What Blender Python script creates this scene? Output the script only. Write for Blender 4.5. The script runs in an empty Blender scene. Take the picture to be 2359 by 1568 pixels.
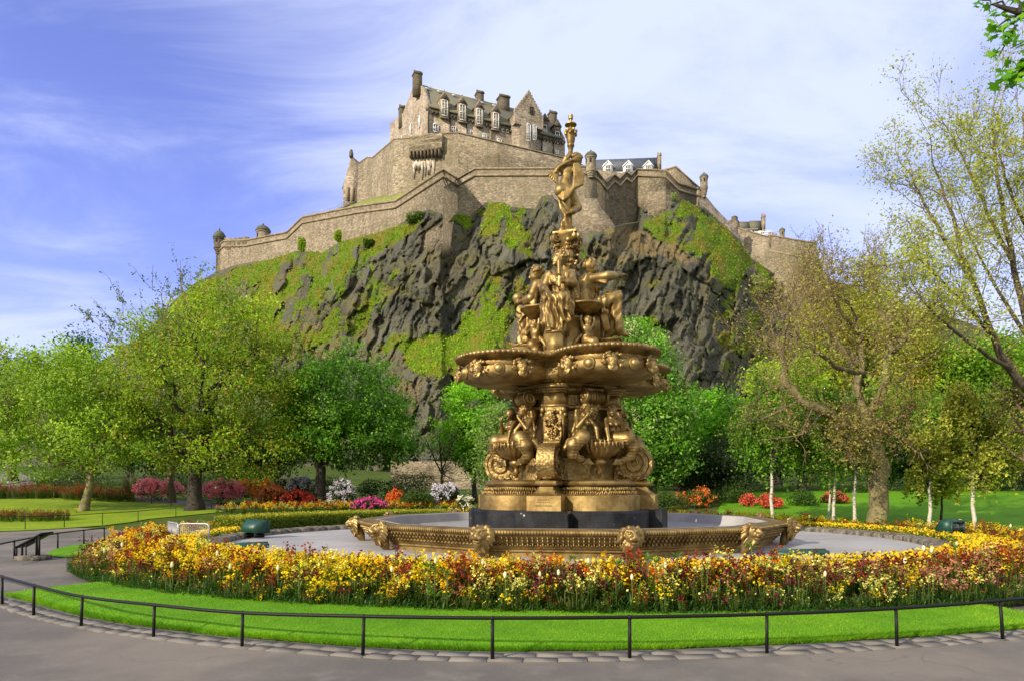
import bpy, math, random
import numpy as np
from mathutils import Vector, Matrix

SC = bpy.context.scene
COL = SC.collection
rad = math.radians
rng = np.random.default_rng(11)
random.seed(5)

# ------------------------------------------------------------------ camera, light, sky
FPX, CX, HY, EYE = 1572.0, 1179.0, 1121.0, 1.7      # focal length, centre and horizon of the photograph on a 2358 px wide scale
cam_d = bpy.data.cameras.new("camera"); cam = bpy.data.objects.new("camera", cam_d); COL.objects.link(cam)
cam.location = (0, 0, EYE); cam.rotation_euler = (rad(90), 0, 0)
cam_d.sensor_width = 36.0; cam_d.lens = 36.0 * FPX / 2358.0
cam_d.shift_y = (HY - 784.0) / 2358.0
cam_d.clip_start = 0.05; cam_d.clip_end = 6000
SC.camera = cam

SUN_EL, SUN_AZ = 25.0, 227.0                        # degrees; azimuth clockwise from +Y
sd = Vector((math.sin(rad(SUN_AZ)) * math.cos(rad(SUN_EL)), math.cos(rad(SUN_AZ)) * math.cos(rad(SUN_EL)), math.sin(rad(SUN_EL))))
sun_d = bpy.data.lights.new("sun", 'SUN'); sun = bpy.data.objects.new("sun", sun_d); COL.objects.link(sun)
sun_d.energy = 4.6; sun_d.angle = rad(0.5); sun_d.color = (1.0, 0.87, 0.68)
sun.rotation_euler = (-sd).to_track_quat('-Z', 'Y').to_euler(); sun.location = sd * 300

SC.view_settings.view_transform = 'Standard'; SC.view_settings.look = 'None'
SC.view_settings.exposure = 0.45; SC.view_settings.gamma = 1.0
SC.render.engine = 'CYCLES'
SC.cycles.max_bounces = 6; SC.cycles.diffuse_bounces = 3; SC.cycles.glossy_bounces = 3
SC.cycles.transmission_bounces = 4; SC.cycles.transparent_max_bounces = 6
SC.cycles.use_denoising = True
SC.render.use_persistent_data = False

class NT:
    """small wrapper to write node trees briefly"""
    def __init__(s, tree): s.t = tree; s.n = tree.nodes; s.l = tree.links
    def node(s, typ, **kw):
        n = s.n.new(typ)
        for k, v in kw.items():
            if k.startswith('i_'):
                key = k[2:]; key = int(key) if key.isdigit() else key.replace('_', ' ')
                s.put(n.inputs[key], v)
            else: setattr(n, k, v)
        return n
    def put(s, sock, v):
        if hasattr(v, 'is_output') or isinstance(v, bpy.types.NodeSocket): s.l.new(v, sock)
        else:
            if isinstance(v, (tuple, list)) and len(v) == 3 and sock.type == 'RGBA': v = (*v, 1)
            sock.default_value = v
    def math(s, op, a, b=0.5, c=0.5, clamp=False):
        n = s.n.new('ShaderNodeMath'); n.operation = op; n.use_clamp = clamp
        s.put(n.inputs[0], a); s.put(n.inputs[1], b)
        if op in ('MULTIPLY_ADD', 'SMOOTH_MIN', 'COMPARE'): s.put(n.inputs[2], c)
        return n.outputs[0]
    def mix(s, f, a, b, blend='MIX'):
        n = s.n.new('ShaderNodeMixRGB'); n.blend_type = blend
        s.put(n.inputs[0], f); s.put(n.inputs[1], a); s.put(n.inputs[2], b); return n.outputs[0]
    def ramp(s, f, stops, interp='LINEAR'):
        n = s.n.new('ShaderNodeValToRGB'); r = n.color_ramp; r.interpolation = interp
        while len(r.elements) < len(stops): r.elements.new(0.5)
        for e, (p, c) in zip(r.elements, stops):
            e.position = p; e.color = (*c, 1) if len(c) == 3 else c
        s.put(n.inputs[0], f); return n.outputs[0]
    def mr(s, v, a, b, c=0.0, d=1.0, smooth=True):
        n = s.n.new('ShaderNodeMapRange'); n.interpolation_type = 'SMOOTHSTEP' if smooth else 'LINEAR'
        s.put(n.inputs[0], v)
        for i, q in enumerate((a, b, c, d)): s.put(n.inputs[i + 1], q)
        return n.outputs[0]
    def noise(s, vec, scale, detail=4, rough=0.55, dist=0.0):
        n = s.n.new('ShaderNodeTexNoise')
        if vec is not None: s.l.new(vec, n.inputs['Vector'])
        n.inputs['Scale'].default_value = scale; n.inputs['Detail'].default_value = detail
        n.inputs['Roughness'].default_value = rough; n.inputs['Distortion'].default_value = dist
        return n.outputs['Fac']
    def mapping(s, vec, sc=(1, 1, 1), rot=(0, 0, 0), loc=(0, 0, 0)):
        n = s.n.new('ShaderNodeMapping'); s.l.new(vec, n.inputs[0])
        n.inputs['Scale'].default_value = sc; n.inputs['Rotation'].default_value = rot; n.inputs['Location'].default_value = loc
        return n.outputs[0]
    def bump(s, h, strength, dist):
        n = s.n.new('ShaderNodeBump'); n.inputs['Strength'].default_value = strength; n.inputs['Distance'].default_value = dist
        s.l.new(h, n.inputs['Height']); return n.outputs[0]

# sky: Nishita, with high wispy cloud mixed in by direction
w = bpy.data.worlds.new("World"); SC.world = w; w.use_nodes = True
T = NT(w.node_tree); T.n.clear()
tc = T.node('ShaderNodeTexCoord').outputs['Generated']
sky = T.node('ShaderNodeTexSky', sky_type='NISHITA')
sky.sun_disc = False; sky.sun_elevation = rad(SUN_EL); sky.sun_rotation = rad(SUN_AZ)
sky.altitude = 100; sky.air_density = 1.0; sky.dust_density = 0.6; sky.ozone_density = 2.0
sp = T.node('ShaderNodeSeparateXYZ', i_0=tc)
ze = T.math('ADD', T.math('MAXIMUM', sp.outputs[2], 0.0), 0.22)
ux = T.math('DIVIDE', sp.outputs[0], ze); uy = T.math('DIVIDE', sp.outputs[1], ze)
uv = T.node('ShaderNodeCombineXYZ', i_0=ux, i_1=uy, i_2=0.0).outputs[0]
wisp = T.noise(T.mapping(uv, (0.9, 1.7, 1), (0, 0, rad(28))), 1.5, 9, 0.60, 0.6)
big = T.noise(T.mapping(uv, (1.0, 1.0, 1), (0, 0, rad(-20)), (3.1, 1.7, 0)), 0.62, 5, 0.5, 0.3)
az = T.math('DIVIDE', sp.outputs[0], T.math('MAXIMUM', sp.outputs[1], 0.05))     # left to right of the hill
veil = T.mr(az, -0.62, -0.02, 0.0, 1.0)
# soft bank of cloud just to the west of the hill top and low streaks on the horizon
low = T.mr(sp.outputs[2], 0.36, 0.10, 0.0, 0.85)
cl = T.math('ADD', T.math('MULTIPLY', wisp, 1.55), T.math('MULTIPLY', big, 0.80))
cl = T.math('ADD', cl, T.math('MULTIPLY', veil, 0.42))
cl = T.math('ADD', cl, T.math('MULTIPLY', low, 0.28))
rear_fill = T.mr(sp.outputs[1], 0.30, -0.15, 0.0, 1.0)            # unseen bright cloud veil behind the viewer, added as fill light
cl = T.math('ADD', cl, T.math('MULTIPLY', rear_fill, 0.9))
cf = T.mr(cl, 1.08, 1.82, 0.0, 0.95)
tint = T.mix(1.0, sky.outputs[0], (1.92, 1.58, 2.50), 'MULTIPLY')
ccol = T.mix(rear_fill, (7.0, 7.75, 10.6), (10.5, 10.3, 9.9))
skyc = T.mix(cf, tint, ccol)
bg = T.node('ShaderNodeBackground', i_0=skyc, i_1=0.085)
out = T.node('ShaderNodeOutputWorld', i_0=bg.outputs[0])

# ------------------------------------------------------------------ helpers
def P(px, py, Y):
    """the point at depth Y seen at (px, py) of the 2358 px wide photograph: used to survey positions"""
    return np.array([(px - CX) / FPX * Y, Y, EYE + (HY - py) / FPX * Y])

def tag(o, label=None, cat=None, group=None, kind=None):
    if label: o['label'] = label
    if cat: o['category'] = cat
    if group: o['group'] = group
    if kind: o['kind'] = kind
    return o

def empty(name, loc=(0, 0, 0), rz=0.0, **kw):
    o = bpy.data.objects.new(name, None); COL.objects.link(o); o.location = loc; o.rotation_euler = (0, 0, rz)
    o.empty_display_size = 0.3
    return tag(o, **kw)

def mesh(name, V, Fs, col=None, smooth=False, uv=None):
    V = np.asarray(V, dtype=np.float64)
    if not isinstance(Fs, list): Fs = [Fs]
    Fs = [np.asarray(f, dtype=np.int64) for f in Fs if len(f)]
    me = bpy.data.meshes.new(name)
    nl = sum(f.size for f in Fs); nf = sum(len(f) for f in Fs)
    me.vertices.add(len(V)); me.vertices.foreach_set('co', V.astype(np.float32).ravel())
    me.loops.add(nl); me.polygons.add(nf)
    idx = np.concatenate([f.ravel() for f in Fs]) if Fs else np.zeros(0, int)
    tot = np.concatenate([np.full(len(f), f.shape[1]) for f in Fs]) if Fs else np.zeros(0, int)
    start = np.concatenate([[0], np.cumsum(tot)[:-1]]) if nf else np.zeros(0, int)
    me.loops.foreach_set('vertex_index', idx.astype(np.int32))
    me.polygons.foreach_set('loop_start', start.astype(np.int32))
    me.polygons.foreach_set('loop_total', tot.astype(np.int32))
    if smooth: me.polygons.foreach_set('use_smooth', np.ones(nf, dtype=bool))
    me.update(calc_edges=True)
    if col is not None:
        c = np.asarray(col, dtype=np.float32)
        if c.shape[1] == 3: c = np.hstack([c, np.ones((len(c), 1), np.float32)])
        a = me.color_attributes.new('Col', 'FLOAT_COLOR', 'POINT'); a.data.foreach_set('color', c.ravel())
    return me

def obj(name, me, mat=None, parent=None, loc=None, rot=None, scale=None):
    o = bpy.data.objects.new(name, me); COL.objects.link(o)
    if mat is not None and not me.materials:
        for m in (mat if isinstance(mat, (list, tuple)) else [mat]): me.materials.append(m)
    if parent is not None: o.parent = parent
    if loc is not None: o.location = loc
    if rot is not None: o.rotation_euler = rot
    if scale is not None: o.scale = (scale,) * 3 if not hasattr(scale, '__len__') else scale
    return o

def dup(o, parent=None, loc=None, rot=None, scale=None):
    c = o.copy(); COL.objects.link(c)
    if parent is not None: c.parent = parent
    for ch in list(o.children):
        dup(ch, c)
    if loc is not None: c.location = loc
    if rot is not None: c.rotation_euler = rot
    if scale is not None: c.scale = (scale,) * 3
    return c

def rotz(a):
    c, s = math.cos(a), math.sin(a); return np.array([[c, -s, 0], [s, c, 0], [0, 0, 1.0]])

class MB:
    """collects simple solids into one mesh"""
    def __init__(s): s.V = []; s.Q = []; s.Tr = []; s.n = 0; s.C = []
    def add(s, V, Q=None, Tr=None, col=None):
        V = np.asarray(V, float)
        if Q is not None and len(Q): s.Q.append(np.asarray(Q) + s.n)
        if Tr is not None and len(Tr): s.Tr.append(np.asarray(Tr) + s.n)
        s.V.append(V); s.n += len(V)
        if col is not None:
            c = np.asarray(col, float); s.C.append(np.tile(c, (len(V), 1)) if c.ndim == 1 else c)
        return s
    def box(s, c, size, M=None, col=None, taper=1.0):
        x, y, z = [q / 2 for q in size]; t = taper
        v = np.array([[-x, -y, -z], [x, -y, -z], [x, y, -z], [-x, y, -z], [-x*t, -y*t, z], [x*t, -y*t, z], [x*t, y*t, z], [-x*t, y*t, z]])
        if M is not None: v = v @ np.asarray(M).T
        return s.add(v + np.asarray(c, float), [[0, 3, 2, 1], [4, 5, 6, 7], [0, 1, 5, 4], [1, 2, 6, 5], [2, 3, 7, 6], [3, 0, 4, 7]], col=col)
    def prism(s, poly, vec, col=None):
        """poly: planar polygon (n x 3), swept along vec; caps are fans"""
        poly = np.asarray(poly, float); n = len(poly); vec = np.asarray(vec, float)
        v = np.vstack([poly, poly + vec])
        q = [[i, (i + 1) % n, n + (i + 1) % n, n + i] for i in range(n)]
        t = [[0, i + 1, i] for i in range(1, n - 1)] + [[n, n + i, n + i + 1] for i in range(1, n - 1)]
        return s.add(v, q, t, col=col)
    def tube(s, pts, radii, seg=6, col=None, caps=True):
        pts = np.asarray(pts, float); m = len(pts)
        radii = np.broadcast_to(np.asarray(radii, float), (m,))
        d = np.gradient(pts, axis=0); d /= np.linalg.norm(d, axis=1, keepdims=True) + 1e-12
        ref = np.array([0, 0, 1.0]) if abs(d[0, 2]) < 0.9 else np.array([1.0, 0, 0])
        a = np.linspace(0, 2 * np.pi, seg, endpoint=False); ca, sa = np.cos(a), np.sin(a)
        rings = []
        u = np.cross(d[0], ref); u /= np.linalg.norm(u)
        for i in range(m):
            u = u - d[i] * (u @ d[i]); u /= np.linalg.norm(u) + 1e-12
            vv = np.cross(d[i], u)
            rings.append(pts[i] + radii[i] * (ca[:, None] * u + sa[:, None] * vv))
        V = np.vstack(rings); q = []
        i = np.arange(m - 1)[:, None] * seg; j = np.arange(seg)[None, :]; j2 = (j + 1) % seg
        q = np.stack([i + j, i + j2, i + seg + j2, i + seg + j], -1).reshape(-1, 4)
        t = []
        if caps:
            t = [[0, k + 1, k] for k in range(1, seg - 1)] + [[(m-1)*seg, (m-1)*seg + k, (m-1)*seg + k + 1] for k in range(1, seg - 1)]
        return s.add(V, q, t, col=col)
    def lathe(s, prof, n=32, c=(0, 0, 0), M=None, wob=None, col=None):
        """prof: (r, z) rows from bottom to top"""
        prof = np.asarray(prof, float); a = np.linspace(0, 2*np.pi, n, endpoint=False)
        r = prof[:, 0][:, None] * (np.ones(n)[None] if wob is None else wob(a, prof[:, 1][:, None]))
        V = np.stack([r * np.cos(a), r * np.sin(a), np.repeat(prof[:, 1][:, None], n, 1)], -1).reshape(-1, 3)
        m = len(prof); i = np.arange(m - 1)[:, None] * n; j = np.arange(n)[None, :]; j2 = (j + 1) % n
        q = np.stack([i + j, i + j2, i + n + j2, i + n + j], -1).reshape(-1, 4)
        t = [[0, k + 1, k] for k in range(1, n - 1)] + [[(m-1)*n, (m-1)*n + k, (m-1)*n + k + 1] for k in range(1, n - 1)]
        if M is not None: V = V @ np.asarray(M).T
        return s.add(V + np.asarray(c, float), q, t, col=col)
    def ball(s, c, r, M=None, nu=8, nv=5, col=None):
        r = np.broadcast_to(np.asarray(r, float), (3,))
        th = np.linspace(0, np.pi, nv + 1)[1:-1]; a = np.linspace(0, 2*np.pi, nu, endpoint=False)
        ring = np.stack([np.sin(th)[:, None]*np.cos(a), np.sin(th)[:, None]*np.sin(a), np.repeat(np.cos(th)[:, None], nu, 1)], -1).reshape(-1, 3)
        V = np.vstack([ring, [[0, 0, 1], [0, 0, -1]]]) * r
        if M is not None: V = V @ np.asarray(M).T
        m = nv - 1; i = np.arange(m - 1)[:, None]*nu; j = np.arange(nu)[None]; j2 = (j + 1) % nu
        q = np.stack([i + j, i + nu + j, i + nu + j2, i + j2], -1).reshape(-1, 4)
        t = [[m*nu, k, (k + 1) % nu] for k in range(nu)] + [[m*nu + 1, (m-1)*nu + (k + 1) % nu, (m-1)*nu + k] for k in range(nu)]
        return s.add(V + np.asarray(c, float), q, t, col=col)
    def rings(s, R, close=True, caps=True, col=None):
        """R: m x n x 3 rings joined in order"""
        R = np.asarray(R, float); m, n = R.shape[:2]
        i = np.arange(m - 1)[:, None]*n; j = np.arange(n if close else n - 1)[None]; j2 = (j + 1) % n
        q = np.stack([i + j, i + j2, i + n + j2, i + n + j], -1).reshape(-1, 4); t = []
        if caps:
            for base, flip in ((0, 1), ((m-1)*n, 0)):
                for k in range(1, n - 1): t.append([base, base + k + 1, base + k] if flip else [base, base + k, base + k + 1])
        return s.add(R.reshape(-1, 3), q, t, col=col)
    def mesh(s, name, smooth=False):
        Fs = []
        if s.Q: Fs.append(np.vstack(s.Q))
        if s.Tr: Fs.append(np.vstack(s.Tr))
        return mesh(name, np.vstack(s.V), Fs, np.vstack(s.C) if s.C else None, smooth)
    def build(s, name, mat, parent=None, smooth=False, **kw):
        return obj(name, s.mesh(name, smooth), mat, parent, **kw)

def auto_smooth(o, ang=35):
    me = o.data
    me.polygons.foreach_set('use_smooth', np.ones(len(me.polygons), dtype=bool))
    try: me.set_sharp_from_angle(angle=rad(ang))
    except Exception: pass
    return o

# numpy noise
_perm = np.random.default_rng(3).permutation(4096)
def _h(i, j, k): return _perm[(_perm[(_perm[i & 4095] + j) & 4095] + k) & 4095] / 4095.0
def vnoise(x, y, z=0.0):
    x, y, z = np.broadcast_arrays(np.asarray(x, float), np.asarray(y, float), np.asarray(z, float))
    i, j, k = np.floor(x).astype(int), np.floor(y).astype(int), np.floor(z).astype(int)
    f, g, h = x - i, y - j, z - k
    f, g, h = [t*t*t*(t*(t*6 - 15) + 10) for t in (f, g, h)]
    r = 0
    for a in (0, 1):
        for b in (0, 1):
            for c in (0, 1):
                r = r + _h(i + a, j + b, k + c) * (f if a else 1 - f) * (g if b else 1 - g) * (h if c else 1 - h)
    return r * 2 - 1
def fbm(x, y, z=0.0, oct=4, gain=0.5):
    r = 0; a = 1.0; s = 0
    for o in range(oct):
        f = 2.03**o; r = r + a * vnoise(x*f + o*17.3, y*f + o*5.1, z*f + o*9.7); s += a; a *= gain
    return r / s
def facets(x, y, seed=0, tilt=0.6):
    """blocky cells: each cell of a jittered grid is a tilted plane; also the distance between the two nearest cells"""
    i0, j0 = np.floor(x).astype(int), np.floor(y).astype(int)
    best = np.full(x.shape, 9e9); sec = best.copy(); val = np.zeros(x.shape)
    for a in (-1, 0, 1):
        for b in (-1, 0, 1):
            i, j = i0 + a, j0 + b
            cx = i + 0.1 + 0.8*_h(i, j, seed + 1); cy = j + 0.1 + 0.8*_h(i, j, seed + 2)
            dx, dy = x - cx, y - cy; d = dx*dx + dy*dy
            v = (_h(i, j, seed + 3) - 0.5)*1.6 + tilt*((_h(i, j, seed + 4) - 0.5)*2*dx + (_h(i, j, seed + 5) - 0.5)*2*dy)
            m = d < best
            sec = np.where(m, best, np.minimum(sec, d)); val = np.where(m, v, val); best = np.where(m, d, best)
    return val, np.sqrt(sec) - np.sqrt(best)
def sstep(x, a, b):
    t = np.clip((np.asarray(x, float) - a) / (b - a), 0, 1); return t*t*(3 - 2*t)
def in_poly(px, py, poly):
    poly = np.asarray(poly, float); c = np.zeros(np.shape(px), bool); n = len(poly)
    for i in range(n):
        x1, y1 = poly[i]; x2, y2 = poly[(i + 1) % n]
        if y1 == y2: continue
        m = ((y1 > py) != (y2 > py)) & (px < (x2 - x1) * (py - y1) / (y2 - y1) + x1)
        c ^= m
    return c

# ------------------------------------------------------------------ materials
def new_mat(name):
    m = bpy.data.materials.new(name); m.use_nodes = True; t = NT(m.node_tree); t.n.clear()
    b = t.node('ShaderNodeBsdfPrincipled'); o = t.node('ShaderNodeOutputMaterial', i_0=b.outputs[0])
    return m, t, b, o
def objco(t): return t.node('ShaderNodeTexCoord').outputs['Object']
def geopos(t): return t.node('ShaderNodeNewGeometry').outputs['Position']

def simple_mat(name, col, rough=0.6, metal=0.0, var=0.25, scale=6.0, bump=0.0, bscale=30.0, bdist=0.01):
    m, t, b, o = new_mat(name); v = geopos(t)
    n = t.noise(v, scale, 5, 0.6)
    c = t.mix(t.mr(n, 0.3, 0.7), tuple(q*(1 - var) for q in col), tuple(min(1, q*(1 + var)) for q in col))
    t.put(b.inputs['Base Color'], c); b.inputs['Roughness'].default_value = rough; b.inputs['Metallic'].default_value = metal
    if bump: t.put(b.inputs['Normal'], t.bump(t.noise(v, bscale, 4, 0.6), bump, bdist))
    return m

def gold_mat(name, relief=0.0, light=1.0):
    m, t, b, o = new_mat(name); v = objco(t)
    n = t.noise(v, 3.0, 6, 0.65); n2 = t.noise(v, 22.0, 4, 0.6)
    c = t.mix(t.mr(n, 0.35, 0.68), tuple(q*light for q in (0.185, 0.119, 0.043)), tuple(q*light for q in (0.375, 0.272, 0.108)))
    c = t.mix(t.mr(n2, 0.60, 0.75, 0, 0.55), c, (0.085, 0.043, 0.013))
    st = t.noise(t.mapping(v, (7, 7, 0.7)), 2.0, 4, 0.6)          # rain streaks
    c = t.mix(t.mr(st, 0.58, 0.74, 0, 0.45), c, (0.10, 0.064, 0.02))
    t.put(b.inputs['Base Color'], c); b.inputs['Metallic'].default_value = 0.88
    t.put(b.inputs['Roughness'], t.mr(n2, 0.3, 0.7, 0.44, 0.60))
    h = t.noise(v, 60.0, 3, 0.6)
    if relief:
        vo = t.node('ShaderNodeTexVoronoi', feature='SMOOTH_F1'); t.l.new(v, vo.inputs['Vector']); vo.inputs['Scale'].default_value = 15.0
        h = t.math('ADD', t.math('MULTIPLY', vo.outputs['Distance'], -relief), t.math('MULTIPLY', h, 0.1))
        t.put(b.inputs['Normal'], t.bump(h, 0.9, 0.04))
    else: t.put(b.inputs['Normal'], t.bump(h, 0.25, 0.006))
    return m

def stone_mat(name, c1, c2, c3, cell=(1.3, 2.7), soot=0.5, rough=0.9):
    """rubble masonry: stretched cells with their own tone, mortar between, soot and damp stains"""
    m, t, b, o = new_mat(name); v = geopos(t)
    s = t.node('ShaderNodeSeparateXYZ', i_0=v)
    nn = t.node('ShaderNodeSeparateXYZ', i_0=t.node('ShaderNodeNewGeometry').outputs['True Normal'])
    along = t.math('SUBTRACT', t.math('MULTIPLY', s.outputs[1], nn.outputs[0]), t.math('MULTIPLY', s.outputs[0], nn.outputs[1]))
    vec = t.node('ShaderNodeCombineXYZ', i_0=along, i_1=s.outputs[2], i_2=0.0).outputs[0]
    vm = t.mapping(vec, (cell[0], cell[1], 1))
    vo = t.node('ShaderNodeTexVoronoi'); t.l.new(vm, vo.inputs['Vector']); vo.inputs['Scale'].default_value = 1.0
    vo.inputs['Randomness'].default_value = 0.75
    ve = t.node('ShaderNodeTexVoronoi', feature='DISTANCE_TO_EDGE'); t.l.new(vm, ve.inputs['Vector']); ve.inputs['Scale'].default_value = 1.0
    ve.inputs['Randomness'].default_value = 0.75
    tone = t.node('ShaderNodeSeparateColor', i_0=vo.outputs['Color'])
    c = t.mix(tone.outputs[0], tuple(q*.72 for q in c1), tuple(q*1.12 for q in c2))
    c = t.mix(t.mr(tone.outputs[1], 0.72, 0.95, 0, 0.8), c, c3)
    big = t.noise(vec, 0.11, 6, 0.62)
    c = t.mix(t.mr(big, 0.42, 0.66, 0, 0.62), c, t.mix(0.5, c1, (0.12, 0.095, 0.05)))
    pale = t.noise(t.mapping(vec, (1, 1, 1), (0, 0, 0), (40, 11, 0)), 0.16, 5, 0.6); c = t.mix(t.mr(pale, 0.52, 0.66, 0, 0.45), c, tuple(min(1, q*1.25) for q in c2))
    st = t.noise(t.mapping(vec, (0.9, 0.12, 1)), 1.0, 6, 0.65)
    c = t.mix(t.mr(st, 0.50, 0.74, 0, soot), c, (0.045, 0.040, 0.032))
    fine = t.noise(v, 1.6, 6, 0.7)
    c = t.mix(t.mr(fine, 0.56, 0.72, 0, soot), c, (0.06, 0.05, 0.038))
    c = t.mix(t.mr(ve.outputs['Distance'], 0.07, 0.0, 0, 0.38), c, (0.09, 0.075, 0.058))
    gn = t.noise(t.mapping(vec, (0.35, 0.2, 1)), 1.0, 5, 0.6)
    c = t.mix(t.mr(gn, 0.50, 0.70, 0, 0.55), c, (0.12, 0.115, 0.045))
    t.put(b.inputs['Base Color'], c); b.inputs['Roughness'].default_value = rough
    h = t.math('ADD', t.math('MULTIPLY', t.mr(ve.outputs['Distance'], 0.0, 0.18), 0.6), t.math('MULTIPLY', fine, 0.8))
    t.put(b.inputs['Normal'], t.bump(h, 0.6, 0.15))
    return m

def leaf_mat(name, trans=0.35, rough=0.55):
    """leaf and petal colours come from each mesh's own colour attribute"""
    m, t, b, o = new_mat(name)
    a = t.node('ShaderNodeVertexColor', layer_name='Col').outputs[0]
    t.put(b.inputs['Base Color'], a); b.inputs['Roughness'].default_value = rough
    b.inputs['Specular IOR Level'].default_value = 0.25
    tr = t.node('ShaderNodeBsdfTranslucent'); t.put(tr.inputs[0], t.mix(1.0, a, (1.5, 1.6, 0.5), 'MULTIPLY'))
    mx = t.node('ShaderNodeMixShader', i_0=trans); t.l.new(b.outputs[0], mx.inputs[1]); t.l.new(tr.outputs[0], mx.inputs[2])
    t.l.new(mx.outputs[0], o.inputs[0])
    return m

M = {}
M['leaf'] = leaf_mat('leaf', 0.42); M['petal'] = leaf_mat('petal', 0.25, 0.6)
M['gold'] = gold_mat('gold_paint'); M['gold_relief'] = gold_mat('gold_paint_ornament', 0.5, 0.92)
M['bark'] = simple_mat('bark', (0.085, 0.062, 0.042), 0.9, 0, 0.45, 5, 1.0, 14, 0.04)
M['bark_dark'] = simple_mat('bark_dark', (0.035, 0.027, 0.02), 0.9, 0, 0.4, 6, 1.0, 14, 0.03)
M['bark_moss'] = simple_mat('bark_moss', (0.16, 0.135, 0.06), 0.9, 0, 0.4, 3, 1.0, 10, 0.04)
M['twig'] = simple_mat('twig', (0.15, 0.105, 0.06), 0.9, 0, 0.3, 2)
M['iron'] = simple_mat('black_painted_iron', (0.004, 0.004, 0.004), 0.55, 0, 0.3, 20, 0.15, 40)
next(n for n in M['iron'].node_tree.nodes if n.type == 'BSDF_PRINCIPLED').inputs['Specular IOR Level'].default_value = 0.25
M['green_metal'] = simple_mat('dark_green_paint', (0.004, 0.045, 0.03), 0.45, 0, 0.2, 8)
M['glass_dark'] = simple_mat('lamp_glass', (0.012, 0.02, 0.02), 0.08)
M['zinc'] = simple_mat('galvanised_steel', (0.34, 0.35, 0.36), 0.45, 0.5, 0.15, 25)
M['white'] = simple_mat('white_paint', (0.75, 0.76, 0.76), 0.6, 0, 0.06, 4)
M['slate'] = simple_mat('slate', (0.075, 0.085, 0.105), 0.7, 0, 0.25, 0.9, 0.5, 3, 0.08)
M['pane'] = simple_mat('window_glass', (0.10, 0.125, 0.16), 0.12, 0, 0.2, 0.5)
M['lead'] = simple_mat('lead_flashing', (0.42, 0.43, 0.45), 0.6, 0, 0.15, 2)
M['dark'] = simple_mat('dark_opening', (0.02, 0.018, 0.016), 0.9)
M['stone'] = stone_mat('castle_sandstone', (0.225, 0.18, 0.122), (0.335, 0.28, 0.205), (0.165, 0.125, 0.082), (2.4, 4.6), soot=0.62)
M['hall_stone'] = stone_mat('hall_sandstone', (0.345, 0.275, 0.21), (0.45, 0.38, 0.30), (0.235, 0.17, 0.125), (2.0, 4.2), soot=0.55)
M['upper_stone'] = stone_mat('upper_ward_rubble', (0.24, 0.195, 0.13), (0.36, 0.30, 0.21), (0.155, 0.118, 0.08), (1.7, 4.0), soot=0.68)
M['soot_shade'] = stone_mat('soot_shade_sandstone', (0.085, 0.066, 0.045), (0.14, 0.11, 0.078), (0.045, 0.037, 0.03), soot=0.7)  # soot tone for chimneys and trim; on the return walls also painted shade
M['coping'] = simple_mat('coping_stone', (0.23, 0.18, 0.115), 0.9, 0, 0.35, 0.8, 0.5, 3, 0.05)
M['oldlead'] = simple_mat('mossy_dome', (0.075, 0.085, 0.06), 0.85, 0, 0.35, 1.5, 0.5, 4, 0.05)
M['plaster'] = simple_mat('white_render', (0.60, 0.60, 0.64), 0.9, 0, 0.06, 1)
# ------------------------------------------------------------------ ground
CXW, CYW = 1.45, 18.0                       # the fountain's axis
POOL = (8.6, 7.0); BEDO = (12.6, 9.4)        # pool kerb and outer edge of the flower ring, semi-axes
def G(x, y):
    x = np.asarray(x, float); y = np.asarray(y, float)
    t = sstep(y, 24, 47)
    amp = 0.9 + 0.5*sstep(x, 3, 16) + 0.9*sstep(x, -16, -30)*sstep(y, 30, 46)
    z = amp*t + 0.055*np.maximum(y - 46, 0)
    return z + 0.05*fbm(x*0.12, y*0.12, 4.0, 3)*sstep(y, 26, 34)
def gp(px, py, dz=0.0):
    """where the ray through a pixel meets the ground"""
    Y = np.arange(4.0, 130.0, 0.05); x = (px - CX)/FPX*Y; z = EYE + (HY - py)/FPX*Y
    h = z - G(x, Y) - dz; k = np.argmax(h <= 0)
    if h[k] > 0: k = len(Y) - 1
    return np.array([x[k], Y[k], G(x[k], Y[k]) + dz])
def ell(a, ax): return np.array([CXW + ax[0]*math.cos(a), CYW + ax[1]*math.sin(a)])

from mathutils.geometry import delaunay_2d_cdt
def sheet(name, poly, dz, mat, step=0.6, zf=None, **kw):
    poly = np.asarray(poly, float)[:, :2]
    lo, hi = poly.min(0), poly.max(0)
    gx, gy = np.meshgrid(np.arange(lo[0], hi[0], step), np.arange(lo[1], hi[1], step))
    m = in_poly(gx.ravel(), gy.ravel(), poly)
    pts = np.stack([gx.ravel()[m], gy.ravel()[m]], 1)
    n = len(poly)
    vs = [Vector(p) for p in poly] + [Vector(p) for p in pts]
    v, e, f, *_ = delaunay_2d_cdt(vs, [(i, (i + 1) % n) for i in range(n)], [list(range(n))], 1, 1e-5)
    v = np.array([tuple(q) for q in v]); z = (G if zf is None else zf)(v[:, 0], v[:, 1]) + dz
    tri = [t for t in f if len(t) == 3]
    o = obj(name, mesh(name, np.column_stack([v, z]), [np.array(tri)], smooth=True), mat)
    return tag(o, **kw)

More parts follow.
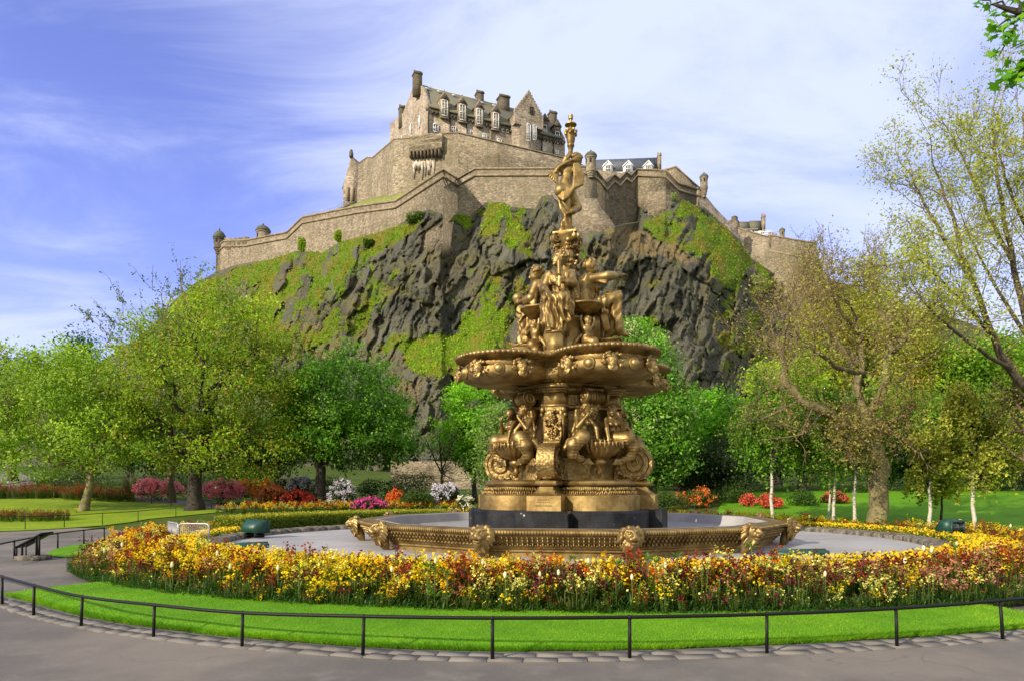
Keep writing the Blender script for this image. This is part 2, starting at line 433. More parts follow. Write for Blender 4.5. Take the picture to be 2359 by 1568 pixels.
def grass_mat(name, c1, c2, c3, stripe=0.0):
    m, t, b, o = new_mat(name); v = geopos(t)
    n = t.noise(v, 0.55, 6, 0.65); f = t.noise(t.mapping(v, (1, 0.35, 1)), 60.0, 3, 0.7); p = t.noise(v, 5.0, 4, 0.6)
    c = t.mix(t.mr(n, 0.32, 0.68), c1, c2); c = t.mix(t.mr(p, 0.52, 0.75, 0, 0.6), c, c3); p2 = t.noise(v, 1.7, 5, 0.7); c = t.mix(t.mr(p2, 0.54, 0.74, 0, 0.5), c, tuple(q*0.62 for q in c1))
    c = t.mix(t.mr(f, 0.40, 0.72, 0, 0.62), c, tuple(q*0.42 for q in c1))
    t.put(b.inputs['Base Color'], c); b.inputs['Roughness'].default_value = 0.85; b.inputs['Specular IOR Level'].default_value = 0.12
    t.put(b.inputs['Normal'], t.bump(t.math('ADD', f, p), 0.7, 0.02)); return m
M['lawn'] = grass_mat('mown_grass', (0.085, 0.235, 0.006), (0.135, 0.315, 0.009), (0.19, 0.31, 0.015))
M['lawn_warm'] = grass_mat('mown_grass_warm', (0.17, 0.26, 0.014), (0.24, 0.34, 0.02), (0.28, 0.30, 0.04))
M['rough_ground'] = grass_mat('rough_ground', (0.05, 0.085, 0.012), (0.08, 0.12, 0.02), (0.10, 0.09, 0.03))
m, t, b, o = new_mat('asphalt'); v = geopos(t)
n = t.noise(v, 0.35, 6, 0.6); g = t.noise(v, 140.0, 3, 0.75); q = t.noise(t.mapping(v, (1, 1, 1)), 2.2, 6, 0.65)
c = t.mix(t.mr(n, 0.38, 0.62), (0.094, 0.086, 0.078), (0.168, 0.146, 0.120))
c = t.mix(t.mr(q, 0.52, 0.70, 0, 0.45), c, (0.20, 0.18, 0.16)); c = t.mix(t.mr(g, 0.52, 0.74, 0, 0.6), c, (0.055, 0.05, 0.046))
c = t.mix(t.mr(g, 0.42, 0.28, 0, 0.55), c, (0.28, 0.26, 0.235))
vo = t.node('ShaderNodeTexVoronoi', feature='DISTANCE_TO_EDGE'); t.l.new(t.mapping(t.node('ShaderNodeVectorMath', operation='ADD', i_0=v, i_1=t.node('ShaderNodeTexNoise', i_Vector=v, i_Scale=1.3).outputs['Color']).outputs[0], (0.5, 0.8, 1)), vo.inputs['Vector']); vo.inputs['Scale'].default_value = 0.8
cr = t.math('MULTIPLY', t.mr(vo.outputs['Distance'], 0.012, 0.0), t.mr(n, 0.50, 0.62, 0, 0.40))
c = t.mix(cr, c, (0.045, 0.04, 0.04))
t.put(b.inputs['Base Color'], c); b.inputs['Roughness'].default_value = 0.88
t.put(b.inputs['Normal'], t.bump(t.math('SUBTRACT', g, t.math('MULTIPLY', cr, 1.5)), 0.5, 0.006)); M['asphalt'] = m
M['soil'] = simple_mat('bed_soil', (0.035, 0.026, 0.016), 0.95, 0, 0.4, 9, 0.8, 30, 0.03)
M['pool'] = simple_mat('pool_concrete', (0.285, 0.28, 0.285), 0.85, 0, 0.16, 0.8, 0.3, 25, 0.01)
M['kerb'] = simple_mat('kerb_stone', (0.125, 0.11, 0.085), 0.9, 0, 0.65, 7, 0.9, 16, 0.03)

# the land as one sheet out to the horizon, finer near the viewer
ax = np.concatenate([-np.geomspace(3000, 42, 16), np.linspace(-40, 40, 81), np.geomspace(42, 3000, 16)])
ay = np.concatenate([[-3000, -400, -60], np.linspace(-20, 100, 121), np.geomspace(103, 4000, 14)])
gx, gy = np.meshgrid(ax, ay); gz = np.where(gy > 100, G(np.clip(gx, -200, 200), np.minimum(gy, 100)), G(gx, gy)) - 0.004
inside = ((gx - CXW)/10.3)**2 + ((gy - CYW)/8.1)**2 < 1
gz = np.where(inside, -0.35, gz)
nx, ny = len(ax), len(ay); i = np.arange(ny - 1)[:, None]*nx; j = np.arange(nx - 1)[None]
tag(obj('ground', mesh('ground', np.stack([gx, gy, gz], -1).reshape(-1, 3), np.stack([i + j, i + j + 1, i + nx + j + 1, i + nx + j], -1).reshape(-1, 4), smooth=True), M['rough_ground']), kind='structure')

# survey of the front railing: feet and tops of its posts as photographed
FENCE = [(-160, 1345), (-75, 1370), (5, 1393), (77, 1418), (186, 1443), (353, 1470), (557, 1490), (835, 1513), (1134, 1520), (1450, 1517), (1766, 1507), (2066, 1490), (2310, 1473), (2545, 1447)]
fpts = np.array([gp(*q)[:2] for q in FENCE]); fpts = np.vstack([fpts])
fphi = np.unwrap(np.arctan2(fpts[:, 1] - CYW, fpts[:, 0] - CXW)); FRAD = np.hypot(fpts[:, 0] - CXW, fpts[:, 1] - CYW)
def rf(a): return np.interp(a, fphi, FRAD)
def re(a, axs): return 1/np.sqrt((np.cos(a)/np.where((np.cos(a) < 0) & (axs[0] > 12), 11.55, axs[0]))**2 + (np.sin(a)/axs[1])**2)
A0, A1 = fphi[0], fphi[-1]
def pol(a, r): return np.stack([CXW + r*np.cos(a), CYW + r*np.sin(a)], -1)

aa = np.linspace(A0 - 0.95, A1 + 0.9, 90)
ring_in = pol(aa, re(aa, BEDO) - 0.1); ring_out = pol(aa, np.full(len(aa), 46.0))
rr = np.linspace(0, 1, 24)[:, None, None]**1.6
R_ = ring_in[None]*(1 - rr) + ring_out[None]*rr
Rz = G(R_[..., 0], R_[..., 1]) + 0.004
ok = MB().rings(np.concatenate([R_, Rz[..., None]], -1), close=False, caps=False)
tag(ok.build('path', M['asphalt'], smooth=True), kind='structure')

# kerb of worn stone setts under the railing, and the mown strip inside it
a_tip = math.atan2(gp(22, 1371)[1] - CYW, gp(22, 1371)[0] - CXW)
while a_tip < A0 - 3: a_tip += 2*math.pi
km = MB(); a = A0 + 0.02
while a < A1:
    wd = random.uniform(0.18, 0.44); r0 = rf(a) + 0.07
    for k in range(2):
        da = wd/r0*(1 if k == 0 else random.uniform(.9, 1.2)); d = 0.19
        ra = r0 - k*0.2; aa2 = a + k*0.011
        M3 = rotz(aa2 + da/2 + math.pi/2)
        p = pol(np.array(aa2 + da/2), ra - d/2)
        km.box((p[0], p[1], random.uniform(-.004, .001)), (da*ra*random.uniform(.93, .985), d*random.uniform(.86, .97), 0.03), M3 @ rotz(random.gauss(0, .03)))
    a += wd/r0
M['sett'] = simple_mat('stone_setts', (0.150, 0.136, 0.117), 0.85, 0, 0.22, 2.0, 0.8, 30, 0.015)
tag(km.build('kerb', M['sett']), kind='structure')
def lawn_z(x, y):
    x, y = np.asarray(x), np.asarray(y); a = np.arctan2(y - CYW, x - CXW); a = np.where(a > A1 + 1.5, a - 2*np.pi, a); a = np.where(a < A0 - 1.5, a + 2*np.pi, a)
    r = np.hypot(x - CXW, y - CYW); return 0.085*sstep(rf(a) - r, 0.25, 0.62) + 0.05*sstep(rf(a) - r, 0.5, 2.5) + 0.012*fbm(x*2, y*2, 0, 3)
al = np.linspace(a_tip, A1, 70)
outer = pol(al, rf(al) - 0.36 + 0.02*np.sin(al*80)); inner = pol(al, np.minimum(re(al, BEDO) - 0.12, rf(al) - 0.42))
tag(sheet('lawn', np.vstack([outer, inner[::-1]]), 0.0, M['lawn'], 0.16, lawn_z), kind='structure')

# other lawns: a small wedge by the information board, the far left lawn, the slope on the right
def pxpoly(*q): return np.array([gp(*p)[:2] for p in q])
tag(sheet('lawn_wedge', pxpoly((102, 1281), (150, 1285), (205, 1281), (225, 1262), (212, 1250), (160, 1258), (125, 1266)), 0.03, M['lawn'], 0.3), kind='structure')
LAWN2 = pxpoly((-260, 1232), (60, 1222), (150, 1217), (240, 1210), (300, 1203), (345, 1195), (420, 1188), (520, 1178), (495, 1173), (420, 1163), (330, 1156), (285, 1150), (200, 1146), (0, 1150), (-260, 1153))
tag(sheet('lawn_beyond', LAWN2, 0.03, M['lawn_warm'], 0.6), kind='structure')
tag(sheet('lawn_slope', np.array([(12.5, 25.2), (16, 22), (24, 21.5), (36, 24), (44, 36), (38, 46), (18, 47.5), (13.5, 43), (9.5, 32), (9.8, 27.5)]), 0.02, M['lawn'], 0.8), kind='structure')
tag(sheet('path_far', pxpoly((-150, 1140), (85, 1126), (92, 1118), (70, 1100), (40, 1086), (-150, 1084)), 0.03, M['asphalt'], 1.5), kind='structure')
tag(sheet('path_middle', pxpoly((285, 1150), (330, 1156), (420, 1163), (495, 1173), (560, 1172), (500, 1160), (400, 1151), (330, 1146)), 0.035, M['asphalt'], 0.8), kind='structure')

# pool floor, pool kerb, bed mound
pa = np.linspace(0, 2*np.pi, 120, endpoint=False)
def ering(axs, z, da=0.0): return np.column_stack([CXW + (axs[0] + da)*np.cos(pa), CYW + (axs[1] + da)*np.sin(pa), np.broadcast_to(z, pa.shape)])
tag(MB().rings(np.array([ering(POOL, 0.35, -4.5), ering(POOL, 0.35, -2.2), ering(POOL, 0.345, -2.1), ering(POOL, 0.33, -0.4), ering(POOL, 0.33, 0.05)]), caps=False).build('pool_floor', M['pool']), kind='structure')
kb = MB()
nk = 92
for k in range(nk):
    a0, a1 = 2*math.pi*k/nk + .003, 2*math.pi*(k + 1)/nk - .003; dz = random.uniform(-.008, .008)
    rs = []
    for a in np.linspace(a0, a1, 4):
        c, s_ = math.cos(a), math.sin(a)
        rs.append([[CXW + (POOL[0] + d)*c, CYW + (POOL[1] + d)*s_, z + (dz if z > .3 else 0)] for d, z in ((-.02, .12), (-.03, .42), (.03, .455), (.36, .47), (.42, .44), (.43, .12))])
    kb.rings(np.array(rs))
tag(kb.build('pool_kerb', M['kerb']), kind='structure')
def bedz(tt): return 0.40 - 0.34*np.clip(tt, 0, 1)**1.4
def bedpt(a, tt):
    """angle round the fountain and fraction 0 (pool kerb) .. 1 (outer edge) of the flower ring"""
    i_ = re(a, (POOL[0] + .42, POOL[1] + .42)); o_ = re(a, BEDO)
    r = i_*(1 - tt) + o_*tt; p = pol(a, r); back = sstep(p[..., 1], 22, 27)
    return np.concatenate([p, (bedz(tt)*(1 - back) + (np.maximum(G(p[..., 0], p[..., 1]), .0) + .38)*back)[..., None]], -1)
ta = np.linspace(0, 1.02, 9)
Rr = np.array([bedpt(pa, np.full(len(pa), q)) for q in ta]); Rr[-1, :, 2] -= 0.25
Rr[..., 2] += 0.03*fbm(Rr[..., 0]*1.5, Rr[..., 1]*1.5, 0, 3)
tag(MB().rings(Rr, caps=False).build('flower_bed_soil', M['soil'], smooth=True), kind='structure')

# ------------------------------------------------------------------ castle rock
ROCK_TOP = np.array([(-500, 960, 168), (-200, 930, 162), (0, 890, 158), (170, 862, 155), (260, 815, 153), (340, 762, 152), (400, 692, 151), (450, 652, 150), (497, 628, 149.2),
    (544, 609, 146.5), (588, 602, 143.4), (623, 597, 141), (679, 577, 137.4), (740, 576, 133.4), (792, 550, 129.6), (850, 540, 125.2), (912, 522, 120.3), (943, 502, 117.8), (988, 482, 114),
    (1016, 492, 111.6), (1034, 495, 116), (1056, 495, 120.4), (1083, 498, 120), (1118, 467, 119.4), (1160, 467, 118.6), (1174, 477, 118.3), (1233, 482, 117), (1247, 452, 116.6),
    (1272, 449, 116), (1310, 520, 113.5), (1345, 540, 112), (1380, 535, 112), (1415, 522, 114), (1440, 515, 119.5), (1470, 511, 123), (1476, 468, 124.2), (1503, 465, 122.9), (1519, 460, 122.2), (1543, 464, 121),
    (1573, 460, 122.3), (1599, 473, 124), (1622, 478, 125.5), (1661, 514, 127.5), (1704, 553, 130), (1725, 592, 131.5), (1779, 628, 135), (1885, 640, 143), (1950, 655, 149),
    (2030, 695, 154), (2150, 715, 160), (2358, 790, 168), (2700, 860, 178)], float)
cols = np.concatenate([np.arange(-480, 300, 12), np.arange(300, 1950, 3.0), np.arange(1950, 2690, 10)])
NR = 236
top_y = np.interp(cols, ROCK_TOP[:, 0], ROCK_TOP[:, 1]); top_Y = np.interp(cols, ROCK_TOP[:, 0], ROCK_TOP[:, 2])
tt = np.linspace(0, 1, NR)[:, None]
PYg = top_y[None]*(1 - tt) + 1122.0*tt; PXg = np.repeat(cols[None], NR, 0)
# steepness in degrees, from how the slope reads in the photograph
TH = np.full(PXg.shape, 60.0)
VEG_LEFT = [(330, 770), (430, 660), (497, 628), (700, 577), (800, 545), (930, 508), (985, 484), (1000, 500), (900, 570), (850, 605), (800, 640), (740, 700), (690, 760), (660, 800), (560, 900), (300, 950)]
VEG_IVY = [(1028, 495), (1085, 498), (1118, 467), (1172, 477), (1200, 500), (1222, 545), (1226, 600), (1195, 598), (1120, 548), (1060, 520)]
VEG_LEDGE = [(880, 795), (950, 778), (1060, 772), (1070, 720), (1140, 690), (1165, 730), (1165, 800), (1070, 830), (1050, 872), (985, 866), (900, 826)]
VEG_RIGHT = [(1545, 462), (1610, 478), (1704, 556), (1775, 632), (1735, 690), (1665, 650), (1610, 600), (1520, 560), (1470, 520), (1500, 505), (1560, 520)]
TAN_RIGHT = [(1395, 520), (1470, 530), (1540, 560), (1620, 610), (1590, 620), (1500, 585), (1400, 560)]
DARK_MID = [(870, 590), (1010, 496), (1130, 560), (1230, 610), (1230, 800), (1100, 680), (1050, 770), (880, 790), (760, 790), (780, 690)]
DARK_RIGHT = [(1230, 560), (1400, 560), (1600, 620), (1735, 690), (1740, 900), (1230, 900)]
for poly, th in ((VEG_LEFT, 47), (VEG_IVY, 52), (VEG_LEDGE, 40), (VEG_RIGHT, 50), (TAN_RIGHT, 44), (DARK_MID, 74), (DARK_RIGHT, 74), ([(880, 868), (1050, 875), (1100, 1122), (880, 1122)], 72)):
    TH[in_poly(PXg, PYg, poly)] = th
for _ in range(3):
    for axn, kk in ((0, 7), (1, 9)):
        pad = [(0, 0), (0, 0)]; pad[axn] = (kk, kk); q = np.cumsum(np.pad(TH, pad, mode='edge'), axis=axn)
        sl = lambda s0, s1: tuple(slice(s0, s1) if d == axn else slice(None) for d in range(2))
        TH = (q[sl(2*kk, None)] - q[sl(None, -2*kk)])[tuple(slice(0, TH.shape[d]) for d in range(2))]/(2*kk)
kx = np.arange(-150, 151, 6.0); kw = np.exp(-(kx/55)**2/2); kw /= kw.sum()
top_s = np.minimum(sum(w_*np.interp(cols + q, cols, top_Y) for q, w_ in zip(kx, kw)), top_Y + 3)
Dm = np.empty(PXg.shape); Dm[0] = top_s
for r in range(1, NR):
    e = (HY - PYg[r])/FPX
    Dm[r] = Dm[r-1] - Dm[r-1]/FPX*(PYg[r] - PYg[r-1])/np.maximum(np.tan(np.radians(TH[r])) - e, 0.33)
Dm = Dm + (top_Y - top_s)[None]*(1 - sstep(PYg - top_y[None], 0, 75))
Dm = np.where(Dm < 74, 74 - (74 - Dm)*0.25, Dm)
def soft(mask_polys):
    mk = np.zeros(PXg.shape)
    wx = PXg + 26*fbm(PXg/60, PYg/60, 1.0, 4); wy = PYg + 22*fbm(PXg/50, PYg/50, 7.0, 4)
    for p in mask_polys: mk = np.maximum(mk, in_poly(wx, wy, p).astype(float))
    return mk
veg = soft([VEG_LEFT])*0.95 + soft([VEG_IVY])*1.0 + soft([VEG_LEDGE])*0.95 + soft([VEG_RIGHT])*1.0 + soft([[(640, 700), (760, 640), (860, 610), (900, 680), (820, 780), (700, 800)]])*.45 + soft([[(1080, 640), (1180, 620), (1230, 760), (1120, 800)]])*.5 + soft([[(1620, 640), (1740, 690), (1760, 800), (1640, 720)]])*.6
dry = soft([TAN_RIGHT])*1.0 + soft([[(690, 760), (760, 735), (800, 790), (760, 830), (640, 830)]])*0.8 + soft([[(900, 870), (985, 868), (960, 960), (900, 940)]])*0.8 + soft([[(1330, 560), (1420, 560), (1500, 600), (1380, 610)]])*.5
nu, nv = PXg/FPX*120, -PYg/FPX*120                      # metres on the face
ca, sa_ = math.cos(rad(21)), math.sin(rad(21))
su = nu*ca - (-nv)*0 + nv*(-sa_); sv = nv*ca + nu*sa_        # axes turned with the strata, which lean to the upper right
wob = 0.9*fbm(nu/6, nv/6, 3.0, 3)
f1, e1 = facets(su/4.6 + wob*0.5, sv/13 + wob*0.3, 10, 0.8)
f2, e2 = facets(su/1.7 + wob*0.8, sv/6.0 + wob*0.4, 40, 0.9)
f3, e3 = facets(su/0.8 + wob, sv/2.3 + wob, 70, 0.9)
f4, e4 = facets(su/0.55 + wob, sv/4.2 + wob*.5, 90, 0.9)
disp = 2.2*fbm(nu/17, nv/17, 0.0, 5) + 1.0*f1 + 0.75*f2 + 0.42*f3 + 0.30*f4 - 0.5*np.exp(-e1*22) - 0.25*np.exp(-e2*16)
vgn = sstep(fbm(su/2.2, sv/5.5, 60.0, 4), -0.16, 0.10); soften = 1 - 0.70*np.clip(veg*(.15 + vgn), 0, 1)
edge = sstep(tt, 0.0, 0.03)                              # keeps the seam with the walls where it was surveyed
sideways = sstep(PXg, 250, 520)*sstep(-PXg, -2050, -1800)
Dd = Dm - disp*soften*edge*(0.25 + 0.75*sideways)*1.12
Pr = np.stack([(PXg - CX)/FPX*Dd, Dd, EYE + (HY - PYg)/FPX*Dd], -1)
Pr[..., 0] += 0.5*edge*fbm(nu/2.2, nv/2.2, 21.0, 3)*soften
Pr[..., 2] += 0.7*edge*fbm(nu/2.0, nv/2.0, 31.0, 3)*soften
# vegetation also settles where the finished face is flat enough
nrm = np.cross(np.gradient(Pr, axis=1), np.gradient(Pr, axis=0)); nrm /= np.linalg.norm(nrm, axis=-1, keepdims=True) + 1e-9
nrm *= np.sign(-nrm[..., 1:2])
flat = sstep(nrm[..., 2], 0.42, 0.72)
patch = sstep(fbm(nu/5, nv/5, 50.0, 4), -0.05, 0.3)
vegf = np.clip(np.minimum(veg, 1)*(0.12 + 1.05*sstep(fbm(su/2.2, sv/5.5, 60.0, 4) + 0.5*(nrm[..., 2] - 0.25), -0.10, 0.10)) + 0.55*flat*patch + 0.62*patch*sstep(fbm(nu/9, nv/9, 80., 3), -.15, .2)*sstep(fbm(su/2.0, sv/7.0, 61.0, 3), -.15, .15), 0, 1)
tone = 0.5 + 0.5*fbm(su/3.0, sv/8.0, 90.0, 4)
back = Pr[0][None].repeat(2, 0).copy(); back[0, :, 1] += 90; back[1, :, 1] += 2.0; back[0, :, 0] *= 1.3; back[1, :, 2] += 0.0
Vr = np.concatenate([back, Pr], 0)
cr = np.stack([vegf, np.clip(dry + 0.25*sstep(fbm(nu/7, nv/7, 71., 4), .1, .45), 0, 1), np.clip(tone, 0, 1)], -1); cr = np.concatenate([cr[:1], cr[:1], cr], 0)
nrw, ncl = Vr.shape[:2]; i = np.arange(nrw - 1)[:, None]*ncl; j = np.arange(ncl - 1)[None]
m, t, b, o = new_mat('crag'); v = geopos(t)
a = t.node('ShaderNodeVertexColor', layer_name='Col').outputs[0]; s = t.node('ShaderNodeSeparateColor', i_0=a)
rot = t.mapping(v, (1, 1, 1), (0, rad(-27), 0))
n1 = t.noise(t.mapping(rot, (1.3, 1.3, 0.28)), 1.1, 8, 0.65, 0.4); n2 = t.noise(v, 0.32, 6, 0.6); n3 = t.noise(v, 3.0, 6, 0.7); n4 = t.noise(t.mapping(rot, (2.2, 2.2, 0.35)), 1.5, 6, 0.7, 0.8)
rock = t.mix(t.mr(t.math('ADD', t.math('MULTIPLY', s.outputs[2], 0.5), t.math('MULTIPLY', n1, 0.6)), 0.32, 0.78), (0.088, 0.092, 0.076), (0.225, 0.222, 0.170))
rock = t.mix(t.mr(n2, 0.46, 0.66, 0, 0.7), rock, (0.20, 0.195, 0.08))
rock = t.mix(t.mr(n4, 0.56, 0.70, 0, 0.65), rock, (0.034, 0.034, 0.030))
rock = t.mix(t.mr(n1, 0.62, 0.78, 0, 0.5), rock, (0.29, 0.24, 0.15))
tanc = t.mix(t.mr(n3, 0.35, 0.65), (0.30, 0.21, 0.085), (0.36, 0.27, 0.14))
rock = t.mix(t.math('MULTIPLY', s.outputs[1], t.mr(t.math('ADD', n3, t.math('MULTIPLY', n2, .3)), 0.50, 0.72), clamp=True), rock, tanc)
gr = t.mix(t.mr(n3, 0.34, 0.66), (0.075, 0.14, 0.010), (0.24, 0.37, 0.016)); gr = t.mix(t.mr(n2, 0.46, 0.62, 0, 0.8), gr, (0.28, 0.22, 0.04))
vf = t.mr(t.math('ADD', s.outputs[0], t.math('MULTIPLY', t.math('SUBTRACT', n3, 0.5), 1.1)), 0.34, 0.60)
c = t.mix(vf, rock, gr); t.put(b.inputs['Base Color'], c); b.inputs['Roughness'].default_value = 0.88; b.inputs['Specular IOR Level'].default_value = 0.2
t.put(b.inputs['Normal'], t.bump(t.math('ADD', t.math('MULTIPLY', n4, -1.2), t.math('ADD', n1, t.math('MULTIPLY', n3, 0.5))), 1.0, 0.9)); M['crag'] = m
tag(obj('hill', mesh('hill', Vr.reshape(-1, 3), np.stack([i + j, i + ncl + j, i + ncl + j + 1, i + j + 1], -1).reshape(-1, 4), cr.reshape(-1, 3), smooth=False), M['crag']), kind='structure')

# leaf tufts of grass, ivy and gorse that roughen the green parts of the hill
def tufts(pts, nor, size, cols, k=3, up=0.5):
    """k small leaf blades at each point, fanned about its normal"""
    n = len(pts); pts = np.repeat(pts, k, 0); nor = np.repeat(nor, k, 0); cols = np.repeat(cols, k, 0); size = np.repeat(size, k)
    d = nor*0.7 + rng.normal(0, 0.55, (n*k, 3)); d[:, 2] += up; d /= np.linalg.norm(d, axis=1, keepdims=True)
    sd_ = np.cross(d, rng.normal(0, 1, (n*k, 3))); sd_ /= np.linalg.norm(sd_, axis=1, keepdims=True)
    L = size*rng.uniform(.6, 1.4, n*k); W = L*0.42
    o_ = pts + rng.normal(0, .5, (n*k, 3))*size[:, None]*0.7
    V = np.stack([o_ - sd_*W[:, None]*.5, o_ + d*L[:, None]*.55 + sd_*W[:, None]*-.6, o_ + d*L[:, None], o_ + d*L[:, None]*.5 + sd_*W[:, None]*.6], 1).reshape(-1, 3)
    return V, np.arange(n*k*4).reshape(-1, 4), np.repeat(cols, 4, 0)
sel = rng.random(vegf.shape) < np.clip((vegf - 0.35)*1.1, 0, 1)*0.50*sideways*(PYg < 960)
pts = Pr[sel]; nr_ = nrm[sel]; nn = len(pts)
nz_ = fbm(pts[:, 0]/7, pts[:, 2]/7, 5., 3)[:, None]
ivy_m = in_poly(PXg[sel], PYg[sel], VEG_IVY)[:, None] | in_poly(PXg[sel], PYg[sel], VEG_LEDGE)[:, None]
cA = np.array([.13, .23, .012])*(0.75 + .9*rng.random((nn, 1))); cB = np.array([.27, .235, .03])*(0.7 + .8*rng.random((nn, 1))); cC = np.array([.25, .40, .012])*(0.7 + .8*rng.random((nn, 1)))
cc = np.where(ivy_m, cC, np.where(nz_ > 0.08, cB, cA))
V_, F_, C_ = tufts(pts, nr_, rng.uniform(.16, .42, nn), cc, 3)
tag(obj('hillside_grass', mesh('hillside_grass', V_, F_, C_), M['leaf']), kind='stuff', label='grass and ivy growing over ledges of the dark crag', cat='grass')
# ------------------------------------------------------------------ castle
def wall_pts(q): return np.array([P(a, b_, c_) for a, b_, c_ in q])
def poly_n(p):
    d = np.gradient(p[:, :2], axis=0) if len(p) > 2 else np.repeat(p[1:2, :2] - p[:1, :2], 2, 0)
    n = []
    for i in range(len(p)):
        ns = []
        for k in (i - 1, i):
            if 0 <= k < len(p) - 1:
                dd = p[k+1, :2] - p[k, :2]; ns.append(np.array([dd[1], -dd[0]])/(np.linalg.norm(dd) + 1e-9))
        a = sum(ns); a /= np.linalg.norm(a) + 1e-9; n.append(a/max(0.35, a @ ns[0]))
    return np.array(n)
def add_wall(mb, p, zb, thick, batter=0.0):
    """vertical wall along the surveyed top line p, with its outer face on that line"""
    n = poly_n(p); zb = np.broadcast_to(zb, (len(p),))
    o_t = p.copy(); i_t = p.copy(); i_t[:, :2] -= n*thick
    o_b = p.copy(); o_b[:, 2] = zb; o_b[:, :2] += n*(batter*(p[:, 2] - zb))[:, None]; i_b = i_t.copy(); i_b[:, 2] = zb
    k = 6
    R_ = [o_b + (o_t - o_b)*q for q in np.linspace(0, 1, k)] + [i_t, i_b]
    R_ = np.transpose(np.array(R_), (1, 0, 2)); mb.rings(R_)
def add_band(mb, p, dz, h, proud, depth=0.6):
    n = poly_n(p); R_ = []
    for q, w_ in ((dz, -depth), (dz, proud), (dz + h, proud), (dz + h, -depth)):
        r = p.copy(); r[:, 2] += q; r[:, :2] += n*w_; R_.append(r)
    mb.rings(np.transpose(np.array(R_), (1, 0, 2)))
def bartizan(parent, px, ytop, ydome, yshaft, ycorb, Y, wpx, mat_s, name='bartizan', slit=None, base=None):
    c = P(px, ydome, Y); r = wpx/2/FPX*Y; zf = P(px, ytop, Y)[2]; zd = c[2]; zs = P(px, yshaft, Y)[2]; zc = P(px, ycorb, Y)[2]
    prof = [(0.1, zc), (r*.35, zc + .05)] if base is None else [(r, base)]
    if base is None:
        for k in range(4):
            z0 = zc + (zs - zc)*(k + .35)/4; rr_ = r*(0.45 + 0.62*(k + 1)/4)
            prof += [(rr_, z0), (rr_, z0 + (zs - zc)*.18)]
        prof += [(r*1.08, zs), (r, zs + .15)]
    prof += [(r*.98, zd - .5), (r*1.12, zd - .35), (r*1.12, zd - .05), (r*.9, zd)]
    s_ = MB().lathe(prof, 20, (c[0], c[1], 0)).build(name, mat_s, parent); auto_smooth(s_)
    hd = (zf - zd)
    d_ = MB().lathe([(r*1.22, zd - .08), (r*1.24, zd + .06), (r*1.08, zd + hd*.28), (r*.82, zd + hd*.50), (r*.5, zd + hd*.66), (r*.18, zd + hd*.74), (r*.1, zd + hd*.80), (r*.16, zd + hd*.86), (r*.14, zd + hd*.93), (.02, zf)], 20, (c[0], c[1], 0)).build('dome_roof', M['oldlead'], s_); auto_smooth(d_, 50)
    mb = MB()
    for a in (slit or (-1.2, -0.2)):
        p = (c[0] + math.sin(a)*r*.99, c[1] - math.cos(a)*r*.99, zs + (zd - zs)*.62); mb.box(p, (r*.34, .12, (zd - zs)*.30), rotz(a))
    mb.build('lookout_slit', M['dark'], s_)
    return s_

# lower curtain wall
cw = empty('curtain_wall', P(760, 577, 135)*np.array([1, 1, 1]), label='long stepped curtain wall of brown sandstone crowning the crag, domed turrets at its corners', cat='castle wall')
def under(o, parent):
    o.parent = parent; o.matrix_parent_inverse = Matrix.Translation(-Vector(parent.location)); return o
LOWER = [(498, 573, 150), (515, 557, 148.6), (567, 555, 145), (661, 537, 138.5), (697, 502, 136.3), (824, 477, 127), (912, 465, 120.7), (1019, 394, 112.2), (1053, 414, 121), (1094, 391, 120.2), (1272, 390, 117.2), (1346, 385, 116),
         (1374, 397, 116.5), (1396, 424, 118.4), (1414, 404, 120), (1426, 415, 121), (1441, 398, 122.2), (1452, 407, 123.2), (1466, 393, 124.5), (1533, 395, 121.5), (1561, 425, 123), (1612, 440, 125.8)]
lp = wall_pts(LOWER); lzb = np.interp(lp[:, 0]*0 + np.array([q[0] for q in LOWER]), ROCK_TOP[:, 0], [P(a, b_, c_)[2] for a, b_, c_ in ROCK_TOP]) - 7
body = MB(); add_wall(body, lp[:13], lzb[:13], 2.2, 0.03); add_wall(body, lp[18:20], lzb[18:20], 2.2, 0.02)
under(body.build('wall', M['stone']), cw)
body = MB(); add_wall(body, lp[12:19], lzb[12:19], 2.1, 0.01); add_wall(body, lp[19:], lzb[19:], 2.1, 0.01)  # right-facing returns: their shade is put into the darker stone, along with soot
tag(under(body.build('wall', M['soot_shade']), cw), label='dark return of the wall with a zigzag top, soot and shade in its colour')
pb = MB(); add_band(pb, lp, -1.25, 0.28, 0.28, 0.5); under(pb.build('string_course', M['coping']), cw)
pb = MB(); add_band(pb, lp, -0.02, 0.26, 0.2, 2.4); under(pb.build('coping', M['coping']), cw)
# raised merlons beside the far turret
mm = MB()
mp = wall_pts([(517, 548, 148.3), (531, 549, 147.3)]); add_wall(mm, mp, mp[:, 2] - 2.5, 1.2)
for a_, b_ in ((535, 541), (546, 552), (557, 567)):
    mp = wall_pts([(a_, 549 - (a_ - 535)*.12, 147.3 - (a_ - 531)*.07), (b_, 549 - (b_ - 535)*.12, 147.3 - (b_ - 531)*.07)]); add_wall(mm, mp, mp[:, 2] - 2.2, 1.2)
under(mm.build('merlon', M['stone']), cw)
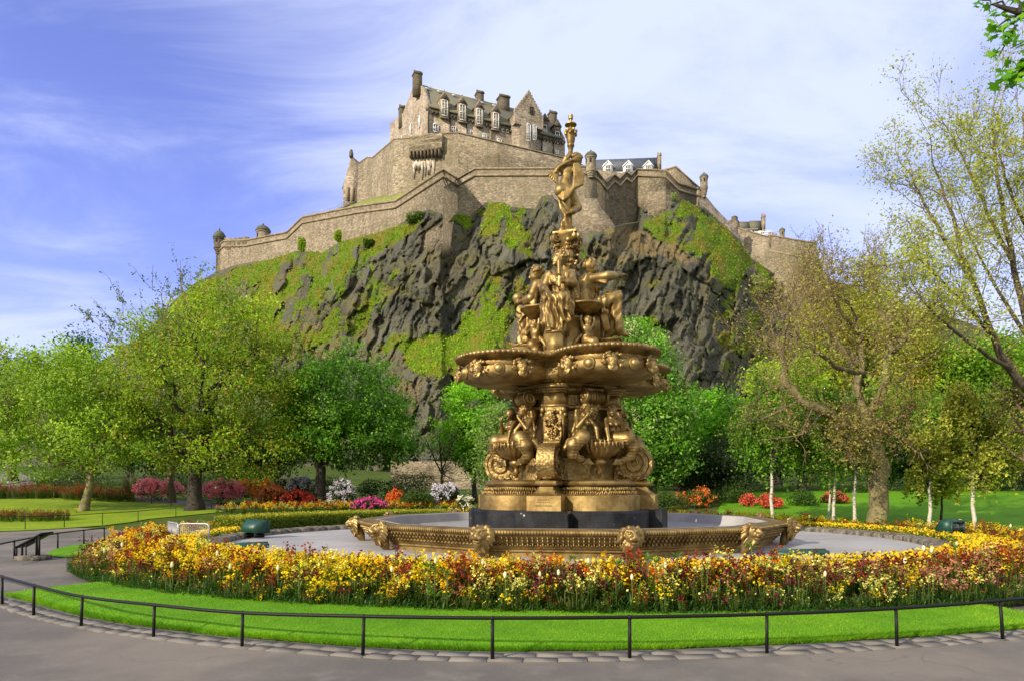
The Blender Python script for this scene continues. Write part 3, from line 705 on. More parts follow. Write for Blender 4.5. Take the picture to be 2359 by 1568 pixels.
# battered buttress under the corner turret
def pxprism(mb, q, Y, depth, dirv=(0, 1, 0)):
    mb.prism(np.array([P(a, b_, Y) for a, b_ in q])[::-1], np.array(dirv)*depth)
bt = MB()
pxprism(bt, [(1312, 560), (1434, 560), (1420, 526), (1402, 500), (1384, 478), (1375, 458), (1318, 458)], 115.5, 6, (.05, 1, 0))
under(bt.build('buttress', M['stone']), cw)
for args in ((505.5, 526, 549, 572, 588, 150.0, 24, M['soot_shade']), (1360.5, 346, 361, 396, 413, 116.2, 23.5, M['stone']), (1621, 397, 409, 432, 458, 126.0, 16.5, M['stone'])):
    under(bartizan(None, *args), cw)

def thing(name, loc, label, cat, **kw): return empty(name, loc, label=label, cat=cat, **kw)
# upper ward: rubble retaining wall in front of the hall
uw = thing('ward_wall', P(1054, 400, 125), 'high rubble retaining wall below the great hall, with a corbelled box and white streaks', 'castle wall')
UP = [(826, 378, 148), (846, 364, 146), (858, 365, 144), (908, 322, 130.5), (942, 320, 128), (1017, 310, 126.4), (1054, 307, 125), (1302, 366, 134.5), (1345, 384, 138)]
up = wall_pts(UP); b_ = MB(); add_wall(b_, up, up[:, 2] - np.array([16, 16, 17, 19, 19, 17, 17, 12, 8]), 2.0, 0.06); under(b_.build('wall', M['upper_stone']), uw)
pb = MB(); add_band(pb, up, -0.02, 0.22, 0.12, 2.1); under(pb.build('coping', M['coping']), uw)
bx = MB(); q = wall_pts([(942, 312, 126.4), (1017, 306, 124.9)]); add_wall(bx, q, q[:, 2] - 3.0, 1.6); bxo = under(bx.build('corbelled_box', M['upper_stone']), uw)
cb = MB()
for k in range(9):
    p = q[0] + (q[1] - q[0])*(k + .5)/9; cb.box((p[0], p[1] + .75, p[2] - 3.55), (.32, 1.5, 1.1), rotz(math.atan2(q[1][1] - q[0][1], q[1][0] - q[0][0])))
under(cb.build('corbel', M['soot_shade']), uw)
m, t, b, o = new_mat('lime_streaks'); b.inputs['Roughness'].default_value = .9
t.put(b.inputs['Base Color'], t.mix(t.mr(t.noise(geopos(t), 1.5, 5, .7), .35, .6), (.66, .64, .58), (.42, .34, .24))); M['lime'] = m
ls = MB()
for k in range(13):
    u_ = .12 + .6*k/12 + random.uniform(-.02, .02); p = q[0] + (q[1] - q[0])*u_; L = random.uniform(1.6, 4.2); wq = random.uniform(.14, .40)
    ls.prism([(p[0] - wq, p[1] + .95, p[2] - 4.0), (p[0] + wq, p[1] + .95, p[2] - 4.0), (p[0] + wq*.5, p[1] + .85, p[2] - 4.0 - L*.7), (p[0], p[1] + .8, p[2] - 4 - L)], (0, .75, 0))
under(ls.build('lime_streak', M['lime']), uw)
dm = MB()
for px in (1118, 1182):
    for k in range(6):
        c = P(px + random.uniform(-2, 2), 339 + (px - 1118)*.28 + k*9.5, 126.5 + (px - 1054)*.0383 - .66 - k*.05); dm.box(c, (1.2*random.uniform(.6, 1.1), .62, .34), rotz(.38))
under(dm.build('weep_hole', M['dark']), uw)

# the great hall
HA = np.array([-17.2, 136.0]); Hd = np.array([.908, .419]); Hb = np.array([-.419, .908])
def HL(s, v, z): q = HA + Hd*s + Hb*v; return np.array([q[0], q[1], z])
def Hs(px, v=0.0):
    k = (px - CX)/FPX; a = HA + Hb*v; return (k*a[1] - a[0])/(Hd[0] - k*Hd[1])
def Hz(px, py, v=0.0): q = HL(Hs(px, v), v, 0); return EYE + (HY - py)/FPX*q[1]
HM = rotz(math.atan2(Hd[1], Hd[0]))
hall = thing('castle_hall', HL(15, 5, 62), 'great hall of pale sandstone with steep roof, dormers, chimneys and gabled stair tower', 'castle')
ZE, ZR, HLEN = 77.9, 84.6, 31.7
b_ = MB(); b_.box((HL(HLEN/2, 5.3, 0) + [0, 0, (60 + ZE)/2]), (HLEN, 10.6, ZE - 60), HM)
gb = [HL(HLEN - .6, 0, ZE - .1), HL(HLEN - .6, 10.6, ZE - .1), HL(HLEN - .6, 5.3, ZR + .5)]; b_.prism(gb, HL(.6, 0, 0) - HL(0, 0, 0))
gw = wall_pts([(898, 286, 151.5), (928, 261, 147), (950, 204, 143), (953, 198, 142.4), (970, 198, 140), (973, 206, 139.2), (977, 222, 137.8), (984, 240, 136)]); add_wall(b_, gw, 60, 1.0)
ww = wall_pts([(898, 286, 151.5), (905, 286, 160)]); add_wall(b_, ww[::-1], 60, 1.0)
under(b_.build('wall', M['hall_stone']), hall)
rf_ = MB()
for s0, s1 in ((0.4, HLEN - .7),):
    rf_.rings(np.array([[HL(s, -.45, ZE - .35), HL(s, 5.3, ZR), HL(s, 11.0, ZE - .35), HL(s, 11.0, ZE - .75), HL(s, 5.3, ZR - .4), HL(s, -.45, ZE - .75)] for s in (s0, s1)]))
m, t, b, o = new_mat('mossy_slate'); v = geopos(t); n = t.noise(v, .45, 5, .6); f = t.noise(t.mapping(v, (1, 1, 3)), 2.5, 4, .7)
c = t.mix(t.mr(n, .38, .62), (.105, .105, .10), (.135, .125, .06)); c = t.mix(t.mr(f, .5, .7, 0, .6), c, (.055, .055, .055)); t.put(b.inputs['Base Color'], c); b.inputs['Roughness'].default_value = .8; M['mossy_slate'] = m
roof = under(rf_.build('roof', M['mossy_slate']), hall)
sk = MB()
for px in (985, 1013, 1047, 1112, 1140): # lead skylights and ridge flashings
    s = Hs(px, 3.8); sk.box(HL(s, 4.7 - .6, ZR - 1.02), (.95, .5, .12), HM @ np.array(Matrix.Rotation(rad(51), 3, 'X')))
sk.tube([HL(.5, 5.3, ZR + .02), HL(HLEN - 1, 5.3, ZR + .02)], .13, 6); under(sk.build('lead_flashing', M['lead']), hall)
ev = MB(); ev.box(HL(HLEN/2, -.12, ZE - 1.0), (HLEN, .3, .5), HM)
for k in range(40): ev.box(HL(.6 + k*.78, -.2, ZE - 1.5), (.3, .35, .45), HM)
under(ev.build('eaves_course', M['soot_shade']), hall)
def window(parent, c, w_, h_, Mx, bars=(2, 4), mat=None, inset=.1):
    fr = MB(); t_ = .09
    def q(x, z, sx, sz, y=0, sy=.14): fr.box(np.asarray(c) + np.asarray(Mx) @ np.array([x, y, z]), (sx, sy, sz), Mx)
    q(-w_/2, 0, t_, h_); q(w_/2, 0, t_, h_); q(0, h_/2, w_ + t_, t_*1.3); q(0, -h_/2, w_ + t_, t_*1.3); q(0, 0, w_, .1, -.01)
    for k in range(1, bars[0]): q(-w_/2 + w_*k/bars[0], 0, .06, h_, .02, .1)
    for k in range(1, bars[1]): q(0, -h_/2 + h_*k/bars[1], w_, .05, .02, .1)
    f = fr.build('window', mat or M['white'])
    p = MB().box(np.asarray(c) + np.asarray(Mx) @ np.array([0, .07, 0]), (w_, .06, h_), Mx).build('pane', M['pane'], f)
    if parent is not None: under(f, parent)
    return f
for px in (1022, 1063, 1102, 1140):
    s = Hs(px); z0, z1 = ZE - 2.0, ZE + 1.55
    d = MB(); d.box(HL(s, 1.1, (z0 + z1)/2), (1.9, 3.2, z1 - z0), HM)
    d.prism([HL(s - 1.15, -.6, z1), HL(s + 1.15, -.6, z1), HL(s, -.6, z1 + 1.75)], HL(0, 3.4, 0) - HL(0, 0, 0))
    d.ball(HL(s, -.2, z1 + 1.9), .16)
    d.box(HL(s, -.32, z0 - .1), (1.9, .4, .2), HM)
    dm_ = under(d.build('dormer', M['hall_stone']), hall)
    fr = window(None, HL(s, -.53, (z0 + z1)/2 + .05), 1.15, z1 - z0 - .45, HM, (2, 5)); fr.parent = dm_; 
    pd = MB(); pd.prism([HL(s - .85, -.66, z1 + .12), HL(s + .85, -.66, z1 + .12), HL(s, -.66, z1 + 1.4)], HL(0, .2, 0) - HL(0, 0, 0)); pp = pd.build('pediment', M['soot_shade'], dm_)
for px, py, w_, h_ in ((1003, 296, 1.0, 1.5), (1044, 300, .9, 1.2), (1078, 306, .9, .9), (1116, 316, .9, .9), (1150, 327, .9, .9), (1157, 299, .55, 1.1), (1168, 301, .55, 1.1), (1254, 303, .95, 2.5), (1283, 318, .95, 2.5), (1252, 345, .9, .7), (1282, 352, .9, .7)):
    window(hall, HL(Hs(px), -.09, Hz(px, py)), w_, h_, HM, (2, 3))
for px in (1254, 1283):
    s = Hs(px); d = MB(); zz = Hz(px, 287 if px == 1254 else 301); d.box(HL(s, .9, zz), (1.7, 2.1, 1.6), HM); d.prism([HL(s - 1.05, -.3, zz + .8), HL(s + 1.05, -.3, zz + .8), HL(s, -.3, zz + 2.3)], HL(0, 3, 0) - HL(0, 0, 0)); under(d.build('dormer', M['soot_shade']), hall)
for px, py, w_, h_ in ((945, 300, .8, 2.2), (965, 282, .8, 2.2), (964, 322, .7, 1.4), (925, 322, .6, 1.2)):
    Yw = np.interp(px, [898, 928, 950, 984], [151.5, 147, 143, 136]) - .25; window(hall, P(px, py, Yw), w_, h_, rotz(-1.15), (2, 4))
dp = MB()
for px in (986, 1036, 1074, 1132, 1182, 1247, 1274): s = Hs(px); dp.tube([HL(s, -.2, 61), HL(s, -.2, ZE - .8)], .11, 6)
under(dp.build('downpipe', M['iron']), hall)
# chimneys
def chimney(px, py0, py1, wpx, Y, dep=1.3, parent=hall, mat='soot_shade', rot=HM):
    c = P(px, py1, Y); zt = P(px, py0, Y)[2]; w_ = wpx/FPX*Y; b_ = MB()
    b_.box((c[0], c[1], (c[2] - 2 + zt - .5)/2), (w_*.9, dep, zt - .5 - c[2] + 2), rot); b_.box((c[0], c[1], zt - .38), (w_*1.04, dep*1.15, .3), rot); b_.box((c[0], c[1], zt - .12), (w_*.9, dep, .24), rot)
    n = max(2, int(w_/.8))
    for k in range(n): b_.lathe([(.17, zt - .05), (.14, zt + .45)], 8, tuple(np.array([c[0], c[1], 0]) + np.asarray(rot) @ np.array([-w_*.36 + w_*.72*k/(n - 1), 0, 0])))
    return under(b_.build('chimney', M[mat]), parent)
chimney(961, 169, 200, 20, 140.6, 1.5); chimney(1104, 214, 236, 17, 147, 1.6); chimney(1159, 224, 250, 25, 148.5, 2.0); chimney(1272, 260, 282, 18, 153, 1.4); chimney(926, 247, 275, 15, 148, 1.3)
# stair tower
tw = MB(); s0, s1, vf = Hs(1186, -2.2), Hs(1251, -2.2), -2.2; sc = (s0 + s1)/2; zt = Hz(1222, 268, -2.2); za = Hz(1222, 216, -2.2); zc = Hz(1222, 293, -2.2)
tw.box(HL(sc, 2.4, (zc + zt)/2), (s1 - s0, 9.2, zt - zc), HM)
tw.prism([HL(s0, vf, zt), HL(s1, vf, zt), HL(sc + .1, vf, za), HL(sc - .1, vf, za)], HL(0, .7, 0) - HL(0, 0, 0))
for k in range(9):   # crow steps
    u_ = (k + .5)/9; z_ = zt + (za - zt)*u_
    for sgn, e_ in ((1, s1), (-1, s0)): tw.box(HL(e_ + (sc - e_)*u_, vf + .34, z_ + .14), ((s1 - s0)/18 + .05, .75, (za - zt)/9 + .2), HM)
ct = HL(sc - .2, .9, 0); rt = (s1 - s0)/2*.90
tw.lathe([(rt, 60), (rt, zc - 2.6), (rt*1.03, zc - 1.6), (rt*1.12, zc - .6), (rt*1.16, zc)], 28, (ct[0], ct[1], 0), None)
tw.ball(HL(sc, vf + .3, za + .5), (.22, .22, .4)); tw.box(HL(sc, vf + .3, za + .15), (.5, .6, .3), HM)
two = under(tw.build('stair_tower', M['hall_stone']), hall); auto_smooth(two, 30)
tr = MB(); tr.rings(np.array([[HL(s0 - .2, v_, zt - .1), HL(sc, v_, za - .25), HL(s1 + .2, v_, zt - .1)] for v_ in (vf + .7, 7.5)])); rr_ = tr.build('tower_roof', M['mossy_slate'], two)
for px, py, w_, h_, v_ in ((1217.5, 306, .75, 3.4, -2.6), (1231, 306, .7, 3.0, -2.55)):
    s = Hs(px, v_); f = window(None, HL(s, v_, Hz(px, py, v_)), w_, h_, HM, (2, 6)); f.parent = two
f = window(None, HL(Hs(1224, vf), vf - .04, Hz(1224, 256, vf)), .9, 1.5, HM, (2, 2), M['soot_shade']); f.parent = two

# small gabled house on the left shoulder
gh = thing('gabled_house', P(810, 470, 150), 'small stone gable with a dark roof standing at the end of the ward wall', 'building')
b_ = MB(); pxprism(b_, [(791, 482), (828, 476), (828, 412), (812, 362), (808, 362), (789, 434)], 149.2, 8, (.35, .93, 0)); under(b_.build('wall', M['hall_stone']), gh)
b_ = MB(); dv = np.array([.6, .8, 0])*16; a_, c_, e_ = P(810, 365, 149.8), P(830, 416, 149.8), P(787, 436, 149.8)
b_.rings(np.array([[q, p_ + [0, 0, .0], r_] for q, p_, r_ in ((c_, a_, e_), (c_ + dv, a_ + dv, e_ + dv))])); under(b_.build('roof', M['slate']), gh)
b_ = MB(); c = P(809, 358, 149.3); b_.box(c, (.7, .9, 1.2)); b_.ball(c + [0, 0, .9], .34); under(b_.build('finial', M['soot_shade']), gh)
b_ = MB()
for px in (800, 812): b_.box(P(px, 447, 149.1), (.6, .3, 3.0))
under(b_.build('blocked_window', M['coping']), gh)
# ramp wall, handrail, turf bank
rw = MB(); q = wall_pts([(764, 496, 132.5), (789, 478, 140), (822, 463, 144)]); add_wall(rw, q, q[:, 2] - 6, .8)
tag(rw.build('ramp_wall', M['upper_stone']), label='low sloping wall of the ramp that climbs to the small gable', cat='wall')
hr = MB(); q = wall_pts([(707, 497, 136.8), (723, 487, 135.6), (770, 479, 132), (800, 460, 141)])
hr.tube(q, .035, 4); hr.tube(q - [0, 0, .5], .03, 4)
for u_ in np.linspace(0, 3, 13): k = min(2, int(u_)); p = q[k] + (q[k+1] - q[k])*(u_ - k); hr.tube([p, p - [0, 0, 1.3]], .035, 4)
tag(hr.build('handrail', M['zinc']), label='thin grey handrail on top of the curtain wall by the ramp', cat='railing')
lo_ = wall_pts([(770, 489, 131.5), (824, 477.5, 128), (912, 465.5, 121.9), (950, 443, 119)]); hi_ = wall_pts([(790, 482, 140.5), (836, 462, 144.5), (897, 447, 133), (940, 441, 127.6)])
tag(MB().rings(np.array([lo_ - [0, 0, .4], lo_, (lo_ + hi_)/2, hi_, hi_ + [0, 2, 0]]), close=False, caps=False).build('turf_bank', simple_mat('hill_turf', (.17, .19, .035), .9, 0, .4, 1.5), smooth=True), kind='structure')
# free-standing watch tower behind the west end of the wall
wt = thing('watch_tower', P(606, 570, 152), 'squat round watch tower with a dark domed cap behind the curtain wall', 'tower')
under(bartizan(None, 606, 515, 533, 566, 570, 152, 28, M['hall_stone'], 'shaft', (-.75,), P(606, 600, 152)[2]), wt)
b_ = MB(); q = wall_pts([(601, 548, 149), (645, 547, 146)]); add_wall(b_, q, q[:, 2] - 5, 1.2); under(b_.build('low_wall', M['hall_stone']), wt)

# white-dormered slate house behind the right part of the wall
sh = thing('slate_house', P(1446, 400, 150), 'white house with long slate roof and three pointed dormers behind the curtain wall', 'building')
E0, E1, Rr0, Rr1 = P(1368, 392, 150), P(1516, 392, 150), P(1368, 369, 153.5), P(1516, 363.5, 153.5)
b_ = MB(); b_.box(((E0 + E1)/2 + [0, 4, -2.6]), (E1[0] - E0[0], 7.8, 5)); under(b_.build('wall', M['plaster']), sh)
b_ = MB(); b_.rings(np.array([[a_ + [0, -.3, -.15], c_, a_ + [0, 7.5, -.15]] for a_, c_ in ((E0, Rr0), (E1, Rr1))])); under(b_.build('roof', M['slate']), sh)
for px in (1400, 1446.5, 1493):
    c = P(px, 393, 149.4); b_ = MB(); hw = 11/FPX*149; z1 = P(px, 383, 149.4)[2]; za_ = P(px, 372.5, 149.4)[2]
    b_.prism([(c[0] - hw, c[1], c[2] - 1), (c[0] + hw, c[1], c[2] - 1), (c[0] + hw, c[1], z1), (c[0], c[1], za_), (c[0] - hw, c[1], z1)], (0, 3, 0))
    for sg in (-1, 1): b_.prism([(c[0], c[1] - .15, za_ + .25), (c[0], c[1] - .15, za_ - .05), (c[0] + sg*hw*1.2, c[1] - .15, z1 - .35), (c[0] + sg*hw*1.2, c[1] - .15, z1 - .05)], (0, .5, 0))
    d_ = under(b_.build('dormer', M['white']), sh); f = window(None, (c[0], c[1] - .08, c[2] + .25), 1.1, 1.6, np.eye(3), (3, 2)); f.parent = d_
chimney(1518, 357, 372, 8, 150.5, 1.2, sh, 'coping', np.eye(3))
bw_ = thing('inner_wall', P(1556, 400, 126), 'tall inner wall rising behind the sunlit face of the right-hand bastion', 'castle wall')
b_ = MB(); q = wall_pts([(1530, 394, 128.5), (1557, 386.5, 126), (1597, 424, 129.5), (1613, 437, 131)]); add_wall(b_, q, q[:, 2] - 12, 1.4); q = wall_pts([(1372, 391, 129), (1440, 400, 130), (1470, 392, 130.5), (1532, 392, 131)]); add_wall(b_, q, q[:, 2] - 8, 1.4); under(b_.build('wall', M['stone']), bw_)
pb = MB(); q = wall_pts([(1530, 394, 128.5), (1557, 386.5, 126), (1597, 424, 129.5), (1613, 437, 131)]); add_band(pb, q, 0, .25, .15, 1.5); under(pb.build('coping', M['coping']), bw_)
# wall running down to the eastern battery, and the battery itself
dw = thing('stepped_wall', P(1660, 500, 128), 'pale wall stepping down the hillside between two bastions', 'castle wall')
b_ = MB(); q = [(1606, 431, 125.2), (1614, 440, 125.7), (1630, 458, 126.5), (1646, 478, 127.3), (1663, 496, 128.2), (1680, 513, 129.2), (1696, 530, 130.4), (1714, 560, 132)]; q = wall_pts(q); add_wall(b_, q, q[:, 2] - 9, 1.6); under(b_.build('wall', M['hall_stone']), dw)
eb = thing('east_battery', P(1790, 570, 135), 'low rubble battery with an angled corner at the foot of the stepped wall', 'castle wall')
b_ = MB(); q = wall_pts([(1699, 527, 138), (1733, 537, 137), (1767, 547, 136), (1772, 543, 135.9), (1825, 553, 134.8), (1878, 562, 133.8), (1888, 600, 139), (1900, 640, 152)]); add_wall(b_, q, q[:, 2] - 20, 1.8, .04)
for px in (1773, 1780, 1787): q2 = wall_pts([(px - 2.2, 535 + (px - 1773)*.2, 135.8), (px + 2.2, 536 + (px - 1773)*.2, 135.7)]); add_wall(b_, q2, q2[:, 2] - 3, 1)
under(b_.build('wall', M['stone']), eb); pb = MB(); add_band(pb, q[:6], -0.02, .25, .15, 1.8); add_band(pb, q[3:6], -3.2, .3, .2, .4); under(pb.build('coping', M['coping']), eb)
b_ = MB(); q = wall_pts([(1684, 500, 140), (1692, 497, 139.5), (1699, 500, 140)]); add_wall(b_, q, q[:, 2] - 6, 4); under(b_.build('block', M['stone']), eb)
under(bartizan(None, 1801, 524, 531, 552, 556, 136.5, 11, M['stone'], 'bartizan', (-.3,), P(1801, 560, 136.5)[2]), eb)
gt = thing('gatehouse', P(1720, 530, 146), 'grey ridged building with one tall chimney wrapped in scaffolding beyond the battery', 'building')
b_ = MB(); a0, a1 = P(1408, 530, 146), P(1757, 532, 146); b_.box((a0 + a1)/2 + [0, 3, -2], (a1[0] - a0[0], 6, 5)); under(b_.build('wall', M['stone']), gt)
b_ = MB(); r0, r1 = P(1400, 512, 147), P(1755, 511, 147)
for k in range(12):
    u0, u1 = k/12, (k + .96)/12; b_.rings(np.array([[a0 + (a1 - a0)*u + [0, -.2, .2], r0 + (r1 - r0)*u + [0, 0, .2*(k % 2)], a0 + (a1 - a0)*u + [0, 3, .2]] for u in (u0, u1)]))
under(b_.build('roof', M['mossy_slate']), gt); chimney(1757.5, 497, 515, 7, 146, 1.0, gt, 'coping', np.eye(3))
sf = thing('scaffolding', P(1465, 545, 140), 'white scaffold poles and boards in front of the ridged building on the battery', 'scaffold')
b_ = MB()
for px in (1728, 1731, 1748, 1751, 1476): b_.tube([P(px, 548, 140), P(px, 516 if px < 1460 else 532, 140)], .09, 5)
for a_, c_ in (((1726, 536), (1800, 534)), ((1745, 528), (1476, 537)), ((1726, 541), (1790, 541))): b_.tube([P(*a_, 140), P(*c_, 140)], .1, 5)
for k in range(6): b_.tube([P(1748 + k*4, 545, 140), P(1756 + k*4, 530, 140)], .05, 4)
under(b_.build('pole', M['white']), sf); b_ = MB(); b_.box(P(1472, 533, 140), (6.5, 1, .2)); under(b_.build('board', M['lead']), sf)
# ------------------------------------------------------------------ sculpture tool: blended solids on a grid, skinned as one surface
class SDF:
    def __init__(s, lo, hi, h):
        s.lo = np.array(lo, float); s.h = h; s.n = np.ceil((np.array(hi, float) - s.lo)/h).astype(int) + 1
        s.d = np.full(s.n, 9.0)
    def reg(s, lo, hi, pad):
        a = np.clip(np.floor((np.asarray(lo) - pad - s.lo)/s.h).astype(int), 0, s.n - 1); b = np.clip(np.ceil((np.asarray(hi) + pad - s.lo)/s.h).astype(int) + 1, 1, s.n)
        sl = tuple(slice(p, max(q, p + 1)) for p, q in zip(a, b))
        g = [s.lo[k] + s.h*np.arange(sl[k].start, sl[k].stop) for k in range(3)]
        return sl, np.stack(np.meshgrid(*g, indexing='ij'), -1)
    def _u(s, sl, p, k, cut=False):
        d = s.d[sl]
        if cut: d, p = -d, p
        h = np.clip(.5 + .5*(p - d)/k, 0, 1) if not cut else np.clip(.5 + .5*(p - d)/k, 0, 1)
        r = p*(1 - h) + d*h - k*h*(1 - h)
        s.d[sl] = -r if cut else r
    def cap(s, a, b, ra, rb=None, k=.03, cut=False):
        a, b = np.array(a, float), np.array(b, float); rb = ra if rb is None else rb
        sl, X = s.reg(np.minimum(a, b), np.maximum(a, b), max(ra, rb) + 2*k + 2*s.h)
        ba = b - a; t = np.clip(((X - a) @ ba)/(ba @ ba + 1e-9), 0, 1)
        s._u(sl, np.linalg.norm(X - a - t[..., None]*ba, axis=-1) - (ra + (rb - ra)*t), k, cut); return s
    def path(s, pts, r, k=.02):
        r = np.broadcast_to(np.asarray(r, float), (len(pts),))
        for i in range(len(pts) - 1): s.cap(pts[i], pts[i+1], r[i], r[i+1], k)
        return s
    def ell(s, c, r, k=.03, Mx=None, cut=False):
        c = np.array(c, float); r = np.broadcast_to(np.asarray(r, float), (3,)); sl, X = s.reg(c, c, r.max() + 2*k + 2*s.h)
        q = X - c
        if Mx is not None: q = q @ np.asarray(Mx)
        k0 = np.linalg.norm(q/r, axis=-1); k1 = np.linalg.norm(q/(r*r), axis=-1) + 1e-9
        s._u(sl, k0*(k0 - 1)/k1, k, cut); return s
    def box(s, c, hs, rnd=.01, k=.01, Mx=None):
        c = np.array(c, float); hs = np.array(hs, float); sl, X = s.reg(c, c, np.linalg.norm(hs) + 2*k + 2*s.h); q = X - c
        if Mx is not None: q = q @ np.asarray(Mx)
        q = np.abs(q) - hs + rnd; s._u(sl, np.linalg.norm(np.maximum(q, 0), axis=-1) + np.minimum(q.max(-1), 0) - rnd, k); return s
    def folds(s, lo, hi, f, amp):
        """f(X) -> -1..1: drapery folds pressed into the surface inside a box"""
        sl, X = s.reg(lo, hi, 0); w_ = 1
        for k in range(3):
            t = (X[..., k] - lo[k])/(hi[k] - lo[k]); w_ = w_*sstep(t, 0, .18)*sstep(1 - t, 0, .18)
        s.d[sl] = s.d[sl] - amp*w_*f(X); return s
    def mesh(s, name):
        d = s.d; n = np.array(d.shape); ins = d < 0
        idx = np.full(n - 1, -1, int)
        c8 = [(a, b, c) for a in (0, 1) for b in (0, 1) for c in (0, 1)]
        cnt = sum(ins[a:n[0]-1+a, b:n[1]-1+b, c:n[2]-1+c].astype(int) for a, b, c in c8)
        act = np.argwhere((cnt > 0) & (cnt < 8)); idx[tuple(act.T)] = np.arange(len(act))
        acc = np.zeros((len(act), 3)); num = np.zeros(len(act))
        for a in c8:
            for ax in range(3):
                if a[ax]: continue
                b = list(a); b[ax] = 1
                da = d[tuple((act + a).T)]; db = d[tuple((act + b).T)]; m = (da < 0) != (db < 0)
                t = np.where(m, da/np.where(m, da - db, 1), 0); p = np.tile(np.array(a, float), (len(act), 1)); p[:, ax] += t
                acc[m] += p[m]; num[m] += 1
        V = s.lo + s.h*(act + acc/num[:, None]); Q = []
        for ax in range(3):
            u, v = (ax + 1) % 3, (ax + 2) % 3
            e = [slice(0, n[k]) for k in range(3)]; e0, e1 = list(e), list(e); e0[ax] = slice(0, n[ax]-1); e1[ax] = slice(1, n[ax])
            A, B = ins[tuple(e0)], ins[tuple(e1)]; ed = np.argwhere(A != B)
            ed = ed[(ed[:, u] > 0) & (ed[:, v] > 0) & (ed[:, u] < n[u]-1) & (ed[:, v] < n[v]-1)]
            fl = A[tuple(ed.T)]; o_ = np.zeros(3, int)
            def at(du, dv): q = ed.copy(); q[:, u] += du; q[:, v] += dv; return idx[tuple(q.T)]
            q = np.stack([at(-1, -1), at(0, -1), at(0, 0), at(-1, 0)], 1); q[~fl] = q[~fl][:, ::-1]; Q.append(q)
        return mesh(name, V, [np.vstack(Q)], smooth=True)

def head(S, c, r, face=(0, -1, 0), up=(0, 0, 1), hair='waves', seed=0, beard=False):
    """a head of radius about r at c looking along face"""
    c = np.array(c, float); f = np.array(face, float); f /= np.linalg.norm(f); u = np.array(up, float); u -= f*(u @ f); u /= np.linalg.norm(u); x = np.cross(f, u)
    Mx = np.stack([x, f, u], 1); L = lambda a, b, d_: c + r*(x*a + f*b + u*d_)
    S.ell(c, (r*.80, r*.95, r*1.08), .02, Mx); S.ell(L(0, .35, -.45), (r*.58, r*.55, r*.62), .05*r/.16, Mx)
    S.cap(L(0, .92, .12), L(0, 1.12, -.28), r*.09, r*.17, r*.08); S.ell(L(0, .80, -.92), (r*.24, r*.22, r*.2), r*.15)
    S.ell(L(0, .93, -.58), (r*.27, r*.10, r*.09), r*.06, Mx)
    for sg in (-1, 1):
        S.ell(L(sg*.34, .93, .05), (r*.2, r*.12, r*.13), r*.08, Mx, cut=True); S.ell(L(sg*.33, .83, .04), (r*.15, r*.1, r*.1), r*.03, Mx)
        S.cap(L(sg*.12, .97, .24), L(sg*.58, .80, .26), r*.09, r*.06, r*.08); S.ell(L(sg*.82, -.02, -.1), (r*.10, r*.18, r*.28), r*.04, Mx)
    g = np.random.default_rng(seed)
    if hair:
        S.ell(L(0, -.2, .30), (r*.98, r*1.02, r*.98), .02, Mx)
        for k in range(46):
            th = g.uniform(0, 2*np.pi); ph = g.uniform(-.2, 1.4); v_ = np.array([math.cos(th)*math.cos(ph), math.sin(th)*math.cos(ph), math.sin(ph)])
            if v_[1] > .35 and v_[2] < .55: continue
            p = L(v_[0]*1.0, v_[1]*1.08 - .15, v_[2]*1.05 + .22); S.ell(p, r*g.uniform(.15, .27), r*.05)
        S.ell(L(0, -1.05, .05), (r*.5, r*.42, r*.45), r*.15, Mx)
    if beard:
        for k in range(22):
            a_ = g.uniform(-.75, .75); S.cap(L(a_, .75 - abs(a_)*.4, -.75), L(a_*.8, .75, -1.25 - g.uniform(0, .35)*(1 - abs(a_))), r*.15, r*.07, r*.06)
def hand(S, w_, dirv, r=.05, curl=(0, 0, -1)):
    """palm, four fingers of different lengths and a thumb from the side of the palm"""
    w_ = np.array(w_, float); d = np.array(dirv, float); d /= np.linalg.norm(d); n = np.array(curl, float); n -= d*(n @ d); n /= np.linalg.norm(n) + 1e-9; s_ = np.cross(d, n)
    S.ell(w_ + d*r*1.2, (r*1.0,)*3, r*.3)
    for k, L in enumerate((1.5, 1.8, 1.7, 1.3)):
        b = w_ + d*r*1.9 + s_*r*(k - 1.5)*.52; m_ = b + d*r*L*.55 + n*r*.25; S.cap(b, m_, r*.30, r*.27, r*.1); S.cap(m_, m_ + d*r*L*.35 + n*r*.6, r*.27, r*.2, r*.1)
    b = w_ + d*r*.7 + s_*r*-.95; S.cap(b, b + d*r*.9 - s_*r*.6 + n*r*.4, r*.3, r*.24, r*.15)

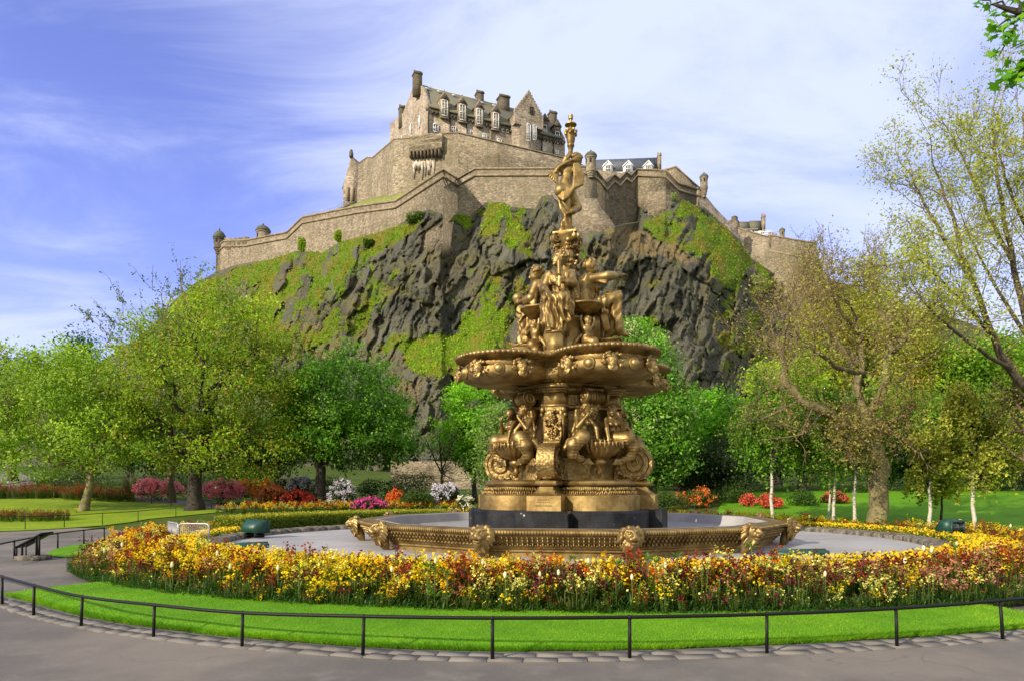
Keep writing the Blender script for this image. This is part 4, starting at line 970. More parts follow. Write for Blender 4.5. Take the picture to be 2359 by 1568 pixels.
# ------------------------------------------------------------------ the fountain
FT = empty('fountain', (CXW, CYW, 0.33), label='tall ornate gilded iron fountain with tiers of statues standing in a twelve-sided basin', cat='fountain')
FT0 = 0.33
def ang(deg): return rad(deg)
def fpart(me_or_mb, name, mat, parent=FT, deg=None, r=0.0, z=0.0, smooth=None):
    """a part placed at radius r in direction deg (0 towards the path, positive to the right), its own -y pointing outwards"""
    me = me_or_mb.mesh(name) if isinstance(me_or_mb, MB) else me_or_mb
    o = obj(name, me, M[mat] if isinstance(mat, str) else mat, parent)
    if deg is not None: o.rotation_euler = (0, 0, ang(deg)); o.location = (r*math.sin(ang(deg)), -r*math.cos(ang(deg)), z)
    else: o.location = (0, 0, z)
    if parent is FT: o.location.z -= FT0
    if smooth: auto_smooth(o, smooth)
    return o
PIER, LOBE = -18.0, 27.0
def plan(th, r0, rl, rc, pw, pd):
    """radius of the quatrefoil plan in direction th (radians from the path side): centre disc, four lobes, four piers"""
    R_ = np.full_like(th, r0)
    for k in range(4):
        d = th - ang(LOBE + 90*k); q = rl*rl - (rc*np.sin(d))**2
        R_ = np.maximum(R_, np.where((q > 0) & (np.cos(d) > 0), rc*np.cos(d) + np.sqrt(np.maximum(q, 0)), 0))
        if pd > 0:
            d = th - ang(PIER + 90*k); c = np.cos(d); R_ = np.maximum(R_, np.where(c > .2, np.minimum(pd/np.maximum(c, .2), pw/np.maximum(np.abs(np.sin(d)), 1e-4)), 0))
    return R_
TH_ = np.linspace(0, 2*np.pi, 720, endpoint=False)
def plan_rings(prof, r0, rl, rc, pw=0, pd=0, th=TH_):
    out_ = []
    for o_, z in prof:
        R_ = plan(th, max(r0 + o_, .05), max(rl + o_, .05), rc, pw + o_, pd + o_ if pd else 0); out_.append(np.stack([R_*np.sin(th), -R_*np.cos(th), np.full_like(th, z)], -1))
    return np.array(out_)
m, t, b, o = new_mat('black_granite'); v = objco(t); n = t.noise(v, 2.2, 5, .6); sp_ = t.noise(v, 55, 2, .5); br = t.node('ShaderNodeSeparateXYZ', i_0=v)
c = t.mix(t.mr(n, .35, .7), (.006, .0065, .008), (.020, .022, .027)); c = t.mix(t.mr(sp_, .66, .72, 0, .35), c, (.20, .20, .20))
spl = t.noise(t.mapping(v, (1, 1, 1.6)), 9.0, 3, .6); c = t.mix(t.math('MULTIPLY', t.mr(spl, .70, .73), t.mr(n, .50, .6)), c, (.55, .50, .38))
zz = t.math('ABSOLUTE', t.math('SUBTRACT', br.outputs[2], .55)); c = t.mix(t.mr(zz, .012, .004), c, (.10, .10, .11))
t.put(b.inputs['Base Color'], c); t.put(b.inputs['Roughness'], t.mr(n, .3, .7, .42, .6)); b.inputs['Specular IOR Level'].default_value = .18; M['granite'] = m

fpart(MB().rings(plan_rings([(.26, .20), (.26, 1.10), (.22, 1.15), (-1.0, 1.15)], 1.2, 1.0, 1.38, .37, 2.28)), 'black_plinth', 'granite', smooth=30)
drum = fpart(MB().rings(plan_rings([(.05, 1.15), (.05, 1.50), (.0, 1.52), (-.07, 1.56), (-.14, 1.63), (-.19, 1.735), (-.10, 1.75), (-.08, 1.79), (-.12, 1.84), (-.18, 1.86), (-.30, 1.885), (-.9, 1.885)], 1.2, 1.0, 1.38, .37, 2.28)), 'pedestal_drum', 'gold', smooth=30)
for k in range(4):
    lc = MB()
    for j in range(62):
        a = ang(LOBE + 90*k) + rad(-62 + 124*j/61)*.62; R_ = plan(np.array([a]), 1.1, .92, 1.38, 0, 0)[0]
        for row in range(2):
            zz_ = 1.56 + .09*row; rr_ = R_ + .05 - .055*row
            lc.ball((rr_*math.sin(a), -rr_*math.cos(a), zz_), (.017, .03, .062), rotz(a) @ np.array(Matrix.Rotation(random.gauss(.0, .35), 3, 'Y')), 5, 4)
    fpart(lc, 'leaf_collar', 'gold', drum, z=0)
# maker's lettering on the pier towards the path
for txt, z_, sz in (("DURENNE A.", 1.405, .052), ("MAITRE DE FORGES", 1.355, .036), ("A", 1.318, .028), ("USINE A SOMMEVOIRE", 1.268, .040)):
    cu = bpy.data.curves.new('lettering', 'FONT'); cu.body = txt; cu.size = sz; cu.align_x = 'CENTER'; cu.align_y = 'CENTER'; cu.extrude = .002
    M.setdefault('letter', simple_mat('engraved_letter', (.16, .10, .03), .6)); cu.materials.append(M['letter'])
    tx = bpy.data.objects.new('lettering', cu); COL.objects.link(tx); tx.parent = drum
    bpy.context.view_layer.update(); lme = bpy.data.meshes.new_from_object(tx.evaluated_get(bpy.context.evaluated_depsgraph_get())); bpy.data.objects.remove(tx)
    if not lme.materials: lme.materials.append(M['letter'])
    tx = obj('lettering', lme, None, drum)
    tx.rotation_euler = (rad(90), 0, ang(PIER)); rr_ = 2.335; tx.location = (rr_*math.sin(ang(PIER)), -rr_*math.cos(ang(PIER)), z_)
# core with cornice
core = MB().lathe([(1.30, 1.88), (1.30, 2.42), (1.22, 2.46), (1.0, 2.5), (.98, 3.6), (1.1, 3.66), (1.1, 3.72), (1.0, 3.75), (1.0, 4.0), (1.12, 4.03), (1.2, 4.08), (1.2, 4.13), (1.3, 4.16), (1.36, 4.20), (1.36, 4.25), (1.42, 4.27), (1.46, 4.31), (1.42, 4.35), (1.3, 4.36), (1.3, 4.6)], 72)
for k in range(96): a = 2*math.pi*k/96; core.ball((1.44*math.sin(a), -1.44*math.cos(a), 4.31), (.036, .036, .040), None, 6, 4); core.box((1.235*math.sin(a), -1.235*math.cos(a), 4.115), (.035, .05, .05), rotz(a))
fpart(core, 'pedestal_core', 'gold_relief', smooth=30)
# piers: capital, pilaster, hanging grapes, big scroll
pm = MB()
for w_, r_, z0, z1 in ((.50, 1.40, 3.72, 4.02), (.56, 1.44, 4.02, 4.07), (.62, 1.48, 4.07, 4.13), (.70, 1.54, 4.13, 4.19)): pm.box((0, -r_/2, (z0 + z1)/2), (w_, r_, z1 - z0))
pm.box((0, -.70, 3.25), (.52, 1.40, .92)); pm.box((0, -.74, 3.69), (.60, 1.48, .06))
for sg in (-1, 1): pm.box((sg*.23, -.72, 3.2), (.06, 1.42, .85)); pm.ball((sg*.26, -1.46, 3.58), (.07, .07, .09)); pm.ball((sg*.29, -1.42, 3.47), (.05, .05, .07))
pier_me = pm.mesh('pilaster')
def ribbon(path, w_, th_):
    p = np.array(path, float); d = np.gradient(p, axis=0); d /= np.linalg.norm(d, axis=1, keepdims=True); n_ = np.stack([d[:, 1], -d[:, 0]], 1)
    R_ = []
    for i in range(len(p)):
        a, b_ = p[i] + n_[i]*th_/2, p[i] - n_[i]*th_/2; R_.append([[-w_/2, -a[0], a[1]], [w_/2, -a[0], a[1]], [w_/2, -b_[0], b_[1]], [-w_/2, -b_[0], b_[1]]])
    return np.array(R_)
def smoothpath(q, n=60):
    q = np.array(q, float); t_ = np.linspace(0, len(q) - 1, n); out_ = []
    for u in t_:
        i = min(int(u), len(q) - 2); f = u - i; p0, p1, p2, p3 = q[max(i-1, 0)], q[i], q[i+1], q[min(i+2, len(q)-1)]
        out_.append(.5*((2*p1) + (-p0 + p2)*f + (2*p0 - 5*p1 + 4*p2 - p3)*f*f + (-p0 + 3*p1 - 3*p2 + p3)*f**3))
    return np.array(out_)
SCX, SCZ, SCR = 1.78, 2.30, .42
sp_pts = [(1.43, 3.66), (1.43, 3.2), (1.46, 2.92), (1.60, 2.76)] + [(SCX + SCR*math.sin(a), SCZ + SCR*math.cos(a)) for a in np.linspace(-.1, 4.6, 22)]
sm = MB().rings(ribbon(smoothpath(sp_pts, 90), .42, .07))
sm.lathe([(.36, -.20), (.36, .20)], 40, (0, -SCX, SCZ), np.array([[0, 0, 1], [0, 1, 0], [-1, 0, 0.]]))
sm.box((0, -1.46, 2.55), (.40, .34, .5)); sm.box((0, -1.5, 2.12), (.40, .5, .46))
for sg in (-1, 1):
    a = np.linspace(0, 4.4*np.pi, 80); rr_ = SCR*(1 - a/(4.4*np.pi))*.90 + .03
    sm.tube(np.stack([np.full_like(a, sg*.215), -(SCX + rr_*np.sin(a + 2.2)), SCZ + rr_*np.cos(a + 2.2)], 1), np.interp(a, [0, a[-1]], [.042, .03]), 6)
    sm.ball((sg*.21, -SCX, SCZ), (.05, .07, .07))
    for k in range(26): # leaf work at the foot and back of the scroll
        a_ = random.uniform(2.7, 4.6); q = random.uniform(.85, 1.15)*SCR; sm.ball((sg*random.uniform(.17, .30), -(SCX + q*math.sin(a_)), max(1.93, SCZ + q*math.cos(a_))), (random.uniform(.03, .06), random.uniform(.04, .09), random.uniform(.03, .07)), None, 6, 4)
sm.ball((0, -SCX - .12, 1.935), (.16, .2, .08))
scroll_me = sm.mesh('scroll')
gm = MB(); g_ = np.random.default_rng(4)
for k in range(74):
    u = g_.random(); wz = .05 + .11*math.sin(min(1, u*1.25)*math.pi*.8 + .3); gm.ball((g_.normal(0, wz*.55), -1.48 - abs(g_.normal(.04, .03)), 3.58 - u*.72), g_.uniform(.028, .045), None, 7, 5)
for k in range(16): gm.ball((g_.normal(0, .09), -1.5 - .05*g_.random(), 2.86 - .16*g_.random()), (.035, .03, .10), np.array(Matrix.Rotation(g_.normal(0, .5), 3, 'Y')), 6, 4)
grape_me = gm.mesh('grape_garland', True)
for k in range(4):
    p_ = fpart(pier_me, 'pilaster', 'gold', deg=PIER + 90*k); 
    g1 = obj('grape_garland', grape_me, M['gold'], p_); s1_ = fpart(scroll_me, 'scroll', 'gold_relief', deg=PIER + 90*k); 
auto_smooth(s1_, 35)
# shell bowls, sea nymphs, bearded masks, volute brackets at the four lobes
bm_ = MB(); flu = lambda a, z: 1 + .05*np.cos(a*22)*sstep(z, 2.36, 2.5)
bm_.lathe([(.03, 1.95), (.05, 2.02), (.10, 2.08), (.06, 2.14), (.07, 2.2), (.15, 2.25), (.19, 2.33), (.12, 2.37), (.20, 2.40), (.36, 2.47), (.46, 2.58), (.52, 2.72), (.56, 2.755), (.50, 2.77), (.40, 2.72), (.02, 2.70)], 88, (0, -1.50, 0), None, flu)
for k in range(34):
    a = 2*math.pi*k/34; bm_.ball((.57*math.sin(a), -1.5 - .57*math.cos(a), 2.72 + .02*(k % 2)), (.03, .028, .075 + .02*(k % 3)), rotz(a), 6, 4)
for k in range(16): bm_.ball((random.uniform(-.22, .22), -1.5 + random.uniform(-.2, .2), 2.80 + random.uniform(0, .07)), random.uniform(.03, .055), None, 6, 4)
bowl_me = bm_.mesh('shell_bowl', True)
def nymph(seed, sg):
    S = SDF((-.1, -2.0, 2.2), (1.12, -1.08, 3.86), .017)
    S.ell((.46, -1.42, 2.90), (.20, .19, .17), .05); S.cap((.45, -1.40, 2.95), (.44, -1.40, 3.10), .16, .125, .05); S.ell((.42, -1.41, 3.28), (.185, .125, .16), .05)
    for q in (-.085, .085): S.ell((.42 + q, -1.52, 3.25), .062, .03)
    S.cap((.41, -1.42, 3.36), (.39, -1.46, 3.47), .062, .055, .03)
    head(S, (.37, -1.50, 3.58), .115, (-.45*1, -1, -.1), (0, 0, 1), 'waves', seed)
    for k in range(18): S.cap((.45 + random.uniform(-.1, .14), -1.38, 3.55), (.58 + random.uniform(-.08, .1), -1.34, 3.2 - random.uniform(0, .3)), .04, .025, .02)
    S.path([(.58, -1.41, 3.36), (.68, -1.58, 3.13), (.47, -1.70, 3.42)], [.068, .055, .04], .02); hand(S, (.47, -1.70, 3.42), (-.3, .05, .6), .04, (0, 1, .2))
    S.path([(.25, -1.43, 3.36), (.15, -1.60, 3.12), (.16, -1.66, 2.88)], [.066, .052, .038], .02); hand(S, (.16, -1.66, 2.88), (0, -.1, -1), .038, (0, 1, 0))
    S.path([(.46, -1.50, 2.90), (.66, -1.74, 2.88), (.86, -1.70, 2.70), (.84, -1.62, 2.48), (.62, -1.62, 2.36), (.40, -1.60, 2.36)], [.18, .185, .165, .12, .085, .05], .05)
    for k in range(5): S.cap((.40, -1.62, 2.36), (.28 + .07*k, -1.66, 2.25), .05, .02, .02)
    S.path([(.62, -1.40, 2.85), (.80, -1.42, 2.78), (.92, -1.36, 2.60)], [.10, .09, .06], .04)
    S.folds((.4, -1.95, 2.3), (1.0, -1.4, 2.95), lambda X: np.sin(44*(X[..., 2] + .6*X[..., 0]) + 3*X[..., 1])*np.sin(44*(X[..., 2] - .6*X[..., 0])), .013)
    me = S.mesh('sea_nymph')
    if sg < 0:
        co = np.empty(len(me.vertices)*3, np.float32); me.vertices.foreach_get('co', co); co[0::3] *= -1; me.vertices.foreach_set('co', co); me.flip_normals()
    return me
ny = [nymph(3, 1), nymph(8, -1)]
S = SDF((-.4, -.5, -.62), (.4, .2, .42), .016); S.ell((0, .05, 0), (.22, .16, .3), .03); head(S, (0, -.02, 0), .19, (0, -1, -.15), (0, 0, 1), 'waves', 5, True)
beard_me = S.mesh('bearded_mask')
vb = MB()
for k in range(9): z0 = -.28 + .07*k; vb.lathe([(.14, z0 - .034), (.185 - .05*abs(k - 4)/8, z0), (.14, z0 + .034)], 22, (0, -1.28, 3.93), np.array([[0, 0, 1], [0, 1, 0], [-1, 0, 0.]]))
for sg in (-1, 1):
    a = np.linspace(0, 3.6*np.pi, 50); rr_ = .20*(1 - a/(3.9*np.pi)); vb.tube(np.stack([np.full_like(a, sg*.30), -1.28 - rr_*np.sin(a), 3.93 + rr_*np.cos(a)], 1), .03, 6)
    vb.lathe([(.20, -.02), (.20, .02)], 22, (sg*.27, -1.28, 3.93), np.array([[0, 0, 1], [0, 1, 0], [-1, 0, 0.]]))
vb.box((0, -1.1, 4.02), (.5, .5, .2))
vol_me = vb.mesh('volute_bracket')
for k in range(4):
    d = LOBE + 90*k
    fpart(bowl_me, 'shell_bowl', 'gold', deg=d); vo_ = fpart(vol_me, 'volute_bracket', 'gold', deg=d); fpart(beard_me, 'bearded_mask', 'gold', deg=d, r=1.14, z=3.58)
    for me in ny: fpart(me, 'sea_nymph', 'gold', deg=d)
auto_smooth(vo_, 40)
# great quatrefoil basin
BP = (1.70, 1.27, 1.75)
gbz = fpart(MB().rings(plan_rings([(-1.0, 4.22), (-.60, 4.24), (-.32, 4.28), (-.19, 4.33), (-.13, 4.40), (-.12, 4.46), (-.13, 4.58), (-.18, 4.63), (-.20, 4.72), (-.16, 4.76), (-.06, 4.80), (0, 4.82), (.03, 4.87), (.01, 4.92), (-.06, 4.94), (-.16, 4.93), (-.30, 4.84), (-.8, 4.80), (-1.1, 4.80)], *BP)), 'upper_basin', 'gold', smooth=40)
gr_ = MB(); a = 0.0
while a < 2*math.pi:
    R_ = plan(np.array([a, a + .002]), BP[0], BP[1], BP[2], 0, 0)
    p = np.array([R_[0]*math.sin(a), -R_[0]*math.cos(a), 4.873]); p2 = np.array([R_[1]*math.sin(a + .002), -R_[1]*math.cos(a + .002), 4.873]); tn = math.atan2(*(p2 - p)[[1, 0]])
    gr_.ball(p, (.090, .065, .058), rotz(tn), 8, 6); ds = np.linalg.norm(p2 - p)/.002; a += .125/ds
fpart(gr_, 'gadroon_rim', 'gold', gbz, z=0)
S = SDF((-.22, -.2, -.26), (.22, .14, .22), .0125); head(S, (0, 0, 0), .105, (0, -1, -.1), (0, 0, 1), 'waves', 21, True)
g_ = np.random.default_rng(9)
for k in range(26): a_ = g_.uniform(-.6, 3.74); S.ell((.16*math.cos(a_)*g_.uniform(.8, 1.15), -.02, .02 + .15*math.sin(a_)*g_.uniform(.8, 1.15)), g_.uniform(.022, .036), .01)
mask_me = S.mesh('grotesque_mask')
bs = MB().lathe([(.0, -.02), (.11, -.02), (.115, .01), (.10, .03), (.085, .025), (.075, .06), (.04, .085), (.005, .09)], 24, (0, 0, 0), np.array([[1, 0, 0], [0, 0, -1.], [0, 1, 0]]))
boss_me = bs.mesh('round_boss', True)
for k in range(4):
    lc_ = ang(LOBE + 90*k); cx_, cy_ = BP[2]*math.sin(lc_), -BP[2]*math.cos(lc_)
    for q, me, nm in [(-80, mask_me, 'grotesque_mask'), (-53, boss_me, 'round_boss'), (-27, mask_me, 'grotesque_mask'), (0, boss_me, 'round_boss'), (27, mask_me, 'grotesque_mask'), (53, boss_me, 'round_boss'), (80, mask_me, 'grotesque_mask')]:
        a = lc_ + rad(q); rr_ = BP[1] - .13 + (.04 if me is mask_me else 0); o_ = obj(nm, me, M['gold'], gbz, (cx_ + rr_*math.sin(a), cy_ - rr_*math.cos(a), 4.50), (0, 0, a), 1.3)
for k in range(4):
    fr_ = MB()
    for j in range(26):
        a = ang(PIER + 90*k) + rad(-17 + 34*j/25); fr_.ball((1.56*math.sin(a), -1.56*math.cos(a), 4.53 + .05*math.sin(j*1.3)), (.05, .04, .035), rotz(a), 6, 4); fr_.ball((1.55*math.sin(a), -1.55*math.cos(a), 4.46), (.03, .03, .03), rotz(a), 6, 4)
    fpart(fr_, 'foliate_frieze', 'gold_relief', gbz, z=0)
# upper pedestal
um = MB(); q8 = np.linspace(0, 2*np.pi, 9)[:-1]
def octo(r, z, tw=0): return [[r*math.sin(a + ang(PIER) + tw), -r*math.cos(a + ang(PIER) + tw), z] for a in q8 + math.pi/8]
um.rings(np.array([octo(r, z) for r, z in ((1.02, 4.78), (1.02, 4.95), (.92, 5.0), (.86, 5.06), (.84, 5.9), (.90, 5.95), (.90, 6.02), (.6, 6.06), (.42, 6.12), (.36, 6.5), (.33, 7.25), (.30, 7.3))]))
for k in range(4):
    Mz = rotz(ang(PIER + 90*k))
    for w_, d0, d1, z0, z1 in ((.36, .5, 1.42, 4.90, 5.50), (.44, .5, 1.46, 4.88, 5.0), (.40, .5, 1.44, 5.0, 5.04), (.40, .5, 1.44, 5.46, 5.52), (.5, .2, .92, 5.5, 6.24)):
        um.box(Mz @ np.array([0, -(d0 + d1)/2, (z0 + z1)/2]), (w_, d1 - d0, z1 - z0), Mz)
fpart(um, 'upper_pedestal', 'gold')
mbm = MB().lathe([(.05, 5.98), (.10, 6.06), (.24, 6.10), (.38, 6.165), (.44, 6.235), (.47, 6.245), (.475, 6.275), (.45, 6.30), (.38, 6.27), (.02, 6.24)], 48, (0, -.86, 0), None, lambda a, z: 1 + .022*np.cos(a*40)*sstep(z, 6.08, 6.16)*sstep(-z, -6.26, -6.24))
mini_me = mbm.mesh('small_basin', True)
S = SDF((-.42, -.35, -.06), (.42, .3, 1.02), .016)
S.ell((0, 0, .42), (.13, .12, .15), .04); S.cap((0, 0, .5), (0, -.02, .66), .115, .12, .04); S.ell((0, -.02, .68), (.15, .11, .12), .04); head(S, (0, -.06, .87), .105, (.1, -1, -.1), (0, 0, 1), 'waves', 2)
S.path([(-.13, -.02, .74), (-.20, -.03, .90), (-.17, -.02, .99)], [.05, .042, .04]); S.path([(.13, -.02, .74), (.20, -.03, .88), (.20, -.02, .99)], [.05, .042, .04])
S.path([(0, -.04, .40), (.10, -.18, .34), (.16, -.10, .20), (.04, -.03, .12), (-.02, -.02, .02)], [.13, .12, .10, .075, .05], .04)
for sg in (-1, 1):
    for k in range(4): S.path([(sg*.1, .06, .55), (sg*(.22 + .03*k), .1, .45 - .05*k), (sg*(.34 - .02*k), .1, .30 - .03*k)], [.04, .035, .015], .02)
for k in range(10): S.ell((random.uniform(-.08, .08), random.uniform(-.08, .06), random.uniform(0, .10)), .035, .015)
cherub_me = S.mesh('cherub')
for k in range(4): fpart(mini_me, 'small_basin', 'gold', deg=LOBE + 90*k); fpart(cherub_me, 'cherub', 'gold', deg=LOBE + 90*k, r=.93, z=4.98)
# ornamental column and capital under the top figure
cm = MB().lathe([(.34, 7.2), (.30, 7.3), (.24, 7.36), (.22, 7.9), (.27, 8.0), (.20, 8.03), (.24, 8.1), (.34, 8.24), (.34, 8.30), (.28, 8.33), (.26, 8.36)], 28); g_ = np.random.default_rng(12)
for k in range(120):
    a = g_.uniform(0, 2*np.pi); z = g_.uniform(7.3, 8.05); r_ = .25 + .06*g_.random() + .05*math.sin(k); cm.ball((r_*math.sin(a), -r_*math.cos(a), z), g_.uniform(.028, .065, 3), rotz(a), 6, 4)
for k in range(4):
    a = ang(PIER + 45 + 90*k); cm.lathe([(.11, -.05), (.11, .05)], 18, (.34*math.sin(a), -.34*math.cos(a), 8.18), rotz(a) @ np.array([[0, 0, 1], [0, 1, 0], [-1, 0, 0.]]))
    a2 = np.linspace(0, 3.2*np.pi, 30); rr_ = .13*(1 - a2/(3.6*np.pi))
    for sg in (-1, 1): cm.tube(np.stack([np.full_like(a2, sg*.06), -.34 - rr_*np.sin(a2), 8.18 + rr_*np.cos(a2)], 1) @ rotz(a).T, .022, 5)
    a = ang(PIER + 90*k + 20); cm.ball((.29*math.sin(a), -.29*math.cos(a), 7.72), (.14, .07, .16), rotz(a), 10, 7); cm.ball((.35*math.sin(a), -.35*math.cos(a), 7.70), (.04, .04, .07), rotz(a)); 
    cm.ball((.34*math.sin(a), -.34*math.cos(a), 8.1), (.07, .05, .07), rotz(a))
cm.box((0, 0, 8.325), (.62, .62, .05), rotz(ang(PIER)))
fpart(cm, 'ornamental_column', 'gold', smooth=45)

# seated figures, a metre and a half of robe each
def seated(seed, pose):
    S = SDF((-.72, -1.30, -.95), (.72, .58, 1.52), .016); ln = np.array(pose.get('lean', (0, 0, 0)), float)
    def up(p, f): return np.array(p, float) + ln*f
    S.ell((0, 0, .14), (.30, .27, .20), .06); S.cap(up((0, 0, .2), .1), up((0, .02, .5), .45), .24, .19, .06); S.ell(up((0, 0, .70), .75), (.29, .19, .23), .06)
    for q in (-.11, .11): S.ell(up((q, -.16, .67), .75), .095, .04)
    S.cap(up((0, 0, .88), .95), up((0, -.03, 1.04), 1), .085, .075, .04)
    head(S, up((0, -.05, 1.20), 1), .172, pose['face'], (0, 0, 1), 'waves', seed)
    for sg, kn, an in ((-1, *pose['lleg']), (1, *pose['rleg'])):
        S.path([(sg*.15, -.02, .12), kn, an], [.20, .155, .11], .05); ft = np.array(an) + np.array([0, -.20, -.09]); S.cap(an, ft, .085, .05, .03)
        for q in range(4): S.cap(ft + [(q - 1.5)*.03, -.0, -.0], ft + [(q - 1.5)*.035, -.05, -.012], .022, .018, .008)
    kl, al_, kr, ar = [np.array(q, float) for q in (*pose['lleg'], *pose['rleg'])]
    # robe stretched over the lap and hanging between and outside the shins
    for u in np.linspace(0, 1, 5): S.cap(kl*(1 - u) + kr*u + [0, .02, -.02], al_*(1 - u) + ar*u + [0, .06, .06], .13, .125, .05)
    S.path([(.0, .05, .10), (kl + kr)/2 + [0, .12, -.03]], [.28, .20], .06)
    for sg, kn in ((-1, kl), (1, kr)): S.path([(sg*.28, .0, .12), (sg*.34, -.25, -.05), (sg*.30, -.40, -.45)], [.12, .11, .08], .05)
    # cloak down the back
    S.path([up((-.25, .12, .86), .85), (-.33, .22, .4), (-.36, .24, -.02)], [.10, .13, .15], .06); S.path([up((.25, .12, .86), .85), (.33, .22, .4), (.36, .24, -.02)], [.10, .13, .15], .06)
    S.path([up((0, .15, .88), .85), (0, .24, .4), (0, .28, 0)], [.11, .14, .17], .06)
    # mantle drawn from one shoulder across the breast to the other hip
    for q in range(6):
        o_ = .045*q; S.path([up((-.24 + o_*.6, .02, .93), .9), up((-.14 + o_, -.20, .72 - o_*.3), .75), up((.10 + o_*.8, -.24, .42 - o_*.6), .45), (.30, -.16, .16 - o_*.5), (.34, .05, .08 - o_*.4)], [.045, .042, .045, .05, .06], .014)
    for q in range(5):
        o_ = .05*q; S.path([kl + [-.10 + o_*.5, .25 - o_, .10], kl*.5 + kr*.5 + [0, .14 - o_, .05 - o_], kr + [.12, .18 - o_, -.02 - o_*1.3]], [.05, .055, .05], .016)
    bx = lambda X, z0, z1: sstep(X[..., 2], z0 - .06, z0 + .06)*sstep(-X[..., 2], -z1 - .05, -z1 + .05)
    S.folds((-.9, -1.6, -1.6), (.9, .9, 2.2), lambda X: bx(X, -.60, .96)*(.55*np.sin(15*np.arctan2(X[..., 0], X[..., 1] + .25) + 3.0*np.sin(2.6*X[..., 2] + seed)) + .30*np.sin(44*X[..., 0] + 26*X[..., 2] + 3*np.sin(6*X[..., 1] + seed)) + .38*np.sin(31*X[..., 1] + 5*X[..., 2] + 2*np.sin(4*X[..., 0] + 3*X[..., 2] + seed)))*sstep(.80 - np.abs(X[..., 1] + .25), 0, .15), .028)
    S.folds((-.9, -1.6, -1.6), (.9, .4, 1.0), lambda X: bx(X, -.66, .12)*np.sin(40*X[..., 0] + 6*X[..., 2] + 20*X[..., 1]*.6 + 2.2*np.sin(7*X[..., 2] + seed)), .016)
    S.ell((0, .20, .42), (.37, .15, .56), .06)
    S.folds((-.9, -.02, -.5), (.9, .9, 1.25), lambda X: bx(X, -.3, .93)*np.sin(34*X[..., 0] + 2.2*np.sin(3*X[..., 2] + seed)), .026)
    for sg, A in ((-1, pose['larm']), (1, pose['rarm'])):
        sh = up((sg*.28, .01, .82), .85); el_, ha = np.array(A[0], float), np.array(A[1], float)
        S.path([sh, el_], [.125, .10], .05); S.cap(el_, ha, .085, .055, .03); hand(S, ha, A[2] if len(A) > 2 else ha - el_, .058, (0, -.4, -1))
        for q in range(6 if el_[2] < .7 else 3): S.cap(sh + [0, .02, -.02], el_*(.9) + sh*.1 + [sg*.02*q, .03*q - .05, -.06 - .06*q], .075, .04, .02)
        S.cap(el_, el_*.55 + ha*.45, .12, .11, .03)
    for p, a_, b_ in pose.get('rods', []): S.path([p, a_], b_, .01)
    for p, r_ in pose.get('balls', []): S.ell(p, r_, .01); S.ell(np.array(p), (r_*1.06, r_*1.06, r_*.12), .01)
    return S.mesh('seated_figure')
POSES = [
    dict(face=(-.75, -.75, .1), lleg=((-.17, -.46, .14), (-.12, -.42, -.60)), rleg=((.18, -.44, .10), (.14, -.34, -.64)), larm=((-.40, -.08, .48), (-.22, -.42, .35)), rarm=((.40, -.22, .52), (.16, -.46, .52), (-.2, -.3, .8)), rods=[((.12, -.50, .40), (.10, -.48, 1.0), [.045, .05])]),
    dict(face=(.05, -1, -.1), lleg=((-.17, -.66, .42), (-.12, -.76, -.46)), rleg=((.18, -.52, .08), (.15, -.44, -.66)), larm=((-.44, -.35, .86), (-.16, -.82, .98)), rarm=((.40, -.10, .48), (.24, -.40, .30)), rods=[((-.14, -.86, 1.02), (-.05, -.38, .28), [.028, .03])]),
    dict(face=(0, -1, .1), lleg=((-.17, -.58, .14), (-.12, -.60, -.62)), rleg=((.18, -.55, .10), (.14, -.50, -.64)), larm=((-.40, -.08, .48), (-.22, -.40, .35)), rarm=((.42, -.1, .46), (.2, -.44, .36))),
    dict(face=(.1, -1, -.25), lean=(0, -.20, -.03), lleg=((-.17, -.60, .12), (-.12, -.70, -.66)), rleg=((.18, -.58, .14), (.16, -.46, -.62)), larm=((-.38, -.30, .40), (-.18, -.62, .40)), rarm=((.40, -.28, .42), (.14, -.66, .42)), balls=[((0, -.76, .56), .145)])]
FIG = [tag(fpart(seated(k + 3, p), 'seated_figure', 'gold', deg=PIER + 90*k, r=(.80, .60, .60, .60)[k], z=6.22), label=l) for k, (p, l) in enumerate(zip(POSES, ('robed seated figure grasping a hilt', 'cloaked seated figure reaching out with a rod', 'robed seated figure on the far side', 'stooping seated figure with a globe on the knee')))]
FIG[1].rotation_euler[2] += rad(26)

# the torch bearer on top, seen from behind
S = SDF((-.62, -.42, -.04), (.52, .42, 2.36), .0165)
S.cap((-.04, 0, .08), (0, .02, .50), .075, .10, .03); S.cap((0, .02, .50), (-.05, 0, .98), .105, .155, .03); S.path([(-.05, 0, .06), (-.03, .16, .03)], [.06, .035], .02)
for q in (-.10, .08): S.ell((-.06 + q, -.07, 1.10), (.15, .155, .165), .04)
S.ell((-.06, .02, 1.14), (.20, .15, .17), .05); S.cap((-.05, .0, 1.2), (0, .02, 1.46), .165, .135, .06); S.ell((.03, .01, 1.66), (.19, .12, .17), .05)
S.cap((.03, -.115, 1.2), (.02, -.125, 1.55), .012, .01, .02, cut=True)
S.path([(.08, 0, 1.04), (.26, .05, .74), (.10, -.18, .52), (-.02, -.22, .45)], [.145, .105, .07, .045], .04)
S.cap((.06, 0, 1.80), (.12, .03, 1.92), .06, .055, .03); head(S, (.24, .05, 1.985), .132, (.75, .5, -.55), (.35, 0, 1), 'waves', 17)
S.path([(-.10, 0, 1.80), (-.02, -.02, 1.98), (.07, 0, 2.10), (.085, 0, 2.24)], [.075, .065, .055, .04], .03); hand(S, (.085, 0, 2.22), (.02, 0, 1), .045, (0, 1, .1))
S.path([(-.12, 0, 1.78), (-.24, -.03, 1.66), (-.30, -.03, 1.60)], [.075, .065, .05], .03)
